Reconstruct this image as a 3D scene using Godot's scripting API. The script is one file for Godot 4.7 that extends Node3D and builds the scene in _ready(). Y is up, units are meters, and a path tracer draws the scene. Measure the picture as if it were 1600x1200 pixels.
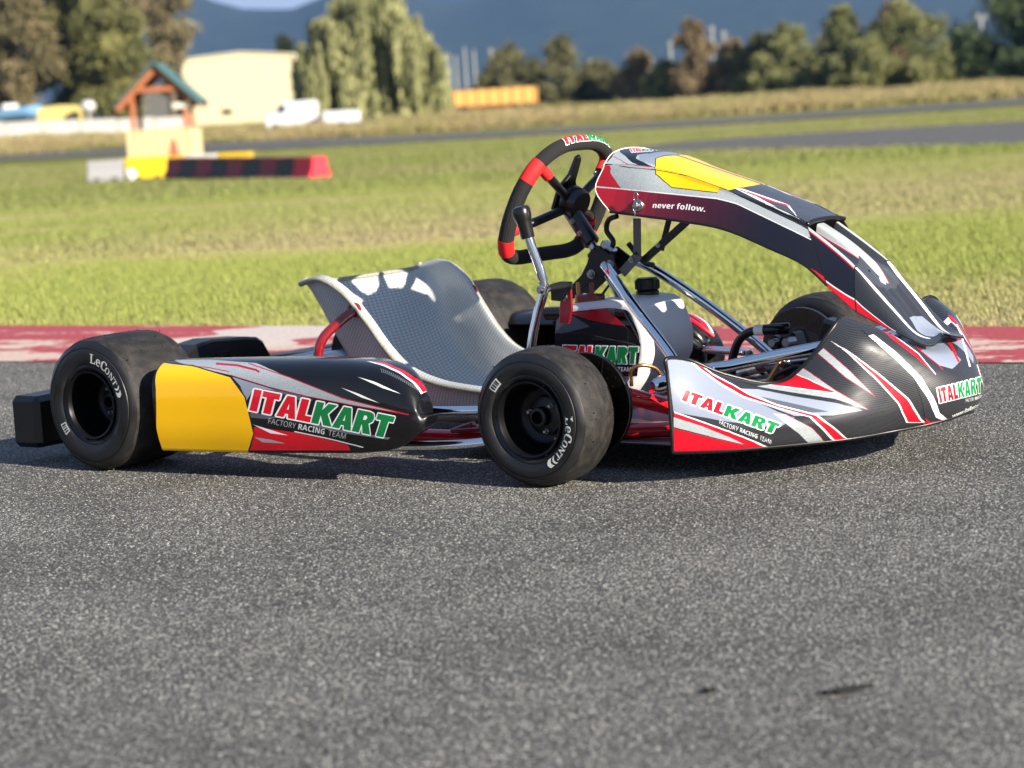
extends Node3D
# A racing kart parked on a track's asphalt, grass infield and trees behind.
# Axes: x runs to the kart's front, z to its right side (the side that is seen), y up, metres.

# control points of the moulded panels (rows of x, y, z)
const NETS := {
	"hood": [
		[0.937,0.4854,0.125, 1.006,0.4762,0.12, 1.091,0.4641,0.112, 1.19,0.4459,0.105, 1.286,0.4086,0.1, 1.36,0.3759,0.096, 1.408,0.3355,0.094],
		[0.9016,0.5295,0.122, 1.005,0.5244,0.113, 1.084,0.5093,0.1015, 1.176,0.4864,0.0955, 1.266,0.4536,0.091, 1.336,0.4248,0.0875, 1.383,0.3931,0.086],
		[0.9182,0.5724,0.114, 1.004,0.5665,0.1, 1.077,0.5484,0.085, 1.162,0.5208,0.08, 1.246,0.4925,0.076, 1.312,0.4677,0.073, 1.358,0.4448,0.072],
		[0.9182,0.5784,0.112, 1.004,0.5725,0.098, 1.077,0.5544,0.083, 1.162,0.5268,0.078, 1.246,0.4985,0.074, 1.312,0.4737,0.071, 1.358,0.4508,0.07],
		[0.9174,0.5807,0.1075, 1.004,0.574,0.0941, 1.077,0.5551,0.0797, 1.162,0.5276,0.0749, 1.246,0.4991,0.071, 1.312,0.4738,0.0682, 1.358,0.4512,0.0672],
		[0.911,0.6009,0.0672, 1.004,0.587,0.0588, 1.077,0.561,0.0498, 1.162,0.5343,0.0468, 1.246,0.5042,0.0444, 1.312,0.4754,0.0426, 1.358,0.4553,0.042],
		[0.9062,0.6084,0, 1.004,0.5919,0, 1.077,0.5632,0, 1.162,0.5368,0, 1.246,0.5061,0, 1.312,0.4759,0, 1.358,0.4568,0],
		[0.911,0.6009,-0.0672, 1.004,0.587,-0.0588, 1.077,0.561,-0.0498, 1.162,0.5343,-0.0468, 1.246,0.5042,-0.0444, 1.312,0.4754,-0.0426, 1.358,0.4553,-0.042],
		[0.9174,0.5807,-0.1075, 1.004,0.574,-0.0941, 1.077,0.5551,-0.0797, 1.162,0.5276,-0.0749, 1.246,0.4991,-0.071, 1.312,0.4738,-0.0682, 1.358,0.4512,-0.0672],
		[0.9182,0.5784,-0.112, 1.004,0.5725,-0.098, 1.077,0.5544,-0.083, 1.162,0.5268,-0.078, 1.246,0.4985,-0.074, 1.312,0.4737,-0.071, 1.358,0.4508,-0.07],
		[0.9182,0.5724,-0.114, 1.004,0.5665,-0.1, 1.077,0.5484,-0.085, 1.162,0.5208,-0.08, 1.246,0.4925,-0.076, 1.312,0.4677,-0.073, 1.358,0.4448,-0.072],
		[0.9016,0.5295,-0.122, 1.005,0.5244,-0.113, 1.084,0.5093,-0.1015, 1.176,0.4864,-0.0955, 1.266,0.4536,-0.091, 1.336,0.4248,-0.0875, 1.383,0.3931,-0.086],
		[0.937,0.4854,-0.125, 1.006,0.4762,-0.12, 1.091,0.4641,-0.112, 1.19,0.4459,-0.105, 1.286,0.4086,-0.1, 1.36,0.3759,-0.096, 1.408,0.3355,-0.094]],
	"tip": [
		[1.359,0.3758,0.094, 1.427,0.3183,0.092, 1.466,0.2869,0.09, 1.511,0.2642,0.088, 1.553,0.2453,0.086, 1.591,0.2284,0.08, 1.61,0.223,0.062, 1.605,0.2301,0.02],
		[1.354,0.4095,0.083, 1.417,0.3604,0.083, 1.46,0.3258,0.083, 1.501,0.2951,0.082, 1.542,0.264,0.0805, 1.581,0.2339,0.075, 1.605,0.2257,0.058, 1.603,0.232,0.019],
		[1.35,0.4433,0.066, 1.408,0.4025,0.068, 1.455,0.3648,0.07, 1.49,0.3261,0.07, 1.531,0.2828,0.069, 1.572,0.2394,0.064, 1.599,0.2284,0.048, 1.601,0.2339,0.012],
		[1.349,0.444,0.0528, 1.405,0.4052,0.0544, 1.452,0.368,0.056, 1.488,0.3292,0.056, 1.528,0.2856,0.0552, 1.569,0.242,0.0512, 1.596,0.2302,0.0384, 1.6,0.2347,0.0096],
		[1.348,0.4251,0.0396, 1.402,0.3932,0.0408, 1.448,0.3658,0.042, 1.484,0.3339,0.042, 1.523,0.2897,0.0414, 1.563,0.2458,0.0384, 1.591,0.233,0.0288, 1.599,0.2357,0.0072],
		[1.348,0.4285,0.0238, 1.4,0.4,0.0245, 1.445,0.3728,0.0252, 1.48,0.3399,0.0252, 1.519,0.2952,0.0248, 1.559,0.2507,0.023, 1.587,0.2365,0.0173, 1.598,0.2371,0.0043],
		[1.347,0.4453,0.0158, 1.396,0.4154,0.0163, 1.44,0.3807,0.0168, 1.475,0.3414,0.0168, 1.513,0.2962,0.0166, 1.552,0.2515,0.0154, 1.581,0.2365,0.0115, 1.596,0.2359,0.0029],
		[1.347,0.4473,0, 1.396,0.4174,0, 1.44,0.3827,0, 1.475,0.3434,0, 1.513,0.2982,0, 1.552,0.2535,0, 1.581,0.2385,0, 1.596,0.2379,0],
		[1.347,0.4453,-0.0158, 1.396,0.4154,-0.0163, 1.44,0.3807,-0.0168, 1.475,0.3414,-0.0168, 1.513,0.2962,-0.0166, 1.552,0.2515,-0.0154, 1.581,0.2365,-0.0115, 1.596,0.2359,-0.0029],
		[1.348,0.4285,-0.0238, 1.4,0.4,-0.0245, 1.445,0.3728,-0.0252, 1.48,0.3399,-0.0252, 1.519,0.2952,-0.0248, 1.559,0.2507,-0.023, 1.587,0.2365,-0.0173, 1.598,0.2371,-0.0043],
		[1.348,0.4251,-0.0396, 1.402,0.3932,-0.0408, 1.448,0.3658,-0.042, 1.484,0.3339,-0.042, 1.523,0.2897,-0.0414, 1.563,0.2458,-0.0384, 1.591,0.233,-0.0288, 1.599,0.2357,-0.0072],
		[1.349,0.444,-0.0528, 1.405,0.4052,-0.0544, 1.452,0.368,-0.056, 1.488,0.3292,-0.056, 1.528,0.2856,-0.0552, 1.569,0.242,-0.0512, 1.596,0.2302,-0.0384, 1.6,0.2347,-0.0096],
		[1.35,0.4433,-0.066, 1.408,0.4025,-0.068, 1.455,0.3648,-0.07, 1.49,0.3261,-0.07, 1.531,0.2828,-0.069, 1.572,0.2394,-0.064, 1.599,0.2284,-0.048, 1.601,0.2339,-0.012],
		[1.354,0.4095,-0.083, 1.417,0.3604,-0.083, 1.46,0.3258,-0.083, 1.501,0.2951,-0.082, 1.542,0.264,-0.0805, 1.581,0.2339,-0.075, 1.605,0.2257,-0.058, 1.603,0.232,-0.019],
		[1.359,0.3758,-0.094, 1.427,0.3183,-0.092, 1.466,0.2869,-0.09, 1.511,0.2642,-0.088, 1.553,0.2453,-0.086, 1.591,0.2284,-0.08, 1.61,0.223,-0.062, 1.605,0.2301,-0.02]],
	"nose": [
		[1.275,0.078,0.44, 1.318,0.078,0.408, 1.362,0.078,0.37, 1.44,0.08,0.285, 1.497,0.082,0.212, 1.535,0.084,0.135, 1.575,0.088,0.085, 1.598,0.094,0.038, 1.603,0.098,0, 1.598,0.094,-0.038, 1.575,0.088,-0.085, 1.535,0.084,-0.135, 1.497,0.082,-0.212, 1.44,0.08,-0.285, 1.362,0.078,-0.37, 1.318,0.078,-0.408, 1.275,0.078,-0.44],
		[1.286,0.066,0.46, 1.333,0.065,0.43, 1.38,0.065,0.393, 1.462,0.066,0.307, 1.52,0.067,0.233, 1.562,0.07,0.152, 1.604,0.076,0.098, 1.63,0.082,0.045, 1.636,0.085,0, 1.63,0.082,-0.045, 1.604,0.076,-0.098, 1.562,0.07,-0.152, 1.52,0.067,-0.233, 1.462,0.066,-0.307, 1.38,0.065,-0.393, 1.333,0.065,-0.43, 1.286,0.066,-0.46],
		[1.288,0.1,0.463, 1.337,0.095,0.434, 1.386,0.09,0.398, 1.472,0.09,0.314, 1.533,0.09,0.24, 1.577,0.095,0.158, 1.621,0.1,0.103, 1.647,0.11,0.047, 1.652,0.112,0, 1.647,0.11,-0.047, 1.621,0.1,-0.103, 1.577,0.095,-0.158, 1.533,0.09,-0.24, 1.472,0.09,-0.314, 1.386,0.09,-0.398, 1.337,0.095,-0.434, 1.288,0.1,-0.463],
		[1.287,0.14,0.463, 1.335,0.125,0.432, 1.385,0.115,0.397, 1.472,0.112,0.314, 1.534,0.118,0.24, 1.579,0.128,0.16, 1.624,0.138,0.105, 1.65,0.146,0.048, 1.655,0.148,0, 1.65,0.146,-0.048, 1.624,0.138,-0.105, 1.579,0.128,-0.16, 1.534,0.118,-0.24, 1.472,0.112,-0.314, 1.385,0.115,-0.397, 1.335,0.125,-0.432, 1.287,0.14,-0.463],
		[1.285,0.18,0.462, 1.32,0.165,0.42, 1.367,0.148,0.38, 1.447,0.143,0.3, 1.512,0.158,0.243, 1.56,0.19,0.178, 1.597,0.2,0.118, 1.624,0.19,0.056, 1.628,0.19,0, 1.624,0.19,-0.056, 1.597,0.2,-0.118, 1.56,0.19,-0.178, 1.512,0.158,-0.243, 1.447,0.143,-0.3, 1.367,0.148,-0.38, 1.32,0.165,-0.42, 1.285,0.18,-0.462],
		[1.283,0.215,0.461, 1.305,0.202,0.408, 1.35,0.178,0.365, 1.42,0.163,0.286, 1.48,0.19,0.247, 1.53,0.24,0.198, 1.547,0.255,0.14, 1.57,0.222,0.07, 1.575,0.212,0, 1.57,0.222,-0.07, 1.547,0.255,-0.14, 1.53,0.24,-0.198, 1.48,0.19,-0.247, 1.42,0.163,-0.286, 1.35,0.178,-0.365, 1.305,0.202,-0.408, 1.283,0.215,-0.461],
		[1.282,0.238,0.459, 1.292,0.228,0.4, 1.333,0.197,0.35, 1.394,0.172,0.275, 1.444,0.204,0.25, 1.484,0.268,0.21, 1.48,0.286,0.162, 1.455,0.236,0.085, 1.445,0.214,0, 1.455,0.236,-0.085, 1.48,0.286,-0.162, 1.484,0.268,-0.21, 1.444,0.204,-0.25, 1.394,0.172,-0.275, 1.333,0.197,-0.35, 1.292,0.228,-0.4, 1.282,0.238,-0.459]],
	"pod": [
		[0.1627,0.1993,0.515, 0.2971,0.2032,0.502, 0.4444,0.2061,0.489, 0.5693,0.2073,0.476, 0.6607,0.2044,0.483, 0.7262,0.195,0.5038, 0.7727,0.171,0.53, 0.7966,0.1532,0.5456, 0.7997,0.1342,0.5488],
		[0.1627,0.2243,0.545, 0.2971,0.2282,0.532, 0.4444,0.2311,0.519, 0.5693,0.2323,0.506, 0.6607,0.2294,0.51, 0.7262,0.22,0.5254, 0.7727,0.1955,0.545, 0.7966,0.1654,0.5558, 0.7997,0.1348,0.5554],
		[0.1627,0.2293,0.61, 0.2971,0.2332,0.597, 0.4444,0.2361,0.584, 0.5693,0.2373,0.571, 0.6607,0.2344,0.5685, 0.7262,0.225,0.5722, 0.7727,0.2004,0.5775, 0.7966,0.1679,0.5779, 0.7997,0.135,0.5697],
		[0.1633,0.2223,0.647, 0.2971,0.2262,0.634, 0.4443,0.2291,0.621, 0.5693,0.2303,0.608, 0.6608,0.2274,0.6016, 0.7265,0.218,0.5983, 0.7729,0.1936,0.595, 0.7971,0.1644,0.5892, 0.8005,0.1348,0.5763],
		[0.1647,0.2006,0.67, 0.297,0.2041,0.657, 0.4443,0.2069,0.644, 0.5693,0.2084,0.631, 0.6608,0.2065,0.622, 0.7271,0.1997,0.614, 0.7735,0.1816,0.605, 0.7983,0.1585,0.595, 0.8021,0.1345,0.579],
		[0.1671,0.1665,0.677, 0.2968,0.1695,0.664, 0.4442,0.1721,0.651, 0.5693,0.1742,0.638, 0.6609,0.1734,0.629, 0.7281,0.1697,0.621, 0.7746,0.1592,0.612, 0.8002,0.1474,0.602, 0.8048,0.1339,0.586],
		[0.1695,0.1307,0.678, 0.2967,0.133,0.665, 0.4441,0.1356,0.652, 0.5693,0.1382,0.639, 0.6611,0.1385,0.63, 0.7292,0.1381,0.622, 0.7757,0.1356,0.6129, 0.8022,0.1357,0.6015, 0.8078,0.1333,0.5841],
		[0.172,0.0948,0.677, 0.2965,0.0966,0.664, 0.444,0.099,0.651, 0.5692,0.1022,0.638, 0.6612,0.1036,0.629, 0.7302,0.1065,0.621, 0.7768,0.112,0.612, 0.8043,0.124,0.602, 0.8107,0.1327,0.586],
		[0.1743,0.0626,0.671, 0.2964,0.0638,0.658, 0.4439,0.0661,0.645, 0.5692,0.0697,0.632, 0.6613,0.0722,0.623, 0.7312,0.0781,0.615, 0.7777,0.0908,0.6061, 0.8061,0.1134,0.598, 0.8133,0.1321,0.5839],
		[0.1751,0.05,0.661, 0.2963,0.051,0.648, 0.4438,0.0533,0.635, 0.5692,0.0571,0.622, 0.6613,0.06,0.6142, 0.7316,0.067,0.6084, 0.7781,0.0826,0.602, 0.8069,0.1094,0.5939, 0.8144,0.1319,0.5794],
		[0.1751,0.062,0.605, 0.2963,0.063,0.592, 0.4438,0.0653,0.579, 0.5692,0.0691,0.566, 0.6613,0.072,0.564, 0.7316,0.079,0.5686, 0.7781,0.0944,0.575, 0.8069,0.1152,0.5762, 0.8144,0.1322,0.5686],
		[0.1751,0.07,0.525, 0.2963,0.071,0.512, 0.4438,0.0733,0.499, 0.5692,0.0771,0.486, 0.6613,0.08,0.492, 0.7316,0.087,0.511, 0.7781,0.1022,0.535, 0.8069,0.1191,0.549, 0.8144,0.1324,0.551]],
	"seat": [
		[0.1601,0.3458,0.211, 0.1641,0.3558,0.195, 0.1626,0.3532,0.1921, 0.1607,0.3498,0.1882, 0.1591,0.3469,0.1677, 0.1582,0.3454,0.0975, 0.158,0.345,0, 0.1582,0.3454,-0.0975, 0.1591,0.3469,-0.1677, 0.1607,0.3498,-0.1882, 0.1626,0.3532,-0.1921, 0.1641,0.3558,-0.195, 0.1601,0.3458,-0.211],
		[0.2222,0.356,0.216, 0.2262,0.366,0.2, 0.2151,0.3466,0.197, 0.2008,0.3214,0.193, 0.1883,0.2996,0.172, 0.1816,0.2878,0.1, 0.18,0.285,0, 0.1816,0.2878,-0.1, 0.1883,0.2996,-0.172, 0.2008,0.3214,-0.193, 0.2151,0.3466,-0.197, 0.2262,0.366,-0.2, 0.2222,0.356,-0.216],
		[0.2837,0.325,0.211, 0.2877,0.335,0.195, 0.2686,0.3062,0.1921, 0.2439,0.269,0.1882, 0.2223,0.2366,0.1677, 0.2108,0.2192,0.0975, 0.208,0.215,0, 0.2108,0.2192,-0.0975, 0.2223,0.2366,-0.1677, 0.2439,0.269,-0.1882, 0.2686,0.3062,-0.1921, 0.2877,0.335,-0.195, 0.2837,0.325,-0.211],
		[0.3349,0.2663,0.202, 0.3389,0.2763,0.186, 0.3164,0.2448,0.1832, 0.2873,0.2041,0.1795, 0.2619,0.1686,0.16, 0.2483,0.1496,0.093, 0.245,0.145,0, 0.2483,0.1496,-0.093, 0.2619,0.1686,-0.16, 0.2873,0.2041,-0.1795, 0.3164,0.2448,-0.1832, 0.3389,0.2763,-0.186, 0.3349,0.2663,-0.202],
		[0.3859,0.203,0.198, 0.3899,0.213,0.182, 0.3683,0.1823,0.1793, 0.3405,0.1426,0.1756, 0.3162,0.108,0.1565, 0.3031,0.0895,0.091, 0.3,0.085,0, 0.3031,0.0895,-0.091, 0.3162,0.108,-0.1565, 0.3405,0.1426,-0.1756, 0.3683,0.1823,-0.1793, 0.3899,0.213,-0.182, 0.3859,0.203,-0.198],
		[0.4397,0.1601,0.198, 0.4437,0.1701,0.182, 0.4296,0.1413,0.1793, 0.4114,0.1041,0.1756, 0.3956,0.0716,0.1565, 0.3871,0.0542,0.091, 0.385,0.05,0, 0.3871,0.0542,-0.091, 0.3956,0.0716,-0.1565, 0.4114,0.1041,-0.1756, 0.4296,0.1413,-0.1793, 0.4437,0.1701,-0.182, 0.4397,0.1601,-0.198],
		[0.5203,0.1353,0.202, 0.5243,0.1453,0.186, 0.5137,0.1201,0.1832, 0.4999,0.0874,0.1795, 0.488,0.059,0.16, 0.4816,0.0437,0.093, 0.48,0.04,0, 0.4816,0.0437,-0.093, 0.488,0.059,-0.16, 0.4999,0.0874,-0.1795, 0.5137,0.1201,-0.1832, 0.5243,0.1453,-0.186, 0.5203,0.1353,-0.202],
		[0.6006,0.1259,0.206, 0.6046,0.1359,0.19, 0.5987,0.1138,0.1872, 0.591,0.0853,0.1833, 0.5844,0.0605,0.1634, 0.5809,0.0472,0.095, 0.58,0.044,0, 0.5809,0.0472,-0.095, 0.5844,0.0605,-0.1634, 0.591,0.0853,-0.1833, 0.5987,0.1138,-0.1872, 0.6046,0.1359,-0.19, 0.6006,0.1259,-0.206],
		[0.693,0.1192,0.206, 0.697,0.1292,0.19, 0.6953,0.1126,0.1872, 0.6931,0.0911,0.1833, 0.6913,0.0725,0.1634, 0.6902,0.0624,0.095, 0.69,0.06,0, 0.6902,0.0624,-0.095, 0.6913,0.0725,-0.1634, 0.6931,0.0911,-0.1833, 0.6953,0.1126,-0.1872, 0.697,0.1292,-0.19, 0.693,0.1192,-0.206]],
}

# print on the panels, plus sky sheen painted on the nose, in each panel's own 0..1 layout: p polygon, o outlined polygon, t text
const DECALS := {
	"pod": [
		["p","flake",[0,0.1648,0.01696,0.1729,0.05166,0.1819,0.07885,0.1903,0.1042,0.1973,0.1368,0.2196,0.1661,0.2364,0.1933,0.2497,0.2197,0.2604,0.2549,0.3055,0.287,0.3401,0.3174,0.3701,0.349,0.3954,0.3819,0.4184,0.4104,0.4354,0.4411,0.4523,0.4741,0.4691,0.5229,0.4825,0.5775,0.4958,0.6392,0.5073,0.7122,0.5157,0.8047,0.5308,0.7235,0.523,0.6579,0.5203,0.6023,0.5151,0.5526,0.5082,0.508,0.5008,0.4678,0.492,0.4303,0.483,0.396,0.4734,0.3645,0.4633,0.3315,0.4479,0.3005,0.4326,0.2706,0.4172,0.2409,0.3977,0.2121,0.3769,0.1828,0.3534,0.1529,0.3336,0.1202,0.3112,0.0873,0.2841,0.05103,0.2434]],
		["p","crimson",[0.2042,0.2686,0.228,0.2949,0.2509,0.3167,0.2734,0.3362,0.2953,0.3541,0.317,0.3709,0.3368,0.3871,0.3568,0.4021,0.3776,0.4163,0.3994,0.43,0.4226,0.4435,0.4474,0.4572,0.4736,0.4708,0.5036,0.4793,0.5353,0.4878,0.5696,0.4962,0.6067,0.5042,0.6467,0.5112,0.6915,0.5167,0.7426,0.523,0.8031,0.5354,0.8063,0.5261,0.745,0.5154,0.6935,0.5103,0.6485,0.5053,0.6083,0.4987,0.5709,0.491,0.5365,0.4826,0.5046,0.4742,0.4748,0.4659,0.4486,0.4524,0.4239,0.4389,0.4005,0.4254,0.3786,0.4117,0.3576,0.3973,0.3374,0.382,0.3173,0.3654,0.2953,0.3482,0.2731,0.3298,0.2503,0.3098,0.2269,0.2867,0.2023,0.2577]],
		["p","crimson",[0.1828,0.3556,0.2005,0.3701,0.2177,0.3831,0.2349,0.3955,0.2525,0.4074,0.2704,0.419,0.2883,0.4282,0.3064,0.4375,0.3249,0.4467,0.3442,0.456,0.3642,0.4652,0.3848,0.4721,0.4068,0.4785,0.43,0.4848,0.4547,0.4909,0.4808,0.4968,0.5077,0.5027,0.5391,0.508,0.5727,0.5133,0.6094,0.5181,0.649,0.5219,0.6933,0.5241,0.7439,0.527,0.8037,0.5343,0.8057,0.5272,0.7454,0.5213,0.6945,0.5193,0.65,0.5175,0.6103,0.514,0.5736,0.5093,0.5398,0.5041,0.5084,0.4988,0.4814,0.493,0.4554,0.4871,0.4306,0.4811,0.4072,0.4748,0.3853,0.4683,0.3647,0.4615,0.3446,0.4523,0.3254,0.4431,0.3068,0.4339,0.2887,0.4247,0.2708,0.4154,0.253,0.4037,0.2352,0.3918,0.2179,0.3792,0.2005,0.3657,0.1828,0.3511]],
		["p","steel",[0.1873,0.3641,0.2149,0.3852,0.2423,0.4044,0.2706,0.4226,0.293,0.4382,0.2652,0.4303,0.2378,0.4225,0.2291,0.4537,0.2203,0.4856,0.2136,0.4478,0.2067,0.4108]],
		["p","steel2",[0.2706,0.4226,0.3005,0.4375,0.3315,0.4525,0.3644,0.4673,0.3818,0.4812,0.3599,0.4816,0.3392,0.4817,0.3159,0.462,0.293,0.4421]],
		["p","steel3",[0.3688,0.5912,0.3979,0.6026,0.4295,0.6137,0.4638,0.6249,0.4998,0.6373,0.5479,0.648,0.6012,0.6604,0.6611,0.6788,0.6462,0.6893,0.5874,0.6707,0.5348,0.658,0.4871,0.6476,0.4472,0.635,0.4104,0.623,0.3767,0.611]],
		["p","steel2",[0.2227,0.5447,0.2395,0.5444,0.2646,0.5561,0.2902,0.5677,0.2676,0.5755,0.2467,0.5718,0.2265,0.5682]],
		["p","crimson",[0.1372,0.2743,0.1539,0.2804,0.17,0.286,0.1856,0.2912,0.2016,0.3044,0.2175,0.3166,0.233,0.3278,0.2416,0.3409,0.2424,0.3289,0.2322,0.3135,0.2156,0.3008,0.1991,0.2871,0.1819,0.2712,0.1655,0.265,0.1486,0.2574,0.1311,0.2492]],
		["p","crimson",[0.08811,0.2882,0.1065,0.2955,0.1254,0.3017,0.1433,0.3131,0.1602,0.3237,0.1766,0.3336,0.176,0.3276,0.1595,0.3174,0.1424,0.3065,0.1241,0.2944,0.1049,0.2875,0.08644,0.2798]],
		["p","red",[0.2335,0.6138,0.2632,0.6225,0.2936,0.6318,0.3249,0.6416,0.3537,0.6541,0.3845,0.6666,0.4185,0.6785,0.4467,0.6928,0.4765,0.709,0.4816,0.7532,0.4373,0.7534,0.3968,0.755,0.3607,0.7554,0.3279,0.7549,0.297,0.7545,0.2671,0.7548,0.2379,0.7564,0.2102,0.759,0.2228,0.6747]],
		["p","white",[0.2305,0.6019,0.2584,0.6211,0.2868,0.6414,0.309,0.6577,0.2883,0.652,0.2679,0.6465,0.2491,0.6237]],
		["p","flake",[0.2303,0.6667,0.2476,0.6728,0.2654,0.6791,0.2821,0.6894,0.2989,0.7004,0.2721,0.6972,0.2457,0.6944]],
		["p","white",[0.3247,0.64,0.3418,0.6477,0.3594,0.6551,0.3779,0.6626,0.3975,0.6698,0.4183,0.6769,0.4443,0.6878,0.4716,0.6996,0.4998,0.7138,0.5287,0.7324,0.5309,0.7241,0.5017,0.7072,0.4733,0.6937,0.4458,0.6823,0.4196,0.6718,0.3987,0.6647,0.379,0.6574,0.3604,0.6501,0.3427,0.6425,0.3256,0.6347]],
		["p","black",[0,0.1742,0.01613,0.2382,0.05459,0.2566,0.08445,0.2714,0.1203,0.3085,0.1547,0.3371,0.1858,0.3622,0.2037,0.4159,0.2191,0.4658,0.2241,0.5262,0.2286,0.5864,0.2319,0.6487,0.2232,0.6929,0.2136,0.7586,0.207,0.8167,0.1798,0.8167,0.1509,0.82,0.1252,0.8087,0.0924,0.8087,0.06001,0.8167,0.03035,0.8087,0,0.82,0,0.7054,0,0.6289,0.008178,0.5579,0.01387,0.4876,0.01583,0.4176,0.007428,0.3391]],
		["p","yellow",[0,0.2216,0,0.2356,0.03365,0.2551,0.06247,0.2709,0.0873,0.2841,0.1211,0.3171,0.1539,0.3441,0.1837,0.3679,0.201,0.419,0.2164,0.4674,0.2213,0.5273,0.2258,0.587,0.2292,0.6488,0.221,0.6886,0.2118,0.7426,0.2075,0.8167,0.1793,0.82,0.1538,0.8087,0.1251,0.8087,0.09259,0.8087,0.0628,0.8087,0.0286,0.8167,0,0.82,0,0.7001,0.0002175,0.6268,0.00813,0.5584,0.01367,0.4905,0.01574,0.4227,0.009736,0.3489]],
		["p","white",[0.524,0.351,0.5606,0.3606,0.5996,0.3678,0.6436,0.3797,0.6908,0.3857,0.7444,0.386,0.6893,0.3939,0.6409,0.3944,0.5805,0.3767]],
		["p","white",[0.4681,0.4158,0.5,0.4282,0.534,0.4405,0.5788,0.4614,0.6275,0.4813,0.5859,0.4713,0.5471,0.46,0.5061,0.4375]],
		["p","white",[0.5002,0.1948,0.534,0.1873,0.5674,0.1735,0.631,0.1812,0.6789,0.1624,0.7263,0.1474,0.768,0.1177,0.8361,0.09514,0.8549,0.1634,0.7758,0.1825,0.7299,0.2037,0.6839,0.2106,0.6397,0.2244,0.5908,0.2188,0.5462,0.2122]],
		["p","red",[0.5072,0.1894,0.5357,0.1815,0.5635,0.1695,0.6301,0.1784,0.6795,0.1598,0.7268,0.1433,0.7666,0.1101,0.8314,0.09,0.8461,0.138,0.7694,0.1634,0.7245,0.1842,0.6779,0.1927,0.634,0.2058,0.5822,0.1978,0.5451,0.1974]],
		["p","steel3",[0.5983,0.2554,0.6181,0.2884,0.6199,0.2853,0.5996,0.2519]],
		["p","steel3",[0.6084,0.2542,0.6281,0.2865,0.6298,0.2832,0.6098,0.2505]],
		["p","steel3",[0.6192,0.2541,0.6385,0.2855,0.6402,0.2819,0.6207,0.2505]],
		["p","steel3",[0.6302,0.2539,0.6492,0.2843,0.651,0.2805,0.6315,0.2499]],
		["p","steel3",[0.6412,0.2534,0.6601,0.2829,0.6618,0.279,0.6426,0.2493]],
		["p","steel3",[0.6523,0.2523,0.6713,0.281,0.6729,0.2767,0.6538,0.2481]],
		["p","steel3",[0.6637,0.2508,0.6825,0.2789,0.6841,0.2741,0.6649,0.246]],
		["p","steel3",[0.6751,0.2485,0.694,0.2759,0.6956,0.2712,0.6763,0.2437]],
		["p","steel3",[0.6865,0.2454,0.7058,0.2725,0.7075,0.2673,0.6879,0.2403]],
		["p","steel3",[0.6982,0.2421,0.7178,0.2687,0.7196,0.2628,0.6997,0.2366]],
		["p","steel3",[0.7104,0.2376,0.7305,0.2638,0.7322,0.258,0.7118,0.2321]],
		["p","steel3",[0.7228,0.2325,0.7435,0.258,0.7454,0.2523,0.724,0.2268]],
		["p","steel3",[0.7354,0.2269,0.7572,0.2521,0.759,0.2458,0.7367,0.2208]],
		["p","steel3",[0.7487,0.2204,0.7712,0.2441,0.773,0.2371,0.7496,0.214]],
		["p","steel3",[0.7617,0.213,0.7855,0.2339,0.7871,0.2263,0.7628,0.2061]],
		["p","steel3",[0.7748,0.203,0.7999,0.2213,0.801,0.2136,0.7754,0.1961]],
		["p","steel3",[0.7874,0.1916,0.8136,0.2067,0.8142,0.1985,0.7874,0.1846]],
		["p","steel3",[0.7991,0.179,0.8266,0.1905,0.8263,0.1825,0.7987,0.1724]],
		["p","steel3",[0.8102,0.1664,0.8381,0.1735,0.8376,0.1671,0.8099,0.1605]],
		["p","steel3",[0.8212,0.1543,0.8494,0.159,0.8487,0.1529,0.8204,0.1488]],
		["o","white",[0.2251,0.5327,0.2299,0.4978,0.2342,0.4628,0.2379,0.4279,0.2463,0.4315,0.255,0.4351,0.251,0.4701,0.2463,0.505,0.2413,0.54],[0.004283,-0.0001335,-0.0002839,0.006979]],
		["o","white",[0.2585,0.4366,0.2716,0.4421,0.2849,0.4476,0.2983,0.4533,0.2946,0.4817,0.2835,0.477,0.2798,0.5024,0.276,0.5278,0.2721,0.5534,0.2552,0.546,0.259,0.5205,0.2627,0.4951,0.2662,0.4696,0.2553,0.4649],[0.004283,-0.0001335,-0.0002839,0.006979]],
		["o","white",[0.2851,0.5591,0.2926,0.5343,0.3,0.5096,0.3074,0.4849,0.3146,0.4601,0.3237,0.4638,0.333,0.4675,0.3323,0.5043,0.3309,0.5411,0.3296,0.5778,0.3124,0.5707,0.3137,0.5512,0.3066,0.5482,0.3018,0.5662],[0.004283,-0.0001335,-0.0002839,0.006979]],
		["o","white",[0.3321,0.5788,0.3381,0.544,0.3443,0.509,0.3503,0.474,0.3601,0.4776,0.3702,0.4811,0.3655,0.5067,0.3606,0.5323,0.3559,0.558,0.3732,0.5642,0.3675,0.5924,0.3494,0.5857],[0.004283,-0.0001335,-0.0002839,0.006979]],
		["o","white",[0.3702,0.5933,0.3772,0.5585,0.3843,0.5231,0.3914,0.4879,0.4132,0.4942,0.4053,0.5303,0.4162,0.5142,0.4274,0.4981,0.4413,0.5016,0.4557,0.5051,0.4382,0.5274,0.4214,0.5498,0.4263,0.581,0.4307,0.6127,0.4175,0.6088,0.4047,0.6049,0.4023,0.5803,0.3998,0.556,0.395,0.5781,0.3902,0.6002],[0.004283,-0.0001335,-0.0002839,0.006979]],
		["o","white",[0.4315,0.6129,0.4431,0.5872,0.4546,0.562,0.4663,0.5362,0.4784,0.5103,0.4918,0.5134,0.5056,0.5164,0.5026,0.5546,0.4995,0.5924,0.4957,0.6312,0.4704,0.6239,0.4734,0.6033,0.4631,0.6006,0.4553,0.6195],[0.004283,-0.0001335,-0.0002839,0.006979]],
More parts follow.
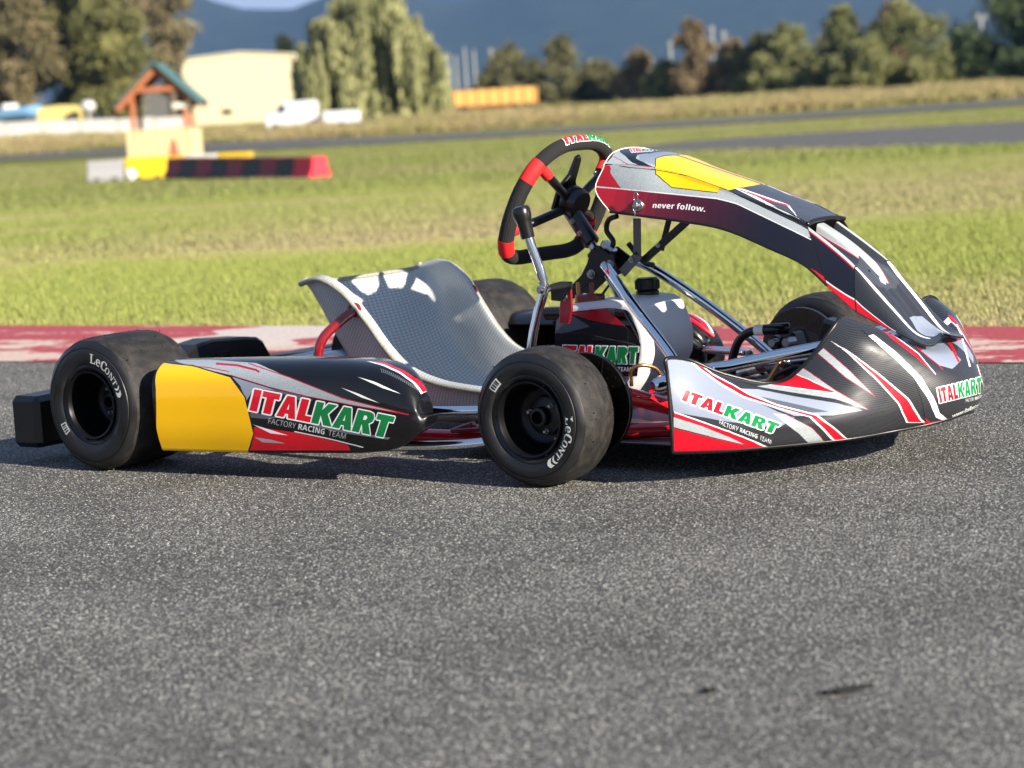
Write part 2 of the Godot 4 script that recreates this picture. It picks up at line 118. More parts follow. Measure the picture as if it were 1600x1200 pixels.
		["o","white",[0.4992,0.6323,0.5101,0.5951,0.5207,0.559,0.5315,0.5221,0.5553,0.5271,0.5806,0.5319,0.5961,0.5422,0.5969,0.5646,0.5864,0.5844,0.5691,0.5936,0.5698,0.6229,0.5692,0.6535,0.5537,0.6488,0.5386,0.6444,0.5401,0.6211,0.541,0.5987,0.539,0.5982,0.5323,0.6189,0.5254,0.6403],[0.004283,-0.0001335,-0.0002839,0.006979]],
		["o","white",[0.616,0.5382,0.6439,0.5427,0.674,0.5467,0.707,0.551,0.6919,0.588,0.6654,0.5826,0.6528,0.613,0.6396,0.6437,0.6258,0.6726,0.5929,0.661,0.6051,0.6323,0.6163,0.6033,0.6272,0.5748,0.6048,0.5701],[0.004283,-0.0001335,-0.0002839,0.006979]],
		["p","red",[0.2251,0.5327,0.2299,0.4978,0.2342,0.4628,0.2379,0.4279,0.2463,0.4315,0.255,0.4351,0.251,0.4701,0.2463,0.505,0.2413,0.54]],
		["p","red",[0.2585,0.4366,0.2716,0.4421,0.2849,0.4476,0.2983,0.4533,0.2946,0.4817,0.2835,0.477,0.2798,0.5024,0.276,0.5278,0.2721,0.5534,0.2552,0.546,0.259,0.5205,0.2627,0.4951,0.2662,0.4696,0.2553,0.4649]],
		["p","red",[0.2851,0.5591,0.2926,0.5343,0.3,0.5096,0.3074,0.4849,0.3146,0.4601,0.3237,0.4638,0.333,0.4675,0.3323,0.5043,0.3309,0.5411,0.3296,0.5778,0.3124,0.5707,0.3137,0.5512,0.3066,0.5482,0.3018,0.5662]],
		["p","red",[0.3321,0.5788,0.3381,0.544,0.3443,0.509,0.3503,0.474,0.3601,0.4776,0.3702,0.4811,0.3655,0.5067,0.3606,0.5323,0.3559,0.558,0.3732,0.5642,0.3675,0.5924,0.3494,0.5857]],
		["p","green",[0.3702,0.5933,0.3772,0.5585,0.3843,0.5231,0.3914,0.4879,0.4132,0.4942,0.4053,0.5303,0.4162,0.5142,0.4274,0.4981,0.4413,0.5016,0.4557,0.5051,0.4382,0.5274,0.4214,0.5498,0.4263,0.581,0.4307,0.6127,0.4175,0.6088,0.4047,0.6049,0.4023,0.5803,0.3998,0.556,0.395,0.5781,0.3902,0.6002]],
		["p","green",[0.4315,0.6129,0.4431,0.5872,0.4546,0.562,0.4663,0.5362,0.4784,0.5103,0.4918,0.5134,0.5056,0.5164,0.5026,0.5546,0.4995,0.5924,0.4957,0.6312,0.4704,0.6239,0.4734,0.6033,0.4631,0.6006,0.4553,0.6195]],
		["p","green",[0.4992,0.6323,0.5101,0.5951,0.5207,0.559,0.5315,0.5221,0.5553,0.5271,0.5806,0.5319,0.5961,0.5422,0.5969,0.5646,0.5864,0.5844,0.5691,0.5936,0.5698,0.6229,0.5692,0.6535,0.5537,0.6488,0.5386,0.6444,0.5401,0.6211,0.541,0.5987,0.539,0.5982,0.5323,0.6189,0.5254,0.6403]],
		["p","green",[0.616,0.5382,0.6439,0.5427,0.674,0.5467,0.707,0.551,0.6919,0.588,0.6654,0.5826,0.6528,0.613,0.6396,0.6437,0.6258,0.6726,0.5929,0.661,0.6051,0.6323,0.6163,0.6033,0.6272,0.5748,0.6048,0.5701]],
		["p","white",[0.3184,0.4995,0.3115,0.5278,0.3157,0.5295]],
		["p","white",[0.482,0.5504,0.4709,0.5797,0.4771,0.5812]],
		["p","white",[0.5539,0.5508,0.5644,0.553,0.5654,0.564,0.5572,0.5753,0.547,0.5729]],
		["t","grey","FACTORY",[0.2651,0.5958,0.3284,0.6232,0.2682,0.5693,0.3322,0.596],400,0],
		["t","pale","RACING",[0.3347,0.6256,0.4042,0.6533,0.3385,0.5977,0.4096,0.6241],700,0],
		["t","grey","TEAM",[0.4149,0.6563,0.4714,0.6741,0.4204,0.6279,0.4782,0.646],400,0]],
	"nose": [
		["m","steel0",[0.002896,0.9788,0.0208,1,0.05298,1,0.06789,0.9885,0.08224,0.9444,0.09588,0.913,0.1146,0.884,0.1294,0.8332,0.1407,0.7673,0.1503,0.6977,0.1594,0.6416,0.1679,0.5896,0.1745,0.5606,0.1814,0.5294,0.172,0.4813,0.164,0.4186,0.1521,0.4551,0.1397,0.4835,0.1252,0.5047,0.1047,0.5156,0.07979,0.5184,0.05541,0.5179,0.03443,0.5146,0.01006,0.5094,0.008978,0.6063,0.007813,0.7084,0.006528,0.8216]],
		["m","steel",[0.1313,0.8119,0.1461,0.8258,0.1597,0.8369,0.1709,0.8072,0.1819,0.7661,0.1932,0.7189,0.2039,0.6824,0.2148,0.6482,0.226,0.6177,0.2374,0.5884,0.2504,0.5439,0.2645,0.4962,0.2512,0.5,0.238,0.502,0.225,0.5031,0.2098,0.5207,0.1954,0.5343,0.182,0.5442,0.174,0.5815,0.1662,0.6176,0.1584,0.6549,0.1501,0.6935,0.1414,0.7547]],  # sky reflected in the carbon, painted as a pale patch
		["m","steel2",[0.1581,0.7433,0.168,0.7135,0.1778,0.6791,0.188,0.6433,0.1989,0.6096,0.2101,0.5762,0.2218,0.5412,0.209,0.5506,0.1968,0.5575,0.1873,0.5852,0.1785,0.6117,0.1702,0.638,0.1643,0.6897]],  # darker inner step of the painted sky reflection
		["m","white",[0.04994,1,0.06869,1,0.08757,1,0.1046,0.9377,0.1197,0.9105,0.1319,0.8674,0.1396,0.821,0.1465,0.7737,0.1551,0.7365,0.1631,0.695,0.1708,0.6517,0.1818,0.6134,0.1939,0.5755,0.2067,0.5348,0.2168,0.4347,0.2318,0.3134,0.2504,0.1815,0.2391,0.1885,0.2281,0.1907,0.2148,0.3031,0.2039,0.4183,0.1966,0.52,0.1864,0.5556,0.1772,0.5874,0.1684,0.6183,0.1594,0.6555,0.1499,0.6935,0.1394,0.7265,0.1277,0.783,0.1125,0.8312,0.09513,0.8792,0.07539,0.9198,0.06292,0.9706]],
		["m","red",[0.05501,1,0.06614,1,0.07946,1,0.09205,0.9582,0.1037,0.9166,0.119,0.8919,0.1313,0.851,0.1391,0.8057,0.146,0.7597,0.1546,0.722,0.1625,0.6802,0.1702,0.638,0.1807,0.6028,0.1922,0.567,0.2045,0.5277,0.2146,0.4273,0.2294,0.3098,0.2473,0.185,0.2314,0.1953,0.2178,0.3065,0.2066,0.423,0.1992,0.5234,0.1886,0.5605,0.1788,0.594,0.1696,0.6268,0.1607,0.6662,0.1512,0.7056,0.1409,0.7396,0.1295,0.7976,0.1148,0.8492,0.0993,0.8958,0.08139,0.9335,0.06847,0.9838]],
		["m","flake",[0.1628,0.5781,0.1746,0.5623,0.1809,0.5176,0.1884,0.4593,0.1978,0.384,0.2066,0.2876,0.2175,0.1836,0.208,0.1801,0.1991,0.1722,0.1882,0.2762,0.1797,0.3605,0.17,0.4929]],
		["m","crimson",[0.1743,0.56,0.179,0.527,0.1842,0.4878,0.1903,0.438,0.1976,0.3804,0.2033,0.3126,0.2096,0.2586,0.2175,0.1751,0.2176,0.19,0.2101,0.263,0.2038,0.3174,0.198,0.3877,0.1907,0.4455,0.1846,0.4938,0.1795,0.5319,0.1748,0.5646]],
		["m","white",[0.01227,0.5142,0.02908,0.508,0.04837,0.4949,0.06892,0.476,0.09306,0.4514,0.1137,0.4124,0.1271,0.3599,0.1378,0.3052,0.1475,0.2566,0.157,0.1899,0.151,0.167,0.1378,0.2538,0.1236,0.309,0.1047,0.3644,0.07947,0.408,0.05537,0.4414,0.03492,0.4644,0.01142,0.4812]],
		["m","red",[0.01201,0.5043,0.02884,0.4979,0.04811,0.4841,0.06864,0.4637,0.09285,0.4373,0.1136,0.3964,0.1302,0.328,0.1433,0.2651,0.1557,0.1745,0.1485,0.167,0.136,0.2442,0.1217,0.3037,0.1027,0.3623,0.07764,0.4022,0.05432,0.4338,0.03429,0.4555,0.01117,0.4713]],
		["m","flake",[0.009014,0.4699,0.02811,0.4614,0.0438,0.4506,0.05962,0.4356,0.07784,0.4076,0.09723,0.3744,0.1135,0.3329,0.1244,0.291,0.1335,0.2484,0.1202,0.2802,0.1028,0.3061,0.08046,0.3262,0.05493,0.3543,0.03318,0.3777,0.007132,0.3947]],
		["m","red",[0.005632,0.3843,0.03258,0.3666,0.0546,0.3427,0.08041,0.3156,0.1025,0.2971,0.1199,0.2727,0.1331,0.2418,0.1447,0.2159,0.1557,0.1684,0.1485,0.167,0.139,0.167,0.1253,0.167,0.1067,0.167,0.08168,0.167,0.05407,0.167,0.03113,0.167,0,0.167,0.003221,0.2781]],
		["m","flake",[0.2299,1,0.2456,1,0.2395,0.8708,0.2404,0.7651,0.2452,0.6799,0.2531,0.6126,0.2623,0.5522,0.2736,0.4869,0.2632,0.5402,0.2542,0.5888,0.2462,0.6393,0.2377,0.7065,0.2308,0.784,0.2276,0.8877]],
		["m","flake",[0.16,0.8853,0.1785,0.9545,0.1916,0.8805,0.2045,0.8031,0.2181,0.7396,0.2321,0.6878,0.2465,0.642,0.254,0.591,0.2625,0.5421,0.2725,0.4885,0.2599,0.5347,0.2486,0.577,0.2379,0.62,0.2262,0.6533,0.2146,0.6909,0.2034,0.7321,0.1923,0.7771,0.1815,0.8256,0.171,0.8636]],
		["m","crimson",[0.245,1,0.2411,0.9183,0.2384,0.8465,0.2393,0.7826,0.2416,0.7286,0.2448,0.6785,0.2493,0.6365,0.2544,0.599,0.26,0.5629,0.2662,0.5262,0.2733,0.4852,0.2739,0.4888,0.2669,0.5291,0.2607,0.5655,0.2552,0.6016,0.2502,0.6393,0.2457,0.6813,0.2425,0.731,0.2402,0.785,0.2395,0.8488,0.2422,0.9201,0.2461,1]],
		["m","white",[0.1743,0.9378,0.2052,1,0.2305,1,0.2283,0.899,0.2311,0.7907,0.2382,0.7102,0.247,0.641,0.2344,0.6793,0.222,0.7217,0.2098,0.7707,0.1979,0.8294,0.1865,0.8926]],
		["m","red",[0.1784,0.962,0.2057,1,0.2281,1,0.2266,0.8978,0.2295,0.7963,0.2363,0.7207,0.2446,0.6559,0.2345,0.6881,0.2246,0.7232,0.2148,0.7622,0.2024,0.8237,0.1908,0.8957]],
		["m","flake",[0.2722,0.9695,0.2812,0.9579,0.2771,0.8809,0.2756,0.8073,0.277,0.7397,0.279,0.6736,0.2827,0.6132,0.2878,0.5586,0.2795,0.606,0.2725,0.6594,0.2672,0.7211,0.2656,0.7948,0.2672,0.8783]],
		["m","crimson",[0.2719,0.9695,0.2687,0.9118,0.2661,0.8613,0.2651,0.8104,0.2655,0.764,0.2667,0.7202,0.2706,0.6737,0.2754,0.6306,0.281,0.593,0.2874,0.5576,0.2882,0.5596,0.2818,0.5948,0.2762,0.6324,0.2714,0.6754,0.2676,0.7217,0.2663,0.7648,0.266,0.8113,0.2669,0.862,0.2695,0.912,0.2726,0.9694]],
		["m","crimson",[0.2808,0.958,0.2776,0.8988,0.2754,0.8442,0.2753,0.7894,0.2766,0.7393,0.2779,0.6896,0.2802,0.6416,0.2834,0.5989,0.2874,0.5579,0.2882,0.5593,0.2842,0.6,0.2811,0.6425,0.2788,0.6904,0.2774,0.74,0.2762,0.7902,0.2762,0.8447,0.2784,0.899,0.2816,0.9578]],
		["m","white",[0.2935,0.9555,0.2924,0.8841,0.294,0.8174,0.2973,0.7523,0.3026,0.6933,0.3096,0.6403,0.3169,0.5953,0.3253,0.5517,0.335,0.5018,0.343,0.4158,0.3581,0.2981,0.3868,0.167,0.374,0.167,0.4342,0.167,0.333,0.2772,0.3219,0.3918,0.3158,0.486,0.3094,0.5379,0.3043,0.5809,0.3,0.6233,0.2956,0.6713,0.2924,0.7247,0.2904,0.7808,0.2903,0.8419,0.2912,0.8965]],
		["m","red",[0.292,0.9368,0.291,0.8732,0.2926,0.8108,0.2957,0.7473,0.3007,0.6892,0.3072,0.6369,0.3143,0.5924,0.3225,0.549,0.3319,0.4992,0.3398,0.4136,0.3544,0.2986,0.3782,0.167,0.4342,0.167,0.3355,0.2808,0.3241,0.3967,0.3181,0.4897,0.3118,0.541,0.3067,0.5837,0.3026,0.6261,0.2967,0.6906,0.2929,0.7623,0.292,0.8414,0.2914,0.8879]],
		["m","white",[0.3367,0.8353,0.349,0.8263,0.3504,0.7864,0.3533,0.7498,0.3573,0.7153,0.3601,0.6694,0.3649,0.625,0.3713,0.5822,0.3737,0.5234,0.381,0.4406,0.3953,0.3064,0.4323,0.167,0.4212,0.167,0.39,0.2708,0.3757,0.3828,0.3674,0.4672,0.3607,0.5394,0.3571,0.5945,0.3512,0.6285,0.3463,0.6646,0.3425,0.7032,0.34,0.7413,0.3385,0.7812]],
		["m","black",[0.3386,0.8763,0.3355,0.8387,0.3354,0.8001,0.337,0.7642,0.3394,0.7304,0.3426,0.698,0.3451,0.6689,0.3482,0.6409,0.3519,0.6146,0.3561,0.5891,0.3542,0.5515,0.3535,0.5081,0.3551,0.4497,0.358,0.3896,0.3629,0.3175,0.3707,0.2349,0.3844,0.167,0.3867,0.167,0.3724,0.2342,0.3645,0.3174,0.3595,0.3894,0.3566,0.45,0.3549,0.5085,0.3557,0.5518,0.3576,0.5902,0.3534,0.6165,0.3498,0.6428,0.3467,0.6709,0.3442,0.7,0.3412,0.7322,0.3388,0.7657,0.3374,0.8014,0.3376,0.8397,0.341,0.8769]],
		["m","red",[0.3818,0.8514,0.3904,0.8407,0.3962,0.8099,0.3946,0.7561,0.3985,0.7111,0.3967,0.6487,0.4001,0.5927,0.3935,0.6262,0.3883,0.6593,0.3845,0.6935,0.3789,0.7397,0.3761,0.7887]],
		["m","white",[0.3904,0.8474,0.3949,0.8259,0.391,0.7877,0.3919,0.7591,0.3943,0.733,0.3977,0.7076,0.3961,0.6752,0.3959,0.6442,0.3972,0.6156,0.3995,0.5869,0.4012,0.5891,0.3991,0.618,0.3979,0.6473,0.3984,0.679,0.4004,0.7128,0.3974,0.7392,0.3954,0.7665,0.3965,0.7991,0.3963,0.827,0.5537,1]],
		["m","steel0",[0.4232,0.7946,0.5153,0.8594,0.5386,0.8359,0.5104,0.7437,0.506,0.6479,0.4472,0.6098,0.4331,0.6282,0.4204,0.6415,0.416,0.6845,0.4139,0.7285]],
		["m","crimson",[0.4156,0.7775,0.4118,0.7355,0.413,0.7029,0.4155,0.671,0.4192,0.6395,0.4213,0.6084,0.4234,0.6114,0.4216,0.6436,0.4183,0.6765,0.4163,0.7097,0.4163,0.7454,0.4805,0.8672]],
		["m","red",[0.5672,0.8491,0.5707,0.8355,0.5447,0.7924,0.5144,0.7127,0.4933,0.6332,0.4865,0.6436,0.5071,0.7239,0.5398,0.8056]],
		["m","white",[0.6079,0.7969,0.6008,0.7804,0.5942,0.7635,0.577,0.7419,0.5568,0.705,0.5341,0.6485,0.5178,0.5922,0.5259,0.5928,0.5424,0.6485,0.5649,0.6998,0.5836,0.7318,0.6015,0.7526,0.6083,0.7705,0.6155,0.7883]],
		["m","red",[0.365,0.2998,0.3834,0.2185,0.4122,0.167,0.3867,0.167]],
		["m","white",[0.5705,0.5911,0.5623,0.5418,0.5652,0.4826,0.5965,0.4225,0.59,0.3547,0.5975,0.2792,0.5833,0.2118,0.5833,0.2168,0.59,0.2814,0.5975,0.3592,0.6069,0.4192,0.5788,0.4841,0.5735,0.5409,0.5813,0.5875]],
		["o","white",[0.0297,0.6121,0.03527,0.6552,0.0409,0.6996,0.05001,0.6928,0.04423,0.6487,0.0386,0.6064],[0.001599,0.0004859,-0.000359,-0.009309]],
		["o","white",[0.05183,0.6914,0.06243,0.6843,0.07391,0.6789,0.06998,0.6536,0.06367,0.657,0.05881,0.6259,0.05434,0.5957,0.04576,0.6016,0.04997,0.632,0.05434,0.6634,0.04862,0.6675],[0.001599,0.0004859,-0.000359,-0.009309]],
		["o","white",[0.06117,0.591,0.07192,0.6308,0.08339,0.6761,0.09361,0.6729,0.09019,0.6234,0.08665,0.5769,0.07661,0.5819,0.07829,0.598,0.07414,0.5999,0.07047,0.5851],[0.001599,0.0004859,-0.000359,-0.009309]],
		["o","white",[0.08803,0.5762,0.09533,0.6208,0.1021,0.6685,0.1106,0.6609,0.1062,0.6263,0.1015,0.5936,0.1088,0.5859,0.1056,0.5619,0.09722,0.5698],[0.001599,0.0004859,-0.000359,-0.009309]],
		["o","white",[0.1067,0.5605,0.1126,0.605,0.118,0.6506,0.1244,0.6383,0.121,0.6081,0.1279,0.6302,0.134,0.6137,0.125,0.5858,0.1254,0.5557,0.1259,0.5239,0.1188,0.5408,0.1186,0.587,0.1142,0.5495],[0.001599,0.0004859,-0.000359,-0.009309]],
		["o","white",[0.1261,0.5233,0.1323,0.563,0.1382,0.6006,0.1427,0.5849,0.1406,0.5343,0.139,0.4744,0.1343,0.495,0.1351,0.5156,0.1332,0.5226,0.1313,0.5065],[0.001599,0.0004859,-0.000359,-0.009309]],
		["o","white",[0.1396,0.4714,0.1429,0.5251,0.1466,0.5704,0.1498,0.5573,0.153,0.5436,0.1547,0.5283,0.1544,0.5057,0.1528,0.488,0.1505,0.4845,0.1507,0.4051,0.1461,0.4353,0.1465,0.4914,0.1462,0.4926,0.144,0.4477],[0.001599,0.0004859,-0.000359,-0.009309]],
		["o","white",[0.1571,0.5245,0.1616,0.5011,0.1662,0.4736,0.1647,0.4375,0.162,0.4559,0.1602,0.4037,0.1586,0.3495,0.1541,0.3812,0.1558,0.4345,0.1579,0.482,0.1553,0.4967],[0.001599,0.0004859,-0.000359,-0.009309]],
		["p","red",[0.0297,0.6121,0.03527,0.6552,0.0409,0.6996,0.05001,0.6928,0.04423,0.6487,0.0386,0.6064]],
		["p","red",[0.05183,0.6914,0.06243,0.6843,0.07391,0.6789,0.06998,0.6536,0.06367,0.657,0.05881,0.6259,0.05434,0.5957,0.04576,0.6016,0.04997,0.632,0.05434,0.6634,0.04862,0.6675]],
		["p","red",[0.06117,0.591,0.07192,0.6308,0.08339,0.6761,0.09361,0.6729,0.09019,0.6234,0.08665,0.5769,0.07661,0.5819,0.07829,0.598,0.07414,0.5999,0.07047,0.5851]],
		["p","red",[0.08803,0.5762,0.09533,0.6208,0.1021,0.6685,0.1106,0.6609,0.1062,0.6263,0.1015,0.5936,0.1088,0.5859,0.1056,0.5619,0.09722,0.5698]],
		["p","green",[0.1067,0.5605,0.1126,0.605,0.118,0.6506,0.1244,0.6383,0.121,0.6081,0.1279,0.6302,0.134,0.6137,0.125,0.5858,0.1254,0.5557,0.1259,0.5239,0.1188,0.5408,0.1186,0.587,0.1142,0.5495]],
		["p","green",[0.1261,0.5233,0.1323,0.563,0.1382,0.6006,0.1427,0.5849,0.1406,0.5343,0.139,0.4744,0.1343,0.495,0.1351,0.5156,0.1332,0.5226,0.1313,0.5065]],
		["p","green",[0.1396,0.4714,0.1429,0.5251,0.1466,0.5704,0.1498,0.5573,0.153,0.5436,0.1547,0.5283,0.1544,0.5057,0.1528,0.488,0.1505,0.4845,0.1507,0.4051,0.1461,0.4353,0.1465,0.4914,0.1462,0.4926,0.144,0.4477]],
		["p","green",[0.1571,0.5245,0.1616,0.5011,0.1662,0.4736,0.1647,0.4375,0.162,0.4559,0.1602,0.4037,0.1586,0.3495,0.1541,0.3812,0.1558,0.4345,0.1579,0.482,0.1553,0.4967]],
		["p","white",[0.08353,0.6416,0.07805,0.6169,0.08048,0.6159]],
		["p","white",[0.1378,0.5633,0.1351,0.5401,0.1362,0.5362]],
		["p","white",[0.1491,0.536,0.1505,0.5299,0.1504,0.5187,0.1491,0.5103,0.1477,0.5169]],
		["t","pale","FACTORY",[0.09702,0.4859,0.126,0.4094,0.09979,0.525,0.1273,0.4603],400,0],
		["t","pale","RACING",[0.128,0.3978,0.1458,0.2998,0.1291,0.4501,0.1464,0.3491],700,0],
		["t","pale","TEAM",[0.1478,0.2871,0.1585,0.2283,0.1484,0.333,0.1588,0.2737],400,0],
		["o","white",[0.3916,0.4064,0.3889,0.4684,0.3904,0.5161,0.3954,0.516,0.3938,0.4674,0.3966,0.4044],[0.002635,-0.00205,-9.509e-05,-0.006365]],
		["o","white",[0.3964,0.516,0.4083,0.5155,0.4067,0.4891,0.4034,0.4897,0.4033,0.4492,0.4061,0.4,0.4008,0.4025,0.3982,0.4509,0.3982,0.4906,0.3951,0.491],[0.002635,-0.00205,-9.509e-05,-0.006365]],
		["o","white",[0.4102,0.3979,0.4089,0.4433,0.41,0.4817,0.4132,0.5153,0.419,0.515,0.419,0.4602,0.425,0.3907,0.4192,0.3934,0.4166,0.4202,0.4144,0.4211,0.4157,0.3952],[0.002635,-0.00205,-9.509e-05,-0.006365]],
		["o","white",[0.4259,0.3903,0.4221,0.4592,0.4244,0.5147,0.4308,0.5143,0.4283,0.4739,0.4293,0.4272,0.4351,0.4254,0.4384,0.386],[0.002635,-0.00205,-9.509e-05,-0.006365]],
		["o","white",[0.4393,0.3858,0.4349,0.4558,0.4376,0.5139,0.4449,0.5134,0.4419,0.4744,0.4499,0.513,0.4604,0.5122,0.4532,0.4857,0.4485,0.4572,0.4544,0.4209,0.4637,0.3811,0.4527,0.3828,0.4421,0.444,0.4469,0.3839],[0.002635,-0.00205,-9.509e-05,-0.006365]],
		["o","white",[0.464,0.3811,0.4612,0.4294,0.4628,0.4727,0.4695,0.5115,0.4811,0.5106,0.4812,0.4497,0.4943,0.3781,0.482,0.3791,0.4767,0.4063,0.4721,0.4067,0.4747,0.3798],[0.002635,-0.00205,-9.509e-05,-0.006365]],
		["o","white",[0.4959,0.378,0.4892,0.4268,0.4879,0.4706,0.4924,0.5099,0.5124,0.5094,0.5184,0.5026,0.5189,0.481,0.5166,0.4584,0.5115,0.4441,0.5287,0.3758,0.5141,0.3766,0.502,0.4311,0.5011,0.4311,0.5081,0.377],[0.002635,-0.00205,-9.509e-05,-0.006365]],
		["o","white",[0.5268,0.5095,0.5753,0.5102,0.5659,0.4785,0.5498,0.4778,0.5503,0.4297,0.5619,0.3763,0.5409,0.3755,0.5325,0.4293,0.5319,0.4773,0.5224,0.4773],[0.002635,-0.00205,-9.509e-05,-0.006365]],
		["p","red",[0.3916,0.4064,0.3889,0.4684,0.3904,0.5161,0.3954,0.516,0.3938,0.4674,0.3966,0.4044]],
		["p","red",[0.3964,0.516,0.4083,0.5155,0.4067,0.4891,0.4034,0.4897,0.4033,0.4492,0.4061,0.4,0.4008,0.4025,0.3982,0.4509,0.3982,0.4906,0.3951,0.491]],
		["p","red",[0.4102,0.3979,0.4089,0.4433,0.41,0.4817,0.4132,0.5153,0.419,0.515,0.419,0.4602,0.425,0.3907,0.4192,0.3934,0.4166,0.4202,0.4144,0.4211,0.4157,0.3952]],
		["p","red",[0.4259,0.3903,0.4221,0.4592,0.4244,0.5147,0.4308,0.5143,0.4283,0.4739,0.4293,0.4272,0.4351,0.4254,0.4384,0.386]],
		["p","green",[0.4393,0.3858,0.4349,0.4558,0.4376,0.5139,0.4449,0.5134,0.4419,0.4744,0.4499,0.513,0.4604,0.5122,0.4532,0.4857,0.4485,0.4572,0.4544,0.4209,0.4637,0.3811,0.4527,0.3828,0.4421,0.444,0.4469,0.3839]],
		["p","green",[0.464,0.3811,0.4612,0.4294,0.4628,0.4727,0.4695,0.5115,0.4811,0.5106,0.4812,0.4497,0.4943,0.3781,0.482,0.3791,0.4767,0.4063,0.4721,0.4067,0.4747,0.3798]],
		["p","green",[0.4959,0.378,0.4892,0.4268,0.4879,0.4706,0.4924,0.5099,0.5124,0.5094,0.5184,0.5026,0.5189,0.481,0.5166,0.4584,0.5115,0.4441,0.5287,0.3758,0.5141,0.3766,0.502,0.4311,0.5011,0.4311,0.5081,0.377]],
		["p","green",[0.5268,0.5095,0.5753,0.5102,0.5659,0.4785,0.5498,0.4778,0.5503,0.4297,0.5619,0.3763,0.5409,0.3755,0.5325,0.4293,0.5319,0.4773,0.5224,0.4773]],
		["p","white",[0.4141,0.4801,0.4136,0.4473,0.4149,0.4468]],
		["p","white",[0.4709,0.471,0.4703,0.4347,0.473,0.4345]],
		["p","white",[0.5012,0.4863,0.5055,0.4861,0.5063,0.4751,0.5043,0.4613,0.5,0.4615]],
		["t","pale","FACTORY",[0.4743,0.3244,0.5245,0.3149,0.4685,0.3592,0.517,0.3499],400,0],
		["t","pale","RACING",[0.5301,0.3147,0.5794,0.3291,0.5222,0.3495,0.603,0.3644],700,0],
		["t","white","www.italkart.com",[0.4442,0.1709,0.5833,0.2468,0.4321,0.2466,0.5908,0.2785],700,0]],
	"hood": [
		["m","flake",[0,0.2475,0,0.3794,0.007414,0.3488,0.06843,0.322,0.1117,0.1791,0.1645,0.1739,0.2276,0.1814,0.2793,0.1868,0.3295,0.2057,0.3724,0.3323,0.4295,0.3232,0.485,0.3182,0.5408,0.2535,0.5954,0.1861,0.6489,0.1696,0.7069,0.1605,0.7699,0.1543,0.8417,0.1518,0.9241,0.1559,1,0.1559,1,0.1548,1,0.1539,1,0.1343,1,0.1325,1,0.1278,0.9614,0.1216,0.8692,0.1131,0.796,0.1109,0.7336,0.1133,0.677,0.1171,0.625,0.1213,0.5766,0.1264,0.5368,0.1221,0.4969,0.1185,0.4397,0.1068,0.3838,0.09796,0.3263,0.09135,0.2633,0.08572,0.1996,0.08251,0.1446,0.08299,0.1003,0.08642,0.06957,0.08839,0.03431,0.0906,0,0.09249,0,0.1325,0,0.2889]],
		["m","flake",[0.006176,0.3239,0.02059,0.3867,0,0.454,0,0.5038,0.08375,0.4666,0.1437,0.4422,0.1681,0.4762,0.1757,0.5318,0.2316,0.4155,0.2276,0.1814,0.1645,0.1739,0.1117,0.1791,0.06666,0.1954]],
		["m","red3",[0.006176,0.3239,0.04939,0.1451,0.08028,0.1159,0.1022,0.08875,0.07178,0.09067,0.03723,0.09287,0,0.0948,0,0.1237,0,0.1569]],
		["m","fade0",[0,0.09315,0.03532,0.09039,0.09174,0.08701,0.06714,0.03417,0,0,0,0,0,0,0,0,0,0,0,0.03275]],
		["m","fade1",[0.09022,0.08712,0.1238,0.08433,0.1084,0.03336,0.07033,0,0,0,0,0,0,0,0.06505,0.03419]],
		["m","fade2",[0.1222,0.08445,0.1587,0.08246,0.1492,0.03284,0.1335,0,0.09593,0,0,0,0.06673,0,0.1065,0.0334]],
		["m","fade3",[0.1569,0.0825,0.2013,0.08256,0.1944,0.03319,0.1865,0,0.1774,0,0.08877,0,0.1308,0,0.1472,0.03285]],
		["m","fade4",[0.1991,0.0825,0.2482,0.08469,0.2403,0.03416,0.2328,0,0.226,0,0.1747,0,0.1842,0,0.1922,0.03316]],
		["m","fade5",[0.2459,0.08455,0.2961,0.08844,0.2852,0.03577,0.2752,0,0.2667,0,0.2239,0,0.2308,0,0.2381,0.0341]],
		["m","fade6",[0.2939,0.08825,0.3413,0.09297,0.3286,0.03804,0.3158,0,0.3048,0,0.2649,0,0.2733,0,0.2831,0.03568]],
		["m","fade7",[0.3392,0.09276,0.3834,0.09791,0.3696,0.04056,0.3556,0,0.3429,0,0.303,0,0.3139,0,0.3266,0.03792]],
		["m","fade8",[0.3815,0.09765,0.425,0.1042,0.409,0.04329,0.3933,0,0.3795,0,0.3411,0,0.3537,0,0.3677,0.04045]],
		["m","fade9",[0.423,0.1039,0.4666,0.112,0.4481,0.0472,0.4301,0,0.4145,0,0.3778,0,0.3916,0,0.4071,0.04311]],
		["m","fade10",[0.4646,0.1116,0.5095,0.1198,0.4876,0.05137,0.4666,0,0.4487,0,0.4129,0,0.4283,0,0.4463,0.04699]],
		["m","fade11",[0.5074,0.1194,0.5517,0.1246,0.5274,0.05435,0.5034,0,0.4827,0,0.4471,0,0.4649,0,0.4858,0.05127]],
		["m","fade12",[0.5497,0.1243,0.5934,0.1257,0.5662,0.05582,0.54,0,0.517,0,0.481,0,0.5017,0,0.5256,0.05417]],
		["m","fade13",[0.5914,0.126,0.6348,0.1211,0.604,0.05317,0.5753,0,0.5502,0,0.5154,0,0.5383,0,0.5644,0.05598]],
		["m","fade14",[0.6328,0.1213,0.6794,0.1172,0.6435,0.05116,0.6114,0,0.5837,0,0.5486,0,0.5736,0,0.6022,0.05328]],
		["m","fade15",[0.6771,0.1174,0.753,0.1133,0.842,0.1131,0.9573,0.1234,1,0.1317,1,0.138,1,0.08812,1,0.0347,0.9954,0,0.849,0,0.7646,0,0.6976,0,0.637,0,0.5821,0,0.6096,0,0.6416,0.05125]],
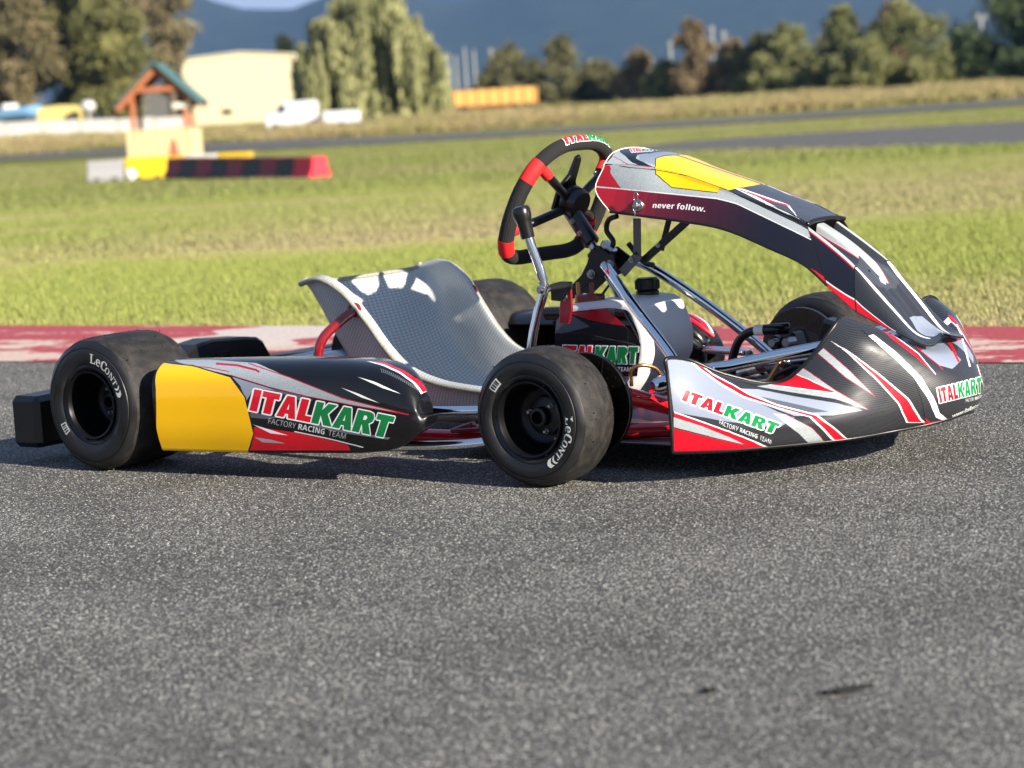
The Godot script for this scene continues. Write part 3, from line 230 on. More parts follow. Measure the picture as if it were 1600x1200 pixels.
		["m","pale",[1.502e-05,0.09431,0.04268,0.09164,0.07293,0.08887,0.1002,0.08631,0.1277,0.08401,0.1579,0.08256,0.1939,0.08259,0.2335,0.08413,0.2748,0.087,0.3152,0.0908,0.3527,0.09476,0.3887,0.09926,0.4244,0.105,0.4601,0.1117,0.4967,0.1198,0.5233,0.1222,0.5498,0.1251,0.5762,0.1283,0.6066,0.1245,0.6381,0.1212,0.6713,0.1182,0.7064,0.1153,0.7431,0.1127,0.7824,0.1108,0.8257,0.1103,0.874,0.1127,0.9288,0.1177,1,0.1227,1,0.126,1,0.129,1,0.1317,1,0.1352,1,0.1327,1,0.1299,1,0.1268,0.9362,0.1222,0.8802,0.1174,0.8315,0.1148,0.7874,0.1152,0.7476,0.1171,0.7104,0.1196,0.675,0.1225,0.6414,0.1258,0.6096,0.1292,0.5787,0.1332,0.5517,0.13,0.5251,0.127,0.498,0.1244,0.4609,0.116,0.425,0.109,0.3892,0.1032,0.3532,0.09856,0.3154,0.0945,0.2751,0.09078,0.2337,0.08782,0.1941,0.08624,0.1581,0.08622,0.128,0.08769,0.1003,0.08994,0.07304,0.09246,0.04268,0.0952,0,0.09784]],
		["m","black",[0,0.4536,0,0.5304,0,0.5425,0.04,0.5225,0.04167,0.55,0.08333,0.55,0.1233,0.4883,0.1172,0.451,0.1026,0.4221,0.113,0.3904,0.1594,0.3638,0.2142,0.3308,0.2653,0.3524,0.3122,0.378,0.2689,0.3533,0.2219,0.3312,0.1732,0.3104,0.1118,0.3584,0.07057,0.4015]],
		["m","crimson",[0.02484,0.3922,0.06929,0.3671,0.1083,0.3268,0.1351,0.3139,0.1629,0.2528,0.1927,0.3157,0.2217,0.3311,0.2187,0.3416,0.1893,0.3329,0.16,0.3283,0.1326,0.3312,0.1069,0.337,0.06892,0.3712,0.02398,0.3961]],
		["m","steel0",[0.1088,0.4209,0.123,0.4526,0.1267,0.4954,0.1536,0.5083,0.1757,0.5318,0.1749,0.469,0.1829,0.4124,0.2118,0.3578,0.1711,0.3649,0.134,0.3756]],
		["m","black",[0.1722,0.4201,0.1706,0.4703,0.1808,0.5219,0.2368,0.5328,0.2867,0.5546,0.3391,0.5721,0.3973,0.5734,0.4556,0.5689,0.5095,0.5717,0.5583,0.5826,0.5754,0.4918,0.575,0.43,0.5547,0.3435,0.5046,0.1493,0.4548,0.1362,0.4065,0.1263,0.3581,0.1189,0.3076,0.1135,0.2673,0.1312,0.2261,0.1524,0.2122,0.352]],
		["m","yellow",[0.1771,0.4194,0.1787,0.4635,0.1912,0.5102,0.2452,0.5225,0.295,0.5423,0.348,0.555,0.4056,0.554,0.4628,0.5498,0.5156,0.5525,0.5641,0.5603,0.573,0.4892,0.5703,0.4358,0.5513,0.3534,0.505,0.1539,0.4554,0.1402,0.4072,0.1298,0.3591,0.1222,0.3089,0.1166,0.2701,0.1342,0.2305,0.1557,0.2154,0.3549]],
		["m","black",[0,0.2869,0.04602,0.3022,0.08003,0.1856,0.1119,0.1741,0.1371,0.1718,0.1645,0.1716,0.1953,0.1745,0.2274,0.1809,0.2661,0.184,0.3045,0.1923,0.3409,0.2271,0.3723,0.3311,0.4066,0.3258,0.44,0.3225,0.4731,0.3217,0.5066,0.3183,0.5405,0.2838,0.5736,0.2028,0.6053,0.1836,0.6374,0.1735,0.671,0.1668,0.7064,0.1616,0.7435,0.1577,0.783,0.1547,0.826,0.153,0.8726,0.1539,0.9237,0.1571,0.9279,0.1616,0.8764,0.1583,0.8296,0.1574,0.7862,0.1591,0.7464,0.1623,0.709,0.167,0.6733,0.1732,0.6392,0.1817,0.6066,0.1969,0.5725,0.2499,0.5372,0.337,0.504,0.3385,0.4705,0.3397,0.4373,0.3406,0.4038,0.3424,0.3691,0.3462,0.338,0.3281,0.3041,0.2444,0.2665,0.1968,0.2276,0.1921,0.1953,0.1816,0.1644,0.178,0.1369,0.1782,0.1118,0.1813,0.08011,0.2008,0.0435,0.3276,0,0.3406]],
		["m","carbon",[0.5717,0.4076,0.5729,0.4335,0.5737,0.4919,0.5592,0.5744,0.6175,0.5722,0.6756,0.5777,0.7324,0.596,0.7923,0.6215,0.8606,0.6509,0.9228,0.66,1,0.5274,1,0.4667,1,0.4101,0.9453,0.3331,0.8601,0.3286,0.7768,0.3517,0.7026,0.3708,0.6349,0.3884]],
		["m","white",[0.5542,0.3861,0.5787,0.4141,0.6263,0.4183,0.6754,0.4261,0.7248,0.4392,0.7742,0.4564,0.8503,0.4,0.925,0.3138,0.8471,0.188,0.7782,0.2085,0.7098,0.3357,0.6542,0.3553,0.6033,0.3713]],
		["m","carbon",[0.5945,0.4027,0.6392,0.4054,0.6859,0.4114,0.7326,0.4229,0.7797,0.4378,0.8528,0.3877,0.925,0.3138,0.9453,0.3331,0.8804,0.3188,0.8176,0.3296,0.7543,0.3547,0.6975,0.3715,0.6444,0.3867]],
		["m","red",[0.575,0.3834,0.6056,0.3839,0.637,0.3852,0.6695,0.3879,0.7031,0.3928,0.7309,0.408,0.7574,0.4259,0.7835,0.4439,0.7756,0.4556,0.7501,0.4383,0.7246,0.4214,0.6979,0.4055,0.6651,0.4004,0.633,0.3974,0.6019,0.3958,0.5714,0.395]],
		["o","white",[0.06747,0.4444,0.02387,0.4854,0.02517,0.4905,0.07061,0.4472],[0.0005308,0.001648,0.006742,-0.008652]],
		["o","white",[0.02537,0.4915,0.02507,0.5059,0.04596,0.4878,0.04505,0.4848,0.07632,0.4524,0.07326,0.4495,0.04336,0.4803,0.04194,0.4776],[0.0005308,0.001648,0.006742,-0.008652]],
		["o","white",[0.07859,0.4547,0.02281,0.513,0.01755,0.5223,0.08563,0.4626,0.08297,0.4596,0.07584,0.467,0.0749,0.4655,0.08133,0.4577],[0.0005308,0.001648,0.006742,-0.008652]],
		["o","white",[0.08595,0.4631,0.007137,0.5334,0,0.542,0.07656,0.4798,0.07809,0.4835,0.09051,0.4696],[0.0005308,0.001648,0.006742,-0.008652]],
		["o","white",[0.09084,0.4701,0.02862,0.5329,0.02569,0.5375,0.0483,0.5215,0.04167,0.5225,0.004894,0.5569,0.06134,0.5141,0.09639,0.4811,0.09421,0.4764,0.07074,0.4988,0.09309,0.4735],[0.0005308,0.001648,0.006742,-0.008652]],
		["o","white",[0.09645,0.4812,0.04,0.5425,0.0625,0.5225,0.1003,0.4931,0.09902,0.4883,0.0883,0.5002,0.08816,0.4977,0.0981,0.4855],[0.0005308,0.001648,0.006742,-0.008652]],
		["o","white",[0.1004,0.4938,0.04167,0.55,0.08333,0.5225,0.08333,0.5225,0.08333,0.5225,0.05504,0.5543,0.08361,0.5253,0.02028,0.5933,0.1019,0.5016,0.05113,0.5531,0.04982,0.5538,0.1014,0.4991],[0.0005308,0.001648,0.006742,-0.008652]],
		["o","white",[0.08333,0.5225,0.0625,0.55,0.04167,0.5775,0.0625,0.55,0.09979,0.5226,0.03062,0.5901,0.0625,0.55,0.08333,0.5225],[0.0005308,0.001648,0.006742,-0.008652]],
		["p","red",[0.06747,0.4444,0.02387,0.4854,0.02517,0.4905,0.07061,0.4472]],
		["p","red",[0.02537,0.4915,0.02507,0.5059,0.04596,0.4878,0.04505,0.4848,0.07632,0.4524,0.07326,0.4495,0.04336,0.4803,0.04194,0.4776]],
		["p","red",[0.07859,0.4547,0.02281,0.513,0.01755,0.5223,0.08563,0.4626,0.08297,0.4596,0.07584,0.467,0.0749,0.4655,0.08133,0.4577]],
		["p","red",[0.08595,0.4631,0.007137,0.5334,0,0.542,0.07656,0.4798,0.07809,0.4835,0.09051,0.4696]],
		["p","green",[0.09084,0.4701,0.02862,0.5329,0.02569,0.5375,0.0483,0.5215,0.04167,0.5225,0.004894,0.5569,0.06134,0.5141,0.09639,0.4811,0.09421,0.4764,0.07074,0.4988,0.09309,0.4735]],
		["p","green",[0.09645,0.4812,0.04,0.5425,0.0625,0.5225,0.1003,0.4931,0.09902,0.4883,0.0883,0.5002,0.08816,0.4977,0.0981,0.4855]],
		["p","green",[0.1004,0.4938,0.04167,0.55,0.08333,0.5225,0.08333,0.5225,0.08333,0.5225,0.05504,0.5543,0.08361,0.5253,0.02028,0.5933,0.1019,0.5016,0.05113,0.5531,0.04982,0.5538,0.1014,0.4991]],
		["p","green",[0.08333,0.5225,0.0625,0.55,0.04167,0.5775,0.0625,0.55,0.09979,0.5226,0.03062,0.5901,0.0625,0.55,0.08333,0.5225]],
		["p","white",[0.05193,0.4908,0.0664,0.4751,0.06689,0.4761]],
		["p","white",[0.01253,0.566,0.07218,0.5163,0.07166,0.5183]],
		["p","white",[0.04364,0.5555,0.04479,0.5573,0.08333,0.5225,0.04937,0.5539,0.06066,0.5404]],
		["t","white","never follow.",[0.2226,0.03651,0.4408,0.05445,0.2248,0.05286,0.4469,0.07459],700,0.22],
		["m","red",[0.8395,0,0.9217,0.02155,1,0.03034,1,0.03462,1,0.01724,0.9895,0.01199,0.9004,0]]],
	"tip": [
		["m","navy",[0,0,0.1,0,0.2,0,0.285,0,0.285,0.14,0.2,0.14,0.1,0.14,0,0.14]],
		["m","flake",[0,0.145,0.1,0.145,0.2,0.145,0.285,0.145,0.285,0.185,0.2,0.2,0.1,0.205,0,0.205]],
		["m","crimson",[0,0.138,0.1,0.138,0.2,0.138,0.285,0.138,0.285,0.146,0.2,0.146,0.1,0.146,0,0.146]],
		["m","flake",[0,0.37,0.1,0.37,0.2,0.375,0.3,0.39,0.4,0.425,0.47,0.47,0.47,0.53,0.4,0.575,0.3,0.61,0.2,0.625,0.1,0.63,0,0.63]],
		["p","crimson",[0,0.362,0.1,0.362,0.2,0.367,0.3,0.382,0.4,0.417,0.47,0.462,0.47,0.475,0.4,0.427,0.3,0.392,0.2,0.377,0.1,0.372,0,0.372]],
		["p","crimson",[0,0.638,0.1,0.638,0.2,0.633,0.3,0.618,0.4,0.583,0.47,0.538,0.47,0.525,0.4,0.573,0.3,0.608,0.2,0.623,0.1,0.628,0,0.628]],
		["m","red",[0,0,0.08,0,0.18,0,0.285,0,0.285,0.04,0.18,0.028,0.08,0.014,0,0]],
		["m","white",[0,0,0.08,0.014,0.18,0.028,0.285,0.04,0.285,0.045,0.18,0.033,0.08,0.019,0,0.005]],
		["m","red",[0.29,0,0.38,0,0.47,0,0.55,0,0.55,0,0.47,0.018,0.38,0.03,0.29,0.04]],
		["m","white",[0.29,0.04,0.38,0.03,0.47,0.018,0.55,0,0.55,0.005,0.47,0.023,0.38,0.035,0.29,0.045]],
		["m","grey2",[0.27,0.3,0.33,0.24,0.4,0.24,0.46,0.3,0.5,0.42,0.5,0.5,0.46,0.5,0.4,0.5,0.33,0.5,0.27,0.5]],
		["m","flake",[0.27,0.44,0.33,0.445,0.4,0.46,0.47,0.495,0.47,0.5,0.4,0.5,0.33,0.5,0.27,0.5]],
		["m","white",[0.292,0.155,0.38,0.165,0.5,0.175,0.62,0.19,0.74,0.205,0.84,0.215,0.84,0.235,0.74,0.25,0.62,0.245,0.5,0.235,0.38,0.225,0.292,0.2]],
		["m","black",[0.284,0,0.292,0,0.292,0.21,0.284,0.21]],
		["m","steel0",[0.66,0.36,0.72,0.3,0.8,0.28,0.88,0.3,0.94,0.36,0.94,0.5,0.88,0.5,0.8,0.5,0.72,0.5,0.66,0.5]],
		["p","pale",[0.425,0.46,0.45,0.44,0.475,0.47,0.45,0.5]],
		["p","black",[0.345,0.34,0.36,0.335,0.37,0.36,0.352,0.37]]],
}

# outlines of the letters of the maker's word: advance, then x, y pairs
const LETTERS := {
	"I": [0.36, [0, 0, 0, 1, 0.3, 1, 0.3, 0]],
	"T": [0.72, [0, 1, 0.68, 1, 0.68, 0.73, 0.49, 0.73, 0.49, 0, 0.19, 0, 0.19, 0.73, 0, 0.73]],
	"A": [0.8, [0, 0, 0.23, 1, 0.53, 1, 0.76, 0, 0.47, 0, 0.44, 0.18, 0.32, 0.18, 0.29, 0]],
	"L": [0.6, [0, 0, 0, 1, 0.3, 1, 0.3, 0.27, 0.56, 0.27, 0.56, 0]],
	"K": [0.84, [0, 0, 0, 1, 0.29, 1, 0.29, 0.66, 0.47, 1, 0.81, 1, 0.54, 0.53, 0.83, 0, 0.49, 0, 0.29, 0.42, 0.29, 0]],
	"R": [0.78, [0, 0, 0, 1, 0.47, 1, 0.63, 0.94, 0.7, 0.76, 0.67, 0.58, 0.55, 0.47, 0.74, 0, 0.43, 0, 0.31, 0.37, 0.29, 0.37, 0.29, 0]],
}


# ------------------------------------------------------------------ mesh builder
class MB:
	var v := PackedVector3Array()
	var n := PackedVector3Array()
	var uv := PackedVector2Array()
	var ix := PackedInt32Array()
	func vert(p: Vector3, nn: Vector3, t := Vector2.ZERO) -> int:
		v.append(p); n.append(nn.normalized()); uv.append(t)
		return v.size() - 1
	func tri(a: int, b: int, c: int) -> void:
		var g := (v[c] - v[a]).cross(v[b] - v[a])
		if g.length_squared() < 1e-18:
			return
		if g.dot(n[a] + n[b] + n[c]) < 0.0:
			ix.append_array([a, c, b])
		else:
			ix.append_array([a, b, c])
	func quad(a: int, b: int, c: int, d: int) -> void:
		tri(a, b, c); tri(a, c, d)
	func flat(pts: Array, away: Vector3) -> void:
		# a flat convex face that looks away from the point given
		var g: Vector3 = (pts[2] - pts[0]).cross(pts[1] - pts[0])
		var mid := Vector3.ZERO
		for p in pts:
			mid += p / pts.size()
		if g.dot(mid - away) < 0.0:
			g = -g
		var first := v.size()
		for p in pts:
			vert(p, g, Vector2(p.x, p.z))
		for i in range(1, pts.size() - 1):
			tri(first, first + i, first + i + 1)
	func grid(rows: int, cols: int, P: PackedVector3Array, N: PackedVector3Array, T: PackedVector2Array) -> void:
		var f := v.size()
		for i in P.size():
			vert(P[i], N[i], T[i])
		for r in rows - 1:
			for c in cols - 1:
				quad(f + r * cols + c, f + r * cols + c + 1, f + (r + 1) * cols + c + 1, f + (r + 1) * cols + c)
	func mesh(m: Material, into: ArrayMesh = null) -> ArrayMesh:
		var a := []
		a.resize(Mesh.ARRAY_MAX)
		a[Mesh.ARRAY_VERTEX] = v; a[Mesh.ARRAY_NORMAL] = n; a[Mesh.ARRAY_TEX_UV] = uv; a[Mesh.ARRAY_INDEX] = ix
		var am := into if into else ArrayMesh.new()
		am.add_surface_from_arrays(Mesh.PRIMITIVE_TRIANGLES, a)
		am.surface_set_material(am.get_surface_count() - 1, m)
		return am
	# ---- shapes
	func tube(path: Array, r, seg := 12, closed := false, caps := true) -> void:
		var k := path.size()
		var up := Vector3.UP
		var rings := []
		var t0: Vector3 = (path[1] - path[0]).normalized()
		if absf(t0.dot(up)) > 0.95:
			up = Vector3.RIGHT
		var s := t0.cross(up).normalized()
		for i in k + (1 if closed else 0):
			var j := i % k
			var a: Vector3 = path[(j - 1 + k) % k] if closed else path[maxi(j - 1, 0)]
			var b: Vector3 = path[(j + 1) % k] if closed else path[mini(j + 1, k - 1)]
			var t := (b - a).normalized()
			s = (s - t * s.dot(t)).normalized()
			var w := t.cross(s)
			var rr: float = r[j] if r is Array else r
			var ring := []
			for q in seg + 1:
				var an := TAU * q / seg
				var d := s * cos(an) + w * sin(an)
				ring.append(vert(path[j] + d * rr, d, Vector2(float(q) / seg, float(i) / k)))
			if rings.size():
				for q in seg:
					quad(rings[-1][q], rings[-1][q + 1], ring[q + 1], ring[q])
			rings.append(ring)
		if caps and not closed:
			for e in [0, -1]:
				var d2: Vector3 = (path[0] - path[1]) if e == 0 else (path[-1] - path[-2])
				var f := v.size()
				vert(path[e], d2)
				for q in seg + 1:
					vert(v[rings[e][q]], d2)
				for q in seg:
					tri(f, f + 1 + q, f + 2 + q)
	func lathe(prof: Array, seg: int, tf: Transform3D, smooth := 35.0) -> void:
		# prof: Vector2(radius, along the axis); the axis is local z
		var m := prof.size()
		var nn := []
		for i in m - 1:
			var d: Vector2 = prof[i + 1] - prof[i]
			nn.append(Vector2(d.y, -d.x).normalized())
		# which way is out: taken from the profile's order (counter-clockwise seen with radius up)
		for i in m - 1:
			var na: Vector2 = nn[i]
			var nb: Vector2 = nn[i]
			if i > 0 and absf(na.angle_to(nn[i - 1])) < deg_to_rad(smooth):
				na = (nn[i] + nn[i - 1]).normalized()
			if i < m - 2 and absf(nb.angle_to(nn[i + 1])) < deg_to_rad(smooth):
				nb = (nn[i] + nn[i + 1]).normalized()
			var f := v.size()
			for q in seg + 1:
				var an := TAU * q / seg
				var e := Vector3(cos(an), sin(an), 0)
				vert(tf * (e * prof[i].x + Vector3(0, 0, prof[i].y)), tf.basis * (e * na.x + Vector3(0, 0, na.y)), Vector2(float(q) / seg, float(i) / (m - 1)))
				vert(tf * (e * prof[i + 1].x + Vector3(0, 0, prof[i + 1].y)), tf.basis * (e * nb.x + Vector3(0, 0, nb.y)), Vector2(float(q) / seg, float(i + 1) / (m - 1)))
			for q in seg:
				quad(f + q * 2, f + q * 2 + 2, f + q * 2 + 3, f + q * 2 + 1)
	func box(size: Vector3, tf := Transform3D(), bevel := 0.0) -> void:
		var h := size / 2.0
		var b := minf(bevel, minf(h.x, minf(h.y, h.z)) * 0.9)
		var pts := {}
		for sx in [-1, 1]:
			for sy in [-1, 1]:
				for sz in [-1, 1]:
					pts[[sx, sy, sz]] = [tf * Vector3(sx * h.x, sy * (h.y - b), sz * (h.z - b)), tf * Vector3(sx * (h.x - b), sy * h.y, sz * (h.z - b)), tf * Vector3(sx * (h.x - b), sy * (h.y - b), sz * h.z)]
		var o := tf.origin
		for s in [-1, 1]:
			flat([pts[[s, -1, -1]][0], pts[[s, 1, -1]][0], pts[[s, 1, 1]][0], pts[[s, -1, 1]][0]], o)
			flat([pts[[-1, s, -1]][1], pts[[1, s, -1]][1], pts[[1, s, 1]][1], pts[[-1, s, 1]][1]], o)
			flat([pts[[-1, -1, s]][2], pts[[1, -1, s]][2], pts[[1, 1, s]][2], pts[[-1, 1, s]][2]], o)
		if b > 0.0:
			for s in [-1, 1]:
				for t in [-1, 1]:
					flat([pts[[s, t, -1]][0], pts[[s, t, 1]][0], pts[[s, t, 1]][1], pts[[s, t, -1]][1]], o)
					flat([pts[[s, -1, t]][0], pts[[s, 1, t]][0], pts[[s, 1, t]][2], pts[[s, -1, t]][2]], o)
					flat([pts[[-1, s, t]][1], pts[[1, s, t]][1], pts[[1, s, t]][2], pts[[-1, s, t]][2]], o)
					for q in [-1, 1]:
						flat(pts[[s, t, q]], o)
	func plate(poly: PackedVector2Array, depth: float, tf: Transform3D, bevel := 0.0) -> void:
		# polygon in local xy, thick along local z (from -depth/2 to depth/2)
		if Geometry2D.is_polygon_clockwise(poly):
			poly.reverse()
		var inner := poly
		if bevel > 0.0:
			var off := Geometry2D.offset_polygon(poly, -bevel, Geometry2D.JOIN_MITER)
			if off.size() == 1 and off[0].size() == poly.size():
				inner = off[0]
				# line the two rings up
				var best := 0
				for i in inner.size():
					if inner[i].distance_to(poly[0]) < inner[best].distance_to(poly[0]):
						best = i
				var turned := PackedVector2Array()
				for i in inner.size():
					turned.append(inner[(i + best) % inner.size()])
				if Geometry2D.is_polygon_clockwise(turned):
					turned.reverse()
				inner = turned
			else:
				bevel = 0.0
		var cut := Geometry2D.triangulate_polygon(inner)
		for s in [-1.0, 1.0]:
			var f := v.size()
			for p in inner:
				vert(tf * Vector3(p.x, p.y, s * depth / 2.0), tf.basis * Vector3(0, 0, s), p)
			for i in range(0, cut.size(), 3):
				tri(f + cut[i], f + cut[i + 1], f + cut[i + 2])
			if bevel > 0.0:
				for i in poly.size():
					var j := (i + 1) % poly.size()
					var e := (poly[j] - poly[i]).normalized()
					var nn := tf.basis * Vector3(e.y, -e.x, s)
					var z1: float = s * depth / 2.0
					var z0: float = s * (depth / 2.0 - bevel)
					quad(vert(tf * Vector3(inner[i].x, inner[i].y, z1), nn), vert(tf * Vector3(inner[j].x, inner[j].y, z1), nn), vert(tf * Vector3(poly[j].x, poly[j].y, z0), nn), vert(tf * Vector3(poly[i].x, poly[i].y, z0), nn))
		var d := depth / 2.0 - bevel
		for i in poly.size():
			var j := (i + 1) % poly.size()
			var e := (poly[j] - poly[i]).normalized()
			var nn := tf.basis * Vector3(e.y, -e.x, 0)
			quad(vert(tf * Vector3(poly[i].x, poly[i].y, -d), nn), vert(tf * Vector3(poly[j].x, poly[j].y, -d), nn), vert(tf * Vector3(poly[j].x, poly[j].y, d), nn), vert(tf * Vector3(poly[i].x, poly[i].y, d), nn))
	func cyl(a: Vector3, b: Vector3, r: float, seg := 14, chamfer := 0.0) -> void:
		var l := a.distance_to(b)
		var c := minf(chamfer, r * 0.6)
		lathe([Vector2(0.0, 0.0), Vector2(r - c, 0.0), Vector2(r, c), Vector2(r, l - c), Vector2(r - c, l), Vector2(0.0, l)], seg, along(a, b))
	static func along(a: Vector3, b: Vector3) -> Transform3D:
		# local z runs from a to b
		var z := (b - a).normalized()
		var x := Vector3.UP.cross(z)
		if x.length() < 0.05:
			x = Vector3.RIGHT.cross(z)
		x = x.normalized()
		return Transform3D(Basis(x, z.cross(x), z), a)

# ------------------------------------------------------------------ small helpers
var used := {}

func numbered(called: String) -> String:
	used[called] = used.get(called, -1) + 1
	return called if used[called] == 0 else "%s_%03d" % [called, used[called]]

func part(called: String, mesh: Mesh, parent: Node3D) -> MeshInstance3D:
	var o := MeshInstance3D.new()
	o.name = called
	o.mesh = mesh
	parent.add_child(o, true)
	return o

func bit(called: String, mb: MB, m: Material, parent: Node3D) -> MeshInstance3D:
	return part(called, mb.mesh(m), parent)

func holder(called: String, parent: Node3D, at := Vector3.ZERO) -> Node3D:
	var o := Node3D.new()
	o.name = called
	parent.add_child(o, true)
	o.position = at
	return o

func tag(o: Node3D, label: String, category: String, group := "") -> Node3D:
	o.set_meta("label", label)
	o.set_meta("category", category)
	if group:
		o.set_meta("group", group)
	return o

func thing(called: String, label: String, category: String, at := Vector3.ZERO, turn := 0.0, group := "") -> Node3D:
	var o := holder(numbered(called), self, at)
	o.rotation.y = turn
	return tag(o, label, category, group)

func structure(called: String, mesh: Mesh, label := "") -> MeshInstance3D:
	var o := part(numbered(called), mesh, self)
	o.set_meta("kind", "structure")
	if label:
		o.set_meta("label", label)
	return o

func mat(c: Color, rough := 0.6, metal := 0.0, coat := 0.0) -> StandardMaterial3D:
	var m := StandardMaterial3D.new()
	m.albedo_color = c
	m.roughness = rough
	m.metallic = metal
	if coat > 0.0:
		m.clearcoat_enabled = true
		m.clearcoat = coat
		m.clearcoat_roughness = 0.06
	return m

func noise(freq: float, seed_: int, kind := FastNoiseLite.TYPE_SIMPLEX_SMOOTH, oct := 4) -> FastNoiseLite:
	var f := FastNoiseLite.new()
	f.noise_type = kind
	f.frequency = freq
	f.seed = seed_
	f.fractal_octaves = oct
	return f

func tex(im: Image) -> ImageTexture:
	return ImageTexture.create_from_image(im)

func catmull(a: Vector3, b: Vector3, c: Vector3, d: Vector3, t: float) -> Vector3:
	return 0.5 * (2.0 * b + (c - a) * t + (2.0 * a - 5.0 * b + 4.0 * c - d) * t * t + (3.0 * b - a - 3.0 * c + d) * t * t * t)

func on_line(P: Array, s: float) -> Vector3:
	var k := P.size() - 1
	s = clampf(s, 0.0, 1.0) * k
	var i := mini(int(s), k - 1)
	return catmull(P[maxi(i - 1, 0)], P[i], P[i + 1], P[mini(i + 2, k)], s - i)

func curve(P: Array, steps := 6) -> Array:
	var out := []
	var k := (P.size() - 1) * steps
	for i in k + 1:
		out.append(on_line(P, float(i) / k))
	return out

func net(called: String) -> Array:
	var rows := []
	for r in NETS[called]:
		var row := []
		for i in range(0, r.size(), 3):
			row.append(Vector3(r[i], r[i + 1], r[i + 2]))
		rows.append(row)
	return rows

# a moulded panel: printed outside, plain inside, and an edge of its own thickness
func panel(rows: Array, nu: int, nv: int, thick: float, inside: Vector3, front: Material, back: Material, tf := Transform3D()) -> ArrayMesh:
	var P := PackedVector3Array()
	var T := PackedVector2Array()
	for j in nv + 1:
		var v := float(j) / nv
		for i in nu + 1:
			var u := float(i) / nu
			var c := []
			for r in rows:
				c.append(on_line(r, u))
			P.append(tf * on_line(c, v))
			T.append(Vector2(u, v))
	var w := nu + 1
	var N := PackedVector3Array()
	for j in nv + 1:
		for i in nu + 1:
			var du := P[j * w + mini(i + 1, nu)] - P[j * w + maxi(i - 1, 0)]
			var dv := P[mini(j + 1, nv) * w + i] - P[maxi(j - 1, 0) * w + i]
			var g := du.cross(dv).normalized()
			N.append(g)
	# one sign for the whole panel: away from the point inside
	var vote := 0.0
	for i in P.size():
		vote += N[i].dot(P[i] - tf * inside)
	if vote < 0.0:
		for i in N.size():
			N[i] = -N[i]
	var a := MB.new()
	a.grid(nv + 1, w, P, N, T)
	var am := a.mesh(front)
	var b := MB.new()
	var Q := PackedVector3Array()
	var M := PackedVector3Array()
	for i in P.size():
		Q.append(P[i] - N[i] * thick)
		M.append(-N[i])
	b.grid(nv + 1, w, Q, M, T)
	for e in 4:
		var last := -1
		var count := w if e < 2 else nv + 1
		for q in count:
			var k: int = [q, nv * w + q, q * w, q * w + nu][e]
			var inward: int = [k + w, k - w, k + 1, k - 1][e]
			var out := (P[k] - P[inward]).normalized()
			var x := b.vert(P[k], out + N[k] * 0.6)
			b.vert(P[k] + out * thick * 0.45 - N[k] * thick * 0.5, out)
			b.vert(Q[k], out - N[k] * 0.6)
			if last >= 0:
				b.quad(last, x, x + 1, last + 1)
				b.quad(last + 1, x + 1, x + 2, last + 2)
			last = x
	return b.mesh(back, am)

# ------------------------------------------------------------------ print: polygons and letters drawn into an image
func fill(im: Image, pts: PackedVector2Array, c: Color) -> void:
	var lo := 1e9
	var hi := -1e9
	for p in pts:
		lo = minf(lo, p.y); hi = maxf(hi, p.y)
	var k := pts.size()
	for y in range(maxi(0, floori(lo)), mini(im.get_height() - 1, ceili(hi)) + 1):
		var yy := y + 0.5
		var xs := []
		for i in k:
			var a := pts[i]
			var b := pts[(i + 1) % k]
			if (a.y <= yy) != (b.y <= yy):
				xs.append(a.x + (b.x - a.x) * (yy - a.y) / (b.y - a.y))
		xs.sort()
		for i in range(0, xs.size() - 1, 2):
			var x0 := maxi(0, roundi(xs[i]))
			var x1 := mini(im.get_width(), roundi(xs[i + 1]))
			if x1 > x0:
				im.fill_rect(Rect2i(x0, y, x1 - x0, 1), c)

func glyphs(words: String, weight: int, font_name := "Droid Sans") -> Array:
	# triangles of a line of text, one em high, and its width
	var f := SystemFont.new()
	f.font_names = PackedStringArray([font_name])
	f.font_weight = weight
	f.font_italic = false
	var t := TextMesh.new()
	t.text = words
	t.font = f
	t.font_size = 96
	t.pixel_size = 1.0 / 96.0
	t.depth = 0.0
	t.curve_step = 1.0
	t.horizontal_alignment = HORIZONTAL_ALIGNMENT_LEFT
	t.vertical_alignment = VERTICAL_ALIGNMENT_BOTTOM
	var a := t.get_mesh_arrays()
	var v: PackedVector3Array = a[Mesh.ARRAY_VERTEX]
	var ix: PackedInt32Array = a[Mesh.ARRAY_INDEX] if a[Mesh.ARRAY_INDEX] != null and a[Mesh.ARRAY_INDEX].size() else PackedInt32Array(range(v.size()))
	var lo := Vector2(1e9, 1e9)
	var hi := Vector2(-1e9, -1e9)
	for p in v:
		lo = lo.min(Vector2(p.x, p.y)); hi = hi.max(Vector2(p.x, p.y))
	var tris := []
	for i in range(0, ix.size(), 3):
		tris.append([Vector2(v[ix[i]].x, v[ix[i]].y) - Vector2(lo.x, 0), Vector2(v[ix[i + 1]].x, v[ix[i + 1]].y) - Vector2(lo.x, 0), Vector2(v[ix[i + 2]].x, v[ix[i + 2]].y) - Vector2(lo.x, 0)])
	return [tris, hi.x - lo.x, lo.y, hi.y]

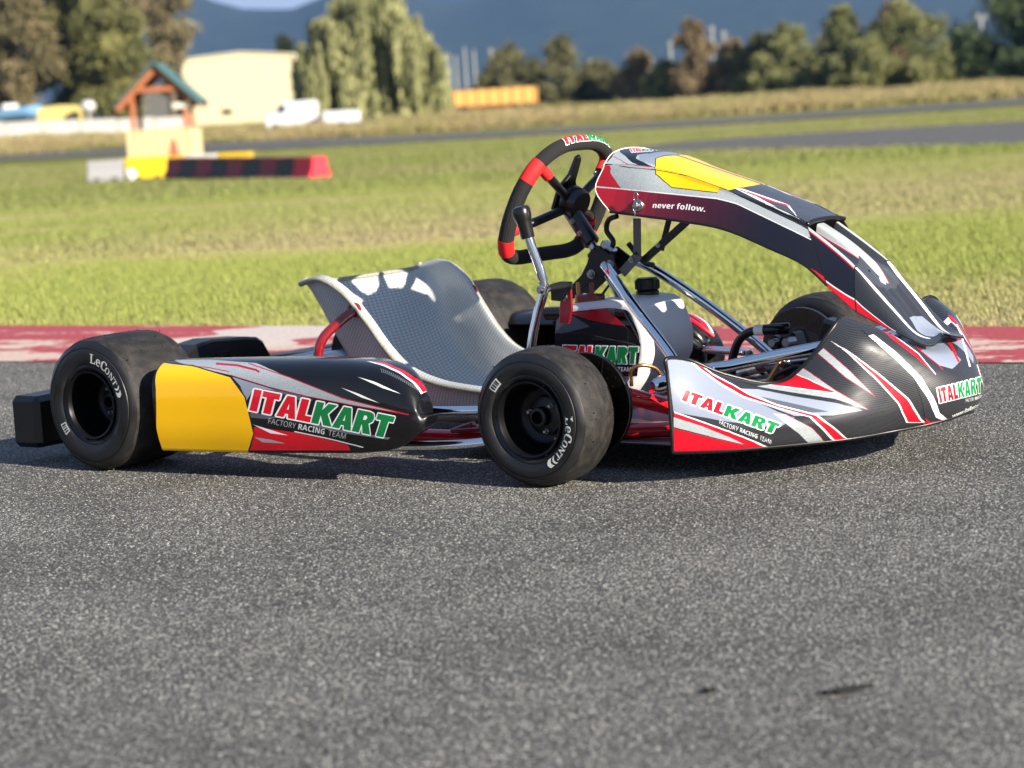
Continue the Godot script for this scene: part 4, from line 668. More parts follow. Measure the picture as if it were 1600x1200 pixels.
var INK := {
	"black": Color8(12, 12, 14), "red": Color8(214, 12, 34), "red3": Color8(176, 18, 36), "crimson": Color8(168, 20, 44), "green": Color8(8, 124, 62), "white": Color8(238, 240, 238), "pale": Color8(215, 218, 218), "grey": Color8(170, 172, 172),
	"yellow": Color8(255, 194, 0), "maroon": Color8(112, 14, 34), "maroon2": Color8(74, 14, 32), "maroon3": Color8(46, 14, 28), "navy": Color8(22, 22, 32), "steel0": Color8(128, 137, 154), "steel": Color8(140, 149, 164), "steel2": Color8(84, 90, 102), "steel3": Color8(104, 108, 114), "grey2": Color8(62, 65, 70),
	"flake": Color8(158, 166, 169), "carbon": Color8(56, 58, 63),
}

func print_panel(called: String, w: int, h: int, base: String, weave: Vector2) -> Image:
	var im := Image.create(w, h, false, Image.FORMAT_RGB8)
	for k in 16:
		INK["fade%d" % k] = Color8(184, 16, 36).lerp(Color8(92, 16, 38), clampf(k / 5.0, 0.0, 1.0)) if k < 6 else Color8(92, 16, 38).lerp(Color8(24, 22, 32), (k - 5) / 10.0)
	im.fill(INK[base])
	var S := Vector2(w, h)
	if base == "carbon":
		# twill weave: slanting threads, two tones
		for y in h:
			var x := -int(fposmod(y * weave.y, weave.x))
			while x < w:
				im.fill_rect(Rect2i(x, y, int(weave.x * 0.5), 1), Color8(19, 20, 23))
				x += int(weave.x)
	# the far half carries the same shapes, mirrored
	for d in DECALS[called]:
		if d[0] == "m":
			var back := PackedVector2Array()
			for i in range(0, d[2].size(), 2):
				back.append((Vector2(1.0 - d[2][i], d[2][i + 1]) if called == "nose" else Vector2(d[2][i], 1.0 - d[2][i + 1])) * S)
			if called == "nose":
				for q in Geometry2D.intersect_polygons(back, PackedVector2Array([Vector2(w * .55, 0), Vector2(w, 0), Vector2(w, h), Vector2(w * .55, h)])):
					fill(im, q, INK[d[1]])
			else:
				fill(im, back, INK[d[1]])
	for d in DECALS[called]:
		var ink: Color = INK[d[1]]
		if d[0] == "t":
			var g: Array = glyphs(d[2], d[4])
			var q: Array = d[3]
			var a := Vector2(q[0], q[1]) * S
			var b := Vector2(q[2], q[3]) * S
			var c := Vector2(q[4], q[5]) * S
			var e := Vector2(q[6], q[7]) * S
			for t in g[0]:
				var o := PackedVector2Array()
				for p in t:
					var y: float = (p.y - base_line) / cap_high
					var x: float = p.x / g[1]
					o.append(a.lerp(b, x).lerp(c.lerp(e, x), y) + (b - a).normalized() * y * float(d[5]) * (c - a).length())
				fill(im, o, ink)
			continue
		var pts := PackedVector2Array()
		for i in range(0, d[2].size(), 2):
			pts.append(Vector2(d[2][i], d[2][i + 1]) * S)
		if d[0] == "o":
			for k in 12:
				var an := TAU * k / 12.0
				var off := (Vector2(d[3][0], d[3][1]) * cos(an) + Vector2(d[3][2], d[3][3]) * sin(an)) * S
				var moved := PackedVector2Array()
				for p in pts:
					moved.append(p + off)
				fill(im, moved, ink)
		fill(im, pts, ink)
	# metal flake: sparkling grains in the silver ink
	var rng := RandomNumberGenerator.new()
	rng.seed = w + h
	var fl: Color = INK["flake"]
	for i in w * h / 7:
		var x := rng.randi() % (w - 1)
		var y := rng.randi() % h
		if im.get_pixel(x, y).is_equal_approx(fl) and im.get_pixel(x + 1, y).is_equal_approx(fl):
			var g := rng.randf()
			im.fill_rect(Rect2i(x, y, 2, 1), Color8(196, 205, 206) if g < 0.5 else Color8(126, 135, 139))
	return im

var base_line := 0.0
var cap_high := 0.714

func measure_font() -> void:
	var g: Array = glyphs("H", 400)
	base_line = g[2]
	cap_high = g[3] - g[2]

func printed(called: String, w: int, h: int, base: String, weave: Vector2, rough := 0.5) -> StandardMaterial3D:
	var m := mat(Color.WHITE, rough)
	m.albedo_texture = tex(print_panel(called, w, h, base, weave))
	m.texture_repeat = false
	m.clearcoat_enabled = true
	m.clearcoat = 0.75
	m.clearcoat_roughness = 0.035
	m.metallic_specular = 0.3
	var scuff := noise(.05, w, FastNoiseLite.TYPE_SIMPLEX_SMOOTH, 5).get_seamless_image(256, 256)
	scuff.convert(Image.FORMAT_L8)
	var sb := scuff.get_data()
	for i in sb.size():
		sb[i] = 150 + sb[i] * 105 / 255
	m.roughness_texture = tex(Image.create_from_data(256, 256, false, Image.FORMAT_L8, sb))
	return m

# ------------------------------------------------------------------ the kart
var M := {}

func kart_materials() -> void:
	M.rubber = mat(Color8(23, 23, 24), 0.62)
	var rub := noise(0.02, 3).get_seamless_image(256, 256)
	M.rubber.roughness_texture = tex(rub)
	M.rubber.roughness = 0.9
	M.tread = mat(Color8(50, 47, 44), 0.7)
	var tr := Image.create(256, 256, false, Image.FORMAT_RGB8)
	var tn := noise(0.03, 8)
	var tf := noise(0.35, 9)
	for y in 256:
		for x in 256:
			var k := clampf(0.62 + 0.5 * tn.get_noise_2d(x, y * 0.6) + 0.35 * tf.get_noise_2d(x, y), 0.2, 1.0)
			tr.set_pixel(x, y, Color(k, k * 0.985, k * 0.965))
	M.tread.albedo_texture = tex(tr)
	M.tread.uv1_scale = Vector3(3, 1, 1)
	M.tread.heightmap_enabled = true
	M.tread.heightmap_texture = tex(noise(.22, 10).get_seamless_image(256, 256))
	M.tread.heightmap_scale = .06
	M.black = mat(Color8(18, 18, 19), 0.42)
	M.plastic = mat(Color8(16, 16, 18), 0.36)
	M.satin = mat(Color8(14, 14, 15), 0.28, 0.0, 0.3)
	M.inner = mat(Color8(13, 13, 14), 0.55)
	M.rim = mat(Color8(36, 36, 38), 0.33, 0.75)
	M.rim_lip = mat(Color8(120, 120, 120), 0.3, 0.9)
	M.chrome = mat(Color8(225, 228, 232), 0.07, 1.0)
	M.steel = mat(Color8(188, 190, 194), 0.22, 1.0)
	M.zinc = mat(Color8(170, 172, 170), 0.35, 1.0)
	M.disc = mat(Color8(96, 90, 84), 0.32, 1.0)
	M.brass = mat(Color8(190, 140, 90), 0.3, 1.0)
	M.red = mat(Color8(196, 10, 26), 0.3, 0.0, 0.9)
	M.red_dark = mat(Color8(124, 8, 20), 0.3, 0.0, 0.9)
	M.red_cloth = mat(Color8(216, 26, 26), 0.75)
	M.suede = mat(Color8(24, 24, 25), 0.95)
	M.grip = mat(Color8(20, 20, 21), 0.75)
	var gr := Image.create(32, 32, false, Image.FORMAT_RF)
	for y in 32:
		for x in 32:
			gr.set_pixel(x, y, Color(0.5 + 0.25 * (sin(x * TAU / 32.0 * 2.0) + sin(y * TAU / 32.0 * 2.0)), 0, 0))
	M.grip.heightmap_enabled = true
	M.grip.heightmap_texture = tex(gr)
	M.grip.heightmap_scale = 0.12
	M.grip.uv1_scale = Vector3(10, 60, 1)
	M.tank = mat(Color8(214, 215, 215), 0.42)
	M.letters = mat(Color8(236, 234, 222), 0.6)
	M.trim = mat(Color8(214, 14, 40), 0.3, 0.0, 0.6)
	M.underside = mat(Color8(16, 16, 17), 0.5)
	M.tray = mat(Color8(120, 122, 126), 0.4, 0.8)
	M.cable = mat(Color8(20, 20, 20), 0.5)
	# glass-fibre seat cloth: a fine dark grid in a silver laminate
	var sw := Image.create(128, 128, false, Image.FORMAT_RGB8)
	sw.fill(Color8(192, 196, 195))
	var rn := RandomNumberGenerator.new()
	rn.seed = 5
	for i in 9000:
		var g := rn.randi_range(-14, 14)
		sw.set_pixel(rn.randi() % 128, rn.randi() % 128, Color8(192 + g, 196 + g, 195 + g))
	for k in 8:
		sw.fill_rect(Rect2i(0, k * 16, 128, 3), Color8(132, 136, 137))
		sw.fill_rect(Rect2i(k * 16, 0, 3, 128), Color8(142, 146, 147))
	M.seat = mat(Color.WHITE, 0.4, 0.12, 0.35)
	M.seat.albedo_texture = tex(sw)
	M.seat.uv1_scale = Vector3(10.5, 10.5, 1)
	M.seat_back = mat(Color.WHITE, 0.4, 0.1)
	M.seat_back.albedo_texture = tex(sw)
	M.seat_back.uv1_scale = Vector3(10.5, 10.5, 1)
	var sl := Image.create(128, 128, false, Image.FORMAT_RGB8)
	sl.fill(Color8(146, 146, 136))
	for i in 5200:
		var g := rn.randi_range(-46, 40)
		sl.fill_rect(Rect2i(rn.randi() % 127, rn.randi() % 127, 2, 2), Color8(146 + g, 146 + g, 136 + g))
	M.seat_lip = mat(Color.WHITE, 0.45)
	M.seat_lip.albedo_texture = tex(sl)
	M.seat_lip.uv1_triplanar = true
	M.seat_lip.uv1_scale = Vector3(12, 12, 12)

func v3(a: float, b: float, c: float) -> Vector3:
	return Vector3(a, b, c)

func radius_to_z(prof: Array, r: float) -> float:
	# how far out the outer sidewall stands at a radius
	for i in range(prof.size() - 1, 0, -1):
		if prof[i].y > 0.0 and ((prof[i].x <= r and prof[i - 1].x >= r) or (prof[i].x >= r and prof[i - 1].x <= r)) and absf(prof[i].x - prof[i - 1].x) > 1e-6:
			return lerpf(prof[i].y, prof[i - 1].y, (r - prof[i].x) / (prof[i - 1].x - prof[i].x))
	return prof[-1].y

# lettering laid round a sidewall, reading clockwise, slightly proud of the rubber
func arc_text(mb: MB, words: String, weight: int, font: String, em: float, r_base: float, a0: float, prof: Array, raise: float) -> float:
	var g: Array = glyphs(words, weight, font)
	var low: float = serif_base
	for t in g[0]:
		var f := mb.v.size()
		for p in t:
			var r: float = r_base + (p.y - low) * em
			var an: float = a0 - p.x * em / (r_base + 0.3 * em)
			mb.vert(v3(r * cos(an), r * sin(an), radius_to_z(prof, r) + raise), v3(0, 0, 1))
		mb.tri(f, f + 1, f + 2)
	return a0 - (g[1] + 0.02) * em / (r_base + 0.3 * em)

var serif_base := 0.0

func make_wheel(parent: Node3D, R: float, W: float, at: Vector3, steer: float, side: float, spin: float, hub_in: float) -> Node3D:
	var w := holder("wheel", parent, at)
	w.rotation.y = steer + (0.0 if side > 0.0 else PI)
	var h := W / 2.0
	var prof := [Vector2(.066, -h + .016), Vector2(.078, -h + .006), Vector2(.092, -h + .001), Vector2(R - .032, -h), Vector2(R - .018, -h + .004), Vector2(R - .008, -h + .012), Vector2(R - .003, -h + .024), Vector2(R - .0008, -h + .045), Vector2(R, 0.0),
		Vector2(R - .0008, h - .045), Vector2(R - .003, h - .024), Vector2(R - .008, h - .012), Vector2(R - .018, h - .004), Vector2(R - .0205, h - .0030), Vector2(R - .0212, h - .0042), Vector2(R - .0226, h - .0040), Vector2(R - .0234, h - .0018), Vector2(R - .032, h), Vector2(.092, h - .001), Vector2(.0845, h - .0034), Vector2(.0835, h - .0052), Vector2(.0815, h - .0052), Vector2(.0805, h - .0046), Vector2(.078, h - .006), Vector2(.066, h - .016)]
	var mb := MB.new()
	mb.lathe(prof, 72, Transform3D(), 50.0)
	var tyre := bit("tyre", mb, M.rubber, w)
	mb = MB.new()
	var band := []
	for q in prof.slice(5, 12):
		band.append(q + Vector2(.0004, 0.0))
	mb.lathe(band, 72, Transform3D())
	bit("tread", mb, M.tread, tyre)
	# moulding nibs on the tread, and little rubber whiskers
	var rng := RandomNumberGenerator.new()
	rng.seed = int(R * 1e4) + int(at.z * 100.0)
	mb = MB.new()
	for i in 26:
		var an := rng.randf() * TAU
		var z := rng.randf_range(-h + .02, h - .02)
		var o := v3(cos(an), sin(an), 0) * (R - .001) + v3(0, 0, z)
		mb.cyl(o, o + v3(cos(an), sin(an), 0.2) * .003, .0011, 5)
	var nibs := bit("moulding_nibs", mb, M.rubber, tyre)
	nibs.set_meta("kind", "stuff")
	# rim
	var d := hub_in
	mb = MB.new()
	mb.lathe([Vector2(.064, h - .028), Vector2(.069, h - .014), Vector2(.0715, h - .010), Vector2(.0722, h - .0055), Vector2(.0705, h - .003), Vector2(.0675, h - .0045), Vector2(.065, h - .012), Vector2(.0632, h - .03), Vector2(.0600, h - d * 0.6), Vector2(.058, h - d + .012), Vector2(.054, h - d + .004), Vector2(.048, h - d), Vector2(.024, h - d - .001), Vector2(0.0, h - d - .001)], 56, Transform3D())
	mb.lathe([Vector2(.05, -h + .03), Vector2(.062, -h + .03), Vector2(.066, -h + .014), Vector2(.0715, -h + .006), Vector2(.0722, -h + .003), Vector2(.069, -h + .001), Vector2(.0715, -h + .010), Vector2(.064, -h + .03)].duplicate(), 40, Transform3D())
	mb.lathe([Vector2(0.0, -h + .035), Vector2(.05, -h + .035), Vector2(.06, -h + .03), Vector2(.062, h - .03)], 40, Transform3D())
	var rim := bit("rim", mb, M.rim, w)
	# hub flange, bolts and valve
	mb = MB.new()
	mb.lathe([Vector2(.036, h - d), Vector2(.036, h - d + .006), Vector2(.030, h - d + .008), Vector2(.019, h - d + .010), Vector2(.018, h - d + .028), Vector2(.015, h - d + .030), Vector2(.0125, h - d + .030), Vector2(.0125, h - d + .004), Vector2(0, h - d + .004)], 28, Transform3D())
	bit("hub", mb, M.black, w)
	for k in 3:
		var an := spin + TAU * k / 3.0
		mb = MB.new()
		var o := v3(cos(an), sin(an), 0) * .029
		mb.cyl(o + v3(0, 0, h - d + .004), o + v3(0, 0, h - d + .013), .0058, 6, .001)
		mb.cyl(o + v3(0, 0, h - d + .012), o + v3(0, 0, h - d + .020), .0036, 8, .0008)
		bit("bolt", mb, M.zinc, w)
	mb = MB.new()
	var o2 := v3(cos(spin + 0.5), sin(spin + 0.5), 0) * .055
	mb.cyl(o2 + v3(0, 0, h - d + .002), o2 * .96 + v3(0, 0, h - d + .026), .003, 8, .0008)
	bit("valve", mb, M.brass, w)
	# beadlock screws round the rim's flange
	for k in 3:
		var an := spin + 0.25 + TAU * k / 3.0
		var o := v3(cos(an), sin(an), 0) * .0742
		mb = MB.new()
		mb.cyl(o + v3(0, 0, h - .012), o + v3(0, 0, h - .0045), .0024, 8, .0006)
		bit("bead_screw", mb, M.rim, w)
	# lettering
	mb = MB.new()
	serif_base = glyphs("H", 700, "Droid Serif")[2]
	var rb := .0905 if R > .135 else .0845
	var em := .0275 if R > .135 else .0255
	var up := .0006
	var a := arc_text(mb, "LeC", 700, "Droid Serif", em, rb, spin + 1.42, prof, up)
	a = arc_text(mb, "ONT", 700, "Droid Serif", em * .72, rb, a + .01, prof, up)
	var r0 := rb - .001
	var r1 := rb + .0155
	for k in 2:
		# the tail of the mark: a rounded bar of two nested crescents
		var s0 := a - .07 - k * .075
		var s1 := s0 - (.065 if k == 0 else .10)
		var prev := []
		for i in 11:
			var t := float(i) / 10.0
			var bend := sin(t * PI) * .055
			var ra := lerpf(r0, r1, t)
			var z := radius_to_z(prof, ra) + up
			var aa := s0 - bend * (1.0 if k == 1 else .9) + .03
			var ab := s1 - bend + .03
			if k == 0:
				aa = s0 - bend * .9 + .05
				ab = aa - .045
			var cur := [mb.vert(v3(ra * cos(aa), ra * sin(aa), z), v3(0, 0, 1)), mb.vert(v3(ra * cos(ab), ra * sin(ab), z), v3(0, 0, 1))]
			if prev.size():
				mb.quad(prev[0], prev[1], cur[1], cur[0])
			prev = cur
	bit("lettering", mb, M.letters, tyre)
	# a pale paper sticker with dark bars
	var st := MB.new()
	var bars := MB.new()
	for q in [[st, .086, .101, -.13, .13, .0007], [bars, .0885, .0985, -.10, -.062, .0011], [bars, .0885, .0985, -.045, -.022, .0011], [bars, .0885, .0985, 0.004, .040, .0011], [bars, .0885, .0985, .062, .10, .0011]]:
		var prev := []
		for i in 9:
			var an: float = spin + 3.72 + lerpf(q[3], q[4], i / 8.0)
			var cur := []
			for e in 7:
				var r: float = lerpf(q[1], q[2], e / 6.0)
				cur.append(q[0].vert(v3(r * cos(an), r * sin(an), radius_to_z(prof, r) + q[5]), v3(0, 0, 1)))
			if prev.size():
				for e in 6:
					q[0].quad(prev[e], prev[e + 1], cur[e + 1], cur[e])
			prev = cur
	bit("sticker", st, M.letters, tyre)
	bit("sticker_print", bars, M.black, tyre)
	return w

func make_disc(parent: Node3D, at: Vector3, turn: float, side: float) -> void:
	# a drilled, slotted brake disc on its carrier, with the caliper
	var h := holder("front_brake", parent, at)
	h.rotation.y = turn + (0.0 if side > 0.0 else PI)
	var mb := MB.new()
	mb.lathe([Vector2(.055, -.005), Vector2(.097, -.005), Vector2(.098, -.004), Vector2(.098, .004), Vector2(.097, .005), Vector2(.055, .005), Vector2(.055, -.005)], 56, Transform3D())
	bit("disc", mb, M.disc, h)
	mb = MB.new()
	for k in 24:
		for j in 2:
			var an := TAU * (k + .5 * j) / 24.0
			var o := v3(cos(an), sin(an), 0) * (.070 + .015 * j)
			for s in [-1.0, 1.0]:
				mb.cyl(o + v3(0, 0, s * .0048), o + v3(0, 0, s * .0056), .0021, 8)
	for k in 6:
		var an := TAU * k / 6.0
		var o := v3(cos(an), sin(an), 0) * .078
		var t := Basis(Vector3(0, 0, 1), an + .35)
		for s in [-1.0, 1.0]:
			mb.box(v3(.036, .0022, .0012), Transform3D(t, o + v3(0, 0, s * .0052)))
	bit("drilling", mb, M.black, h)
	mb = MB.new()
	mb.lathe([Vector2(0, -.008), Vector2(.05, -.008), Vector2(.058, -.004), Vector2(.058, .004), Vector2(.05, .008), Vector2(0, .008)], 32, Transform3D())
	mb.lathe([Vector2(.02, -.03), Vector2(.028, -.03), Vector2(.03, -.02), Vector2(.03, .05), Vector2(.02, .05)], 24, Transform3D())
	bit("carrier", mb, M.satin, h)
	mb = MB.new()
	mb.box(v3(.05, .075, .05), Transform3D(Basis(Vector3(0, 0, 1), .3), v3(-.075, .035, 0)), .008)
	mb.cyl(v3(-.078, .05, .024), v3(-.078, .05, .034), .012, 16, .002)
	mb.cyl(v3(-.072, .022, .024), v3(-.072, .022, .034), .012, 16, .002)
	bit("caliper", mb, M.satin, h)

func bolt(parent: Node3D, at: Vector3, dir: Vector3, r := .008) -> void:
	var mb := MB.new()
	var e := at + dir.normalized() * r * .35
	mb.cyl(at, e, r * 1.35, 18, r * .12)
	mb.cyl(e, e + dir.normalized() * r * .9, r, 6, r * .12)
	mb.cyl(e + dir.normalized() * r * .85, e + dir.normalized() * r * 1.25, r * .5, 10, r * .1)
	bit("bolt", mb, M.zinc, parent)

func build_kart() -> void:
	measure_font()
	var K := thing("go_kart", "racing kart with silver seat, red, black and yellow printed bodywork parked on asphalt", "go-kart")
	# --- wheels
	make_wheel(K, .1405, .205, v3(-.012, .1405, .588), 0.0, 1.0, 0.0, .085)
	make_wheel(K, .1405, .205, v3(.03, .1405, -.575), 0.0, -1.0, 1.3, .085)
	make_wheel(K, .130, .120, v3(1.030, .130, .498), .03, 1.0, -1.32, .062)
	make_wheel(K, .130, .132, v3(1.035, .130, -.53), .03, -1.0, 2.2, .062)
	make_disc(K, v3(1.058, .140, .40), .03, 1.0)
	make_disc(K, v3(1.055, .142, -.40), .03, -1.0)
	# --- frame
	var fr := holder("frame", K)
	var mb := MB.new()
	for s in [-1.0, 1.0]:
		mb.tube(curve([v3(-.16, .085, s * .27), v3(.0, .075, s * .30), v3(.2, .06, s * .36), v3(.45, .06, s * .40), v3(.75, .062, s * .40), v3(.92, .066, s * .36), v3(1.1, .07, s * .25), v3(1.32, .075, s * .2), v3(1.4, .08, s * .16)]), .0155, 14)
		mb.tube([v3(1.138, .156, s * .385), v3(1.170, .126, s * .30), v3(1.172, .095, s * .2), v3(1.165, .078, s * .12)], .0165, 16)
	for x in [-.1, .32, .78, 1.16, 1.38]:
		mb.tube([v3(x, .075, -.34 if x < 1.0 else -.2), v3(x, .075, .34 if x < 1.0 else .2)], .0145, 12)
	bit("tubing", mb, M.red, fr)
	# side bars in chrome, each carries a side pod
	for s in [-1.0, 1.0]:
		mb = MB.new()
		mb.tube(curve([v3(.98, .10, s * .40), v3(.93, .085, s * .47), v3(.85, .07, s * .515), v3(.6, .06, s * .54), v3(.35, .06, s * .54), v3(.27, .065, s * .50), v3(.24, .07, s * .40)]), .010, 12)
		bit("side_bar", mb, M.chrome, fr)
		mb = MB.new()
		mb.tube(curve([v3(.92, .135, s * .40), v3(.86, .13, s * .47), v3(.6, .13, s * .53), v3(.35, .13, s * .53), v3(.26, .12, s * .42)]), .009, 12)
		bit("side_bar", mb, M.chrome, fr)
	# seat strut brackets on the rail
	mb = MB.new()
	mb.box(v3(.075, .01, .03), Transform3D(Basis(Vector3(0, 0, 1), .08), v3(.78, .083, .42)), .003)
	mb.box(v3(.05, .012, .016), Transform3D(Basis(Vector3(0, 0, 1), .3), v3(.775, .088, .425)), .003)
	bit("rail_clamp", mb, M.red_dark, fr)
	# floor tray
	mb = MB.new()
	mb.box(v3(.72, .004, .62), Transform3D(Basis(), v3(.98, .052, 0)), .001)
	bit("floor_tray", mb, M.tray, K)
	# --- rear axle
	mb = MB.new()
	mb.cyl(v3(0, .1405, -.60), v3(-.012, .1405, .60), .025, 24)
	bit("rear_axle", mb, M.steel, K)
	for z in [-.26, .26]:
		mb = MB.new()
		mb.box(v3(.05, .10, .03), Transform3D(Basis(), v3(0, .125, z)), .012)
		mb.lathe([Vector2(.026, -.022), Vector2(.044, -.022), Vector2(.046, -.018), Vector2(.046, .018), Vector2(.044, .022), Vector2(.026, .022)], 28, Transform3D(Basis(), v3(0, .1405, z)))
		bit("axle_bearing", mb, M.satin, K)
	mb = MB.new()
	mb.lathe([Vector2(.03, -.006), Vector2(.095, -.006), Vector2(.0955, 0), Vector2(.095, .006), Vector2(.03, .006)], 48, Transform3D(Basis(), v3(0, .1405, -.16)))
	bit("rear_brake_disc", mb, M.disc, K)
	# --- rear bumper
	var rb := holder("rear_bumper", K)
	mb = MB.new()
	var bx := -.255
	mb.box(v3(.085, .112, .18), Transform3D(Basis(Vector3(0, 1, 0), .04), v3(bx, .092, .575)), .012)
	mb.box(v3(.085, .112, .18), Transform3D(Basis(), v3(bx, .092, -.575)), .012)
	mb.box(v3(.06, .075, 1.0), Transform3D(Basis(), v3(bx - .01, .105, 0)), .012)
	bit("bar", mb, M.plastic, rb)
	mb = MB.new()
	# raised middle, seen between the tyre and the seat
	var hump := PackedVector2Array([Vector2(-.25, .07), Vector2(.28, .07), Vector2(.265, .145), Vector2(.235, .185), Vector2(.19, .205), Vector2(.13, .212), Vector2(.02, .205), Vector2(-.015, .200), Vector2(-.035, .188), Vector2(-.06, .150), Vector2(-.25, .142)])
	mb.plate(hump, .075, Transform3D(Basis(Vector3(0, 0, 1), Vector3(0, 1, 0), Vector3(-1, 0, 0)), v3(bx + .02, 0, 0)), .006)
	bit("middle_section", mb, M.plastic, rb)
	mb = MB.new()
	for q in [[.105, .165], [.17, .16]]:
		for e in 4:
			var w: float = .021 if q[0] < .12 else .016
			var dz: float = [-w, w, 0.0, 0.0][e]
			var dy: float = [0.0, 0.0, -.014, .014][e]
			mb.box(v3(.004, .030 if e < 2 else .002, .002 if e < 2 else w * 2.0), Transform3D(Basis(), v3(bx + .0585, q[1] + dy, q[0] + dz)), .0005)
		mb.box(v3(.004, .010, .004), Transform3D(Basis(Vector3(1, 0, 0), .5), v3(bx + .0585, q[1], q[0] - .005)), .0005)
		mb.box(v3(.004, .010, .004), Transform3D(Basis(Vector3(1, 0, 0), .5), v3(bx + .0585, q[1], q[0] + .006)), .0005)
	bit("moulded_emblem", mb, M.plastic, rb)
	mb = MB.new()
	for s in [-1.0, 1.0]:
		mb.tube(curve([v3(-.13, .09, s * .27), v3(-.2, .10, s * .27), v3(-.235, .105, s * .27)]), .011, 12)
	mb.tube([v3(-.20, .135, -.4), v3(-.20, .135, .3)], .009, 12)
	bit("support", mb, M.steel, rb)
	# --- seat
	var S := holder("seat", K)
	var rows := net("seat")
	# rows run from the top of the back to the front edge; the panel wants u across
	var seat_mesh := panel(rows, 56, 48, .005, v3(.15, -.6, 0), M.seat, M.seat_back)
	part("shell", seat_mesh, S)
	mb = MB.new()
	for c in [0, rows[0].size() - 1]:
		var edge := []
		for r in rows:
			edge.append(r[c] + v3(0, .002, 0))
		mb.tube(curve(edge), .0052, 10)
	var top := []
	for p in rows[0]:
		top.append(p)
	mb.tube(curve(top), .0050, 8)
	var frontedge := []
	for p in rows[-1]:
		frontedge.append(p)
	mb.tube(curve(frontedge), .0065, 8)
	bit("edge", mb, M.seat_lip, S)
	for s in [-1.0, 1.0]:
		mb = MB.new()
		mb.tube(curve([v3(.255, .10, s * .272), v3(.255, .19, s * .272), v3(.264, .235, s * .262), v3(.288, .268, s * .232), v3(.305, .288, s * .206)]), .0108, 12)
		mb.lathe([Vector2(0, -.004), Vector2(.016, -.004), Vector2(.017, 0), Vector2(.016, .004), Vector2(0, .004)], 20, Transform3D(Basis(), v3(.307, .291, s * .202)))
		bit("strut", mb, M.red_dark, S)
		bolt(S, v3(.307, .291, s * .207), v3(0, 0, s), .005)
	# --- side pods
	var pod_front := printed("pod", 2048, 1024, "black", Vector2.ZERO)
	for s in [1.0, -1.0]:
		var sp := holder("side_pod", K)
		sp.set_meta("label", "yellow, silver and black printed side pod" if s > 0.0 else "far side pod seen from its hollow black inside with red edge")
		var tf := Transform3D() if s > 0.0 else Transform3D(Basis(Vector3(.93, 0, 0), Vector3(0, .92, 0), Vector3(0, 0, -1)), v3(-.02, -.004, .0))
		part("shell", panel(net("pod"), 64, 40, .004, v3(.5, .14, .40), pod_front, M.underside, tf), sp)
		# front corner block where the pod meets the side bar
		mb = MB.new()
		if s < 0.0: mb.tube(curve([tf * v3(.70, .205, .47), tf * v3(.765, .185, .468), tf * v3(.795, .15, .50), tf * v3(.79, .115, .52), tf * v3(.75, .09, .51)]), .012, 10)
		if s < 0.0:
			bit("edge_bead", mb, M.satin, sp)
			mb = MB.new()
			mb.lathe([Vector2(.045, -.006), Vector2(.052, -.006), Vector2(.054, 0), Vector2(.052, .006), Vector2(.045, .006)], 36, Transform3D(Basis(), v3(.63, .135, -.60)))
			bit("mounting_ring", mb, M.satin, sp)
			mb = MB.new()
			mb.tube(curve([v3(.40, .226, -.50), v3(.52, .228, -.505), v3(.60, .224, -.51), v3(.66, .210, -.515), v3(.705, .185, -.525), v3(.735, .155, -.545)]), .0055, 10)
			bit("edge_trim", mb, M.trim, sp)
			mb = MB.new()
			mb.tube(curve([v3(.30, .21, -.49), v3(.52, .215, -.497), v3(.64, .20, -.505), v3(.70, .16, -.52), v3(.715, .12, -.54)]), .016, 10)
			bit("inner_lip", mb, M.satin, sp)
	# --- nose
	var nose := holder("nose_fairing", K)
	part("shell", panel(net("nose"), 110, 48, .004, v3(1.25, .12, 0), printed("nose", 2048, 1024, "carbon", Vector2(13, 1.0)), M.underside), nose)
	rows = net("nose")
	mb = MB.new()
	var rim := []
	for r in range(1, rows.size()):
		rim.append(rows[r][0])
	for p in rows[-1].slice(1):
		rim.append(p)
	for r in range(rows.size() - 2, 0, -1):
		rim.append(rows[r][-1])
	mb.tube(curve(rim, 4), .0036, 10)
	bit("edge_trim", mb, M.plastic, nose)
	mb = MB.new()
	mb.tube(curve(rows[1], 5), .0035, 8)
	bit("lower_edge", mb, M.plastic, nose)
	# bars that carry the nose
	mb = MB.new()
	for s in [-1.0, 1.0]:
		mb.tube(curve([v3(1.20, .10, s * .27), v3(1.245, .185, s * .285), v3(1.30, .202, s * .265), v3(1.40, .222, s * .215), v3(1.462, .232, s * .17)]), .0115, 12)
	mb.tube(curve([v3(1.462, .232, .17), v3(1.475, .225, 0.0), v3(1.462, .232, -.17)]), .0115, 12)
	bit("upper_bar", mb, M.chrome, nose)
	mb = MB.new()
	mb.tube(curve([v3(1.32, .08, .21), v3(1.45, .085, .2), v3(1.50, .09, .12), v3(1.51, .09, 0), v3(1.50, .09, -.12), v3(1.45, .085, -.2), v3(1.32, .08, -.21)]), .0115, 12)
	bit("lower_bar", mb, M.chrome, nose)
	# --- front panel over the steering column
	var fp := holder("front_panel", K)
	part("hood", panel(net("hood"), 72, 48, .004, v3(1.12, .3, 0), printed("hood", 2048, 1024, "carbon", Vector2(11, 1.0)), M.underside), fp)
	part("tip", panel(net("tip"), 64, 56, .004, v3(1.4, .2, 0), printed("tip", 1536, 1024, "carbon", Vector2(11, .6)), M.underside), fp)
	rows = net("hood")
	# front lip of the hood
	mb = MB.new()
	var lip := []
	for j in range(3, 10):
		lip.append(rows[j][6])
	mb.tube(curve(lip, 5), .0042, 10)
	bit("scoop_lip", mb, M.plastic, fp)
	# rear end: a rounded cap that closes the panel behind the wheel
	mb = MB.new()
	var rear := []
	for j in rows.size():
		rear.append(rows[j][0])
	mb.tube(curve(rear, 4), .0011, 8)
	bit("rear_edge", mb, M.letters, fp)
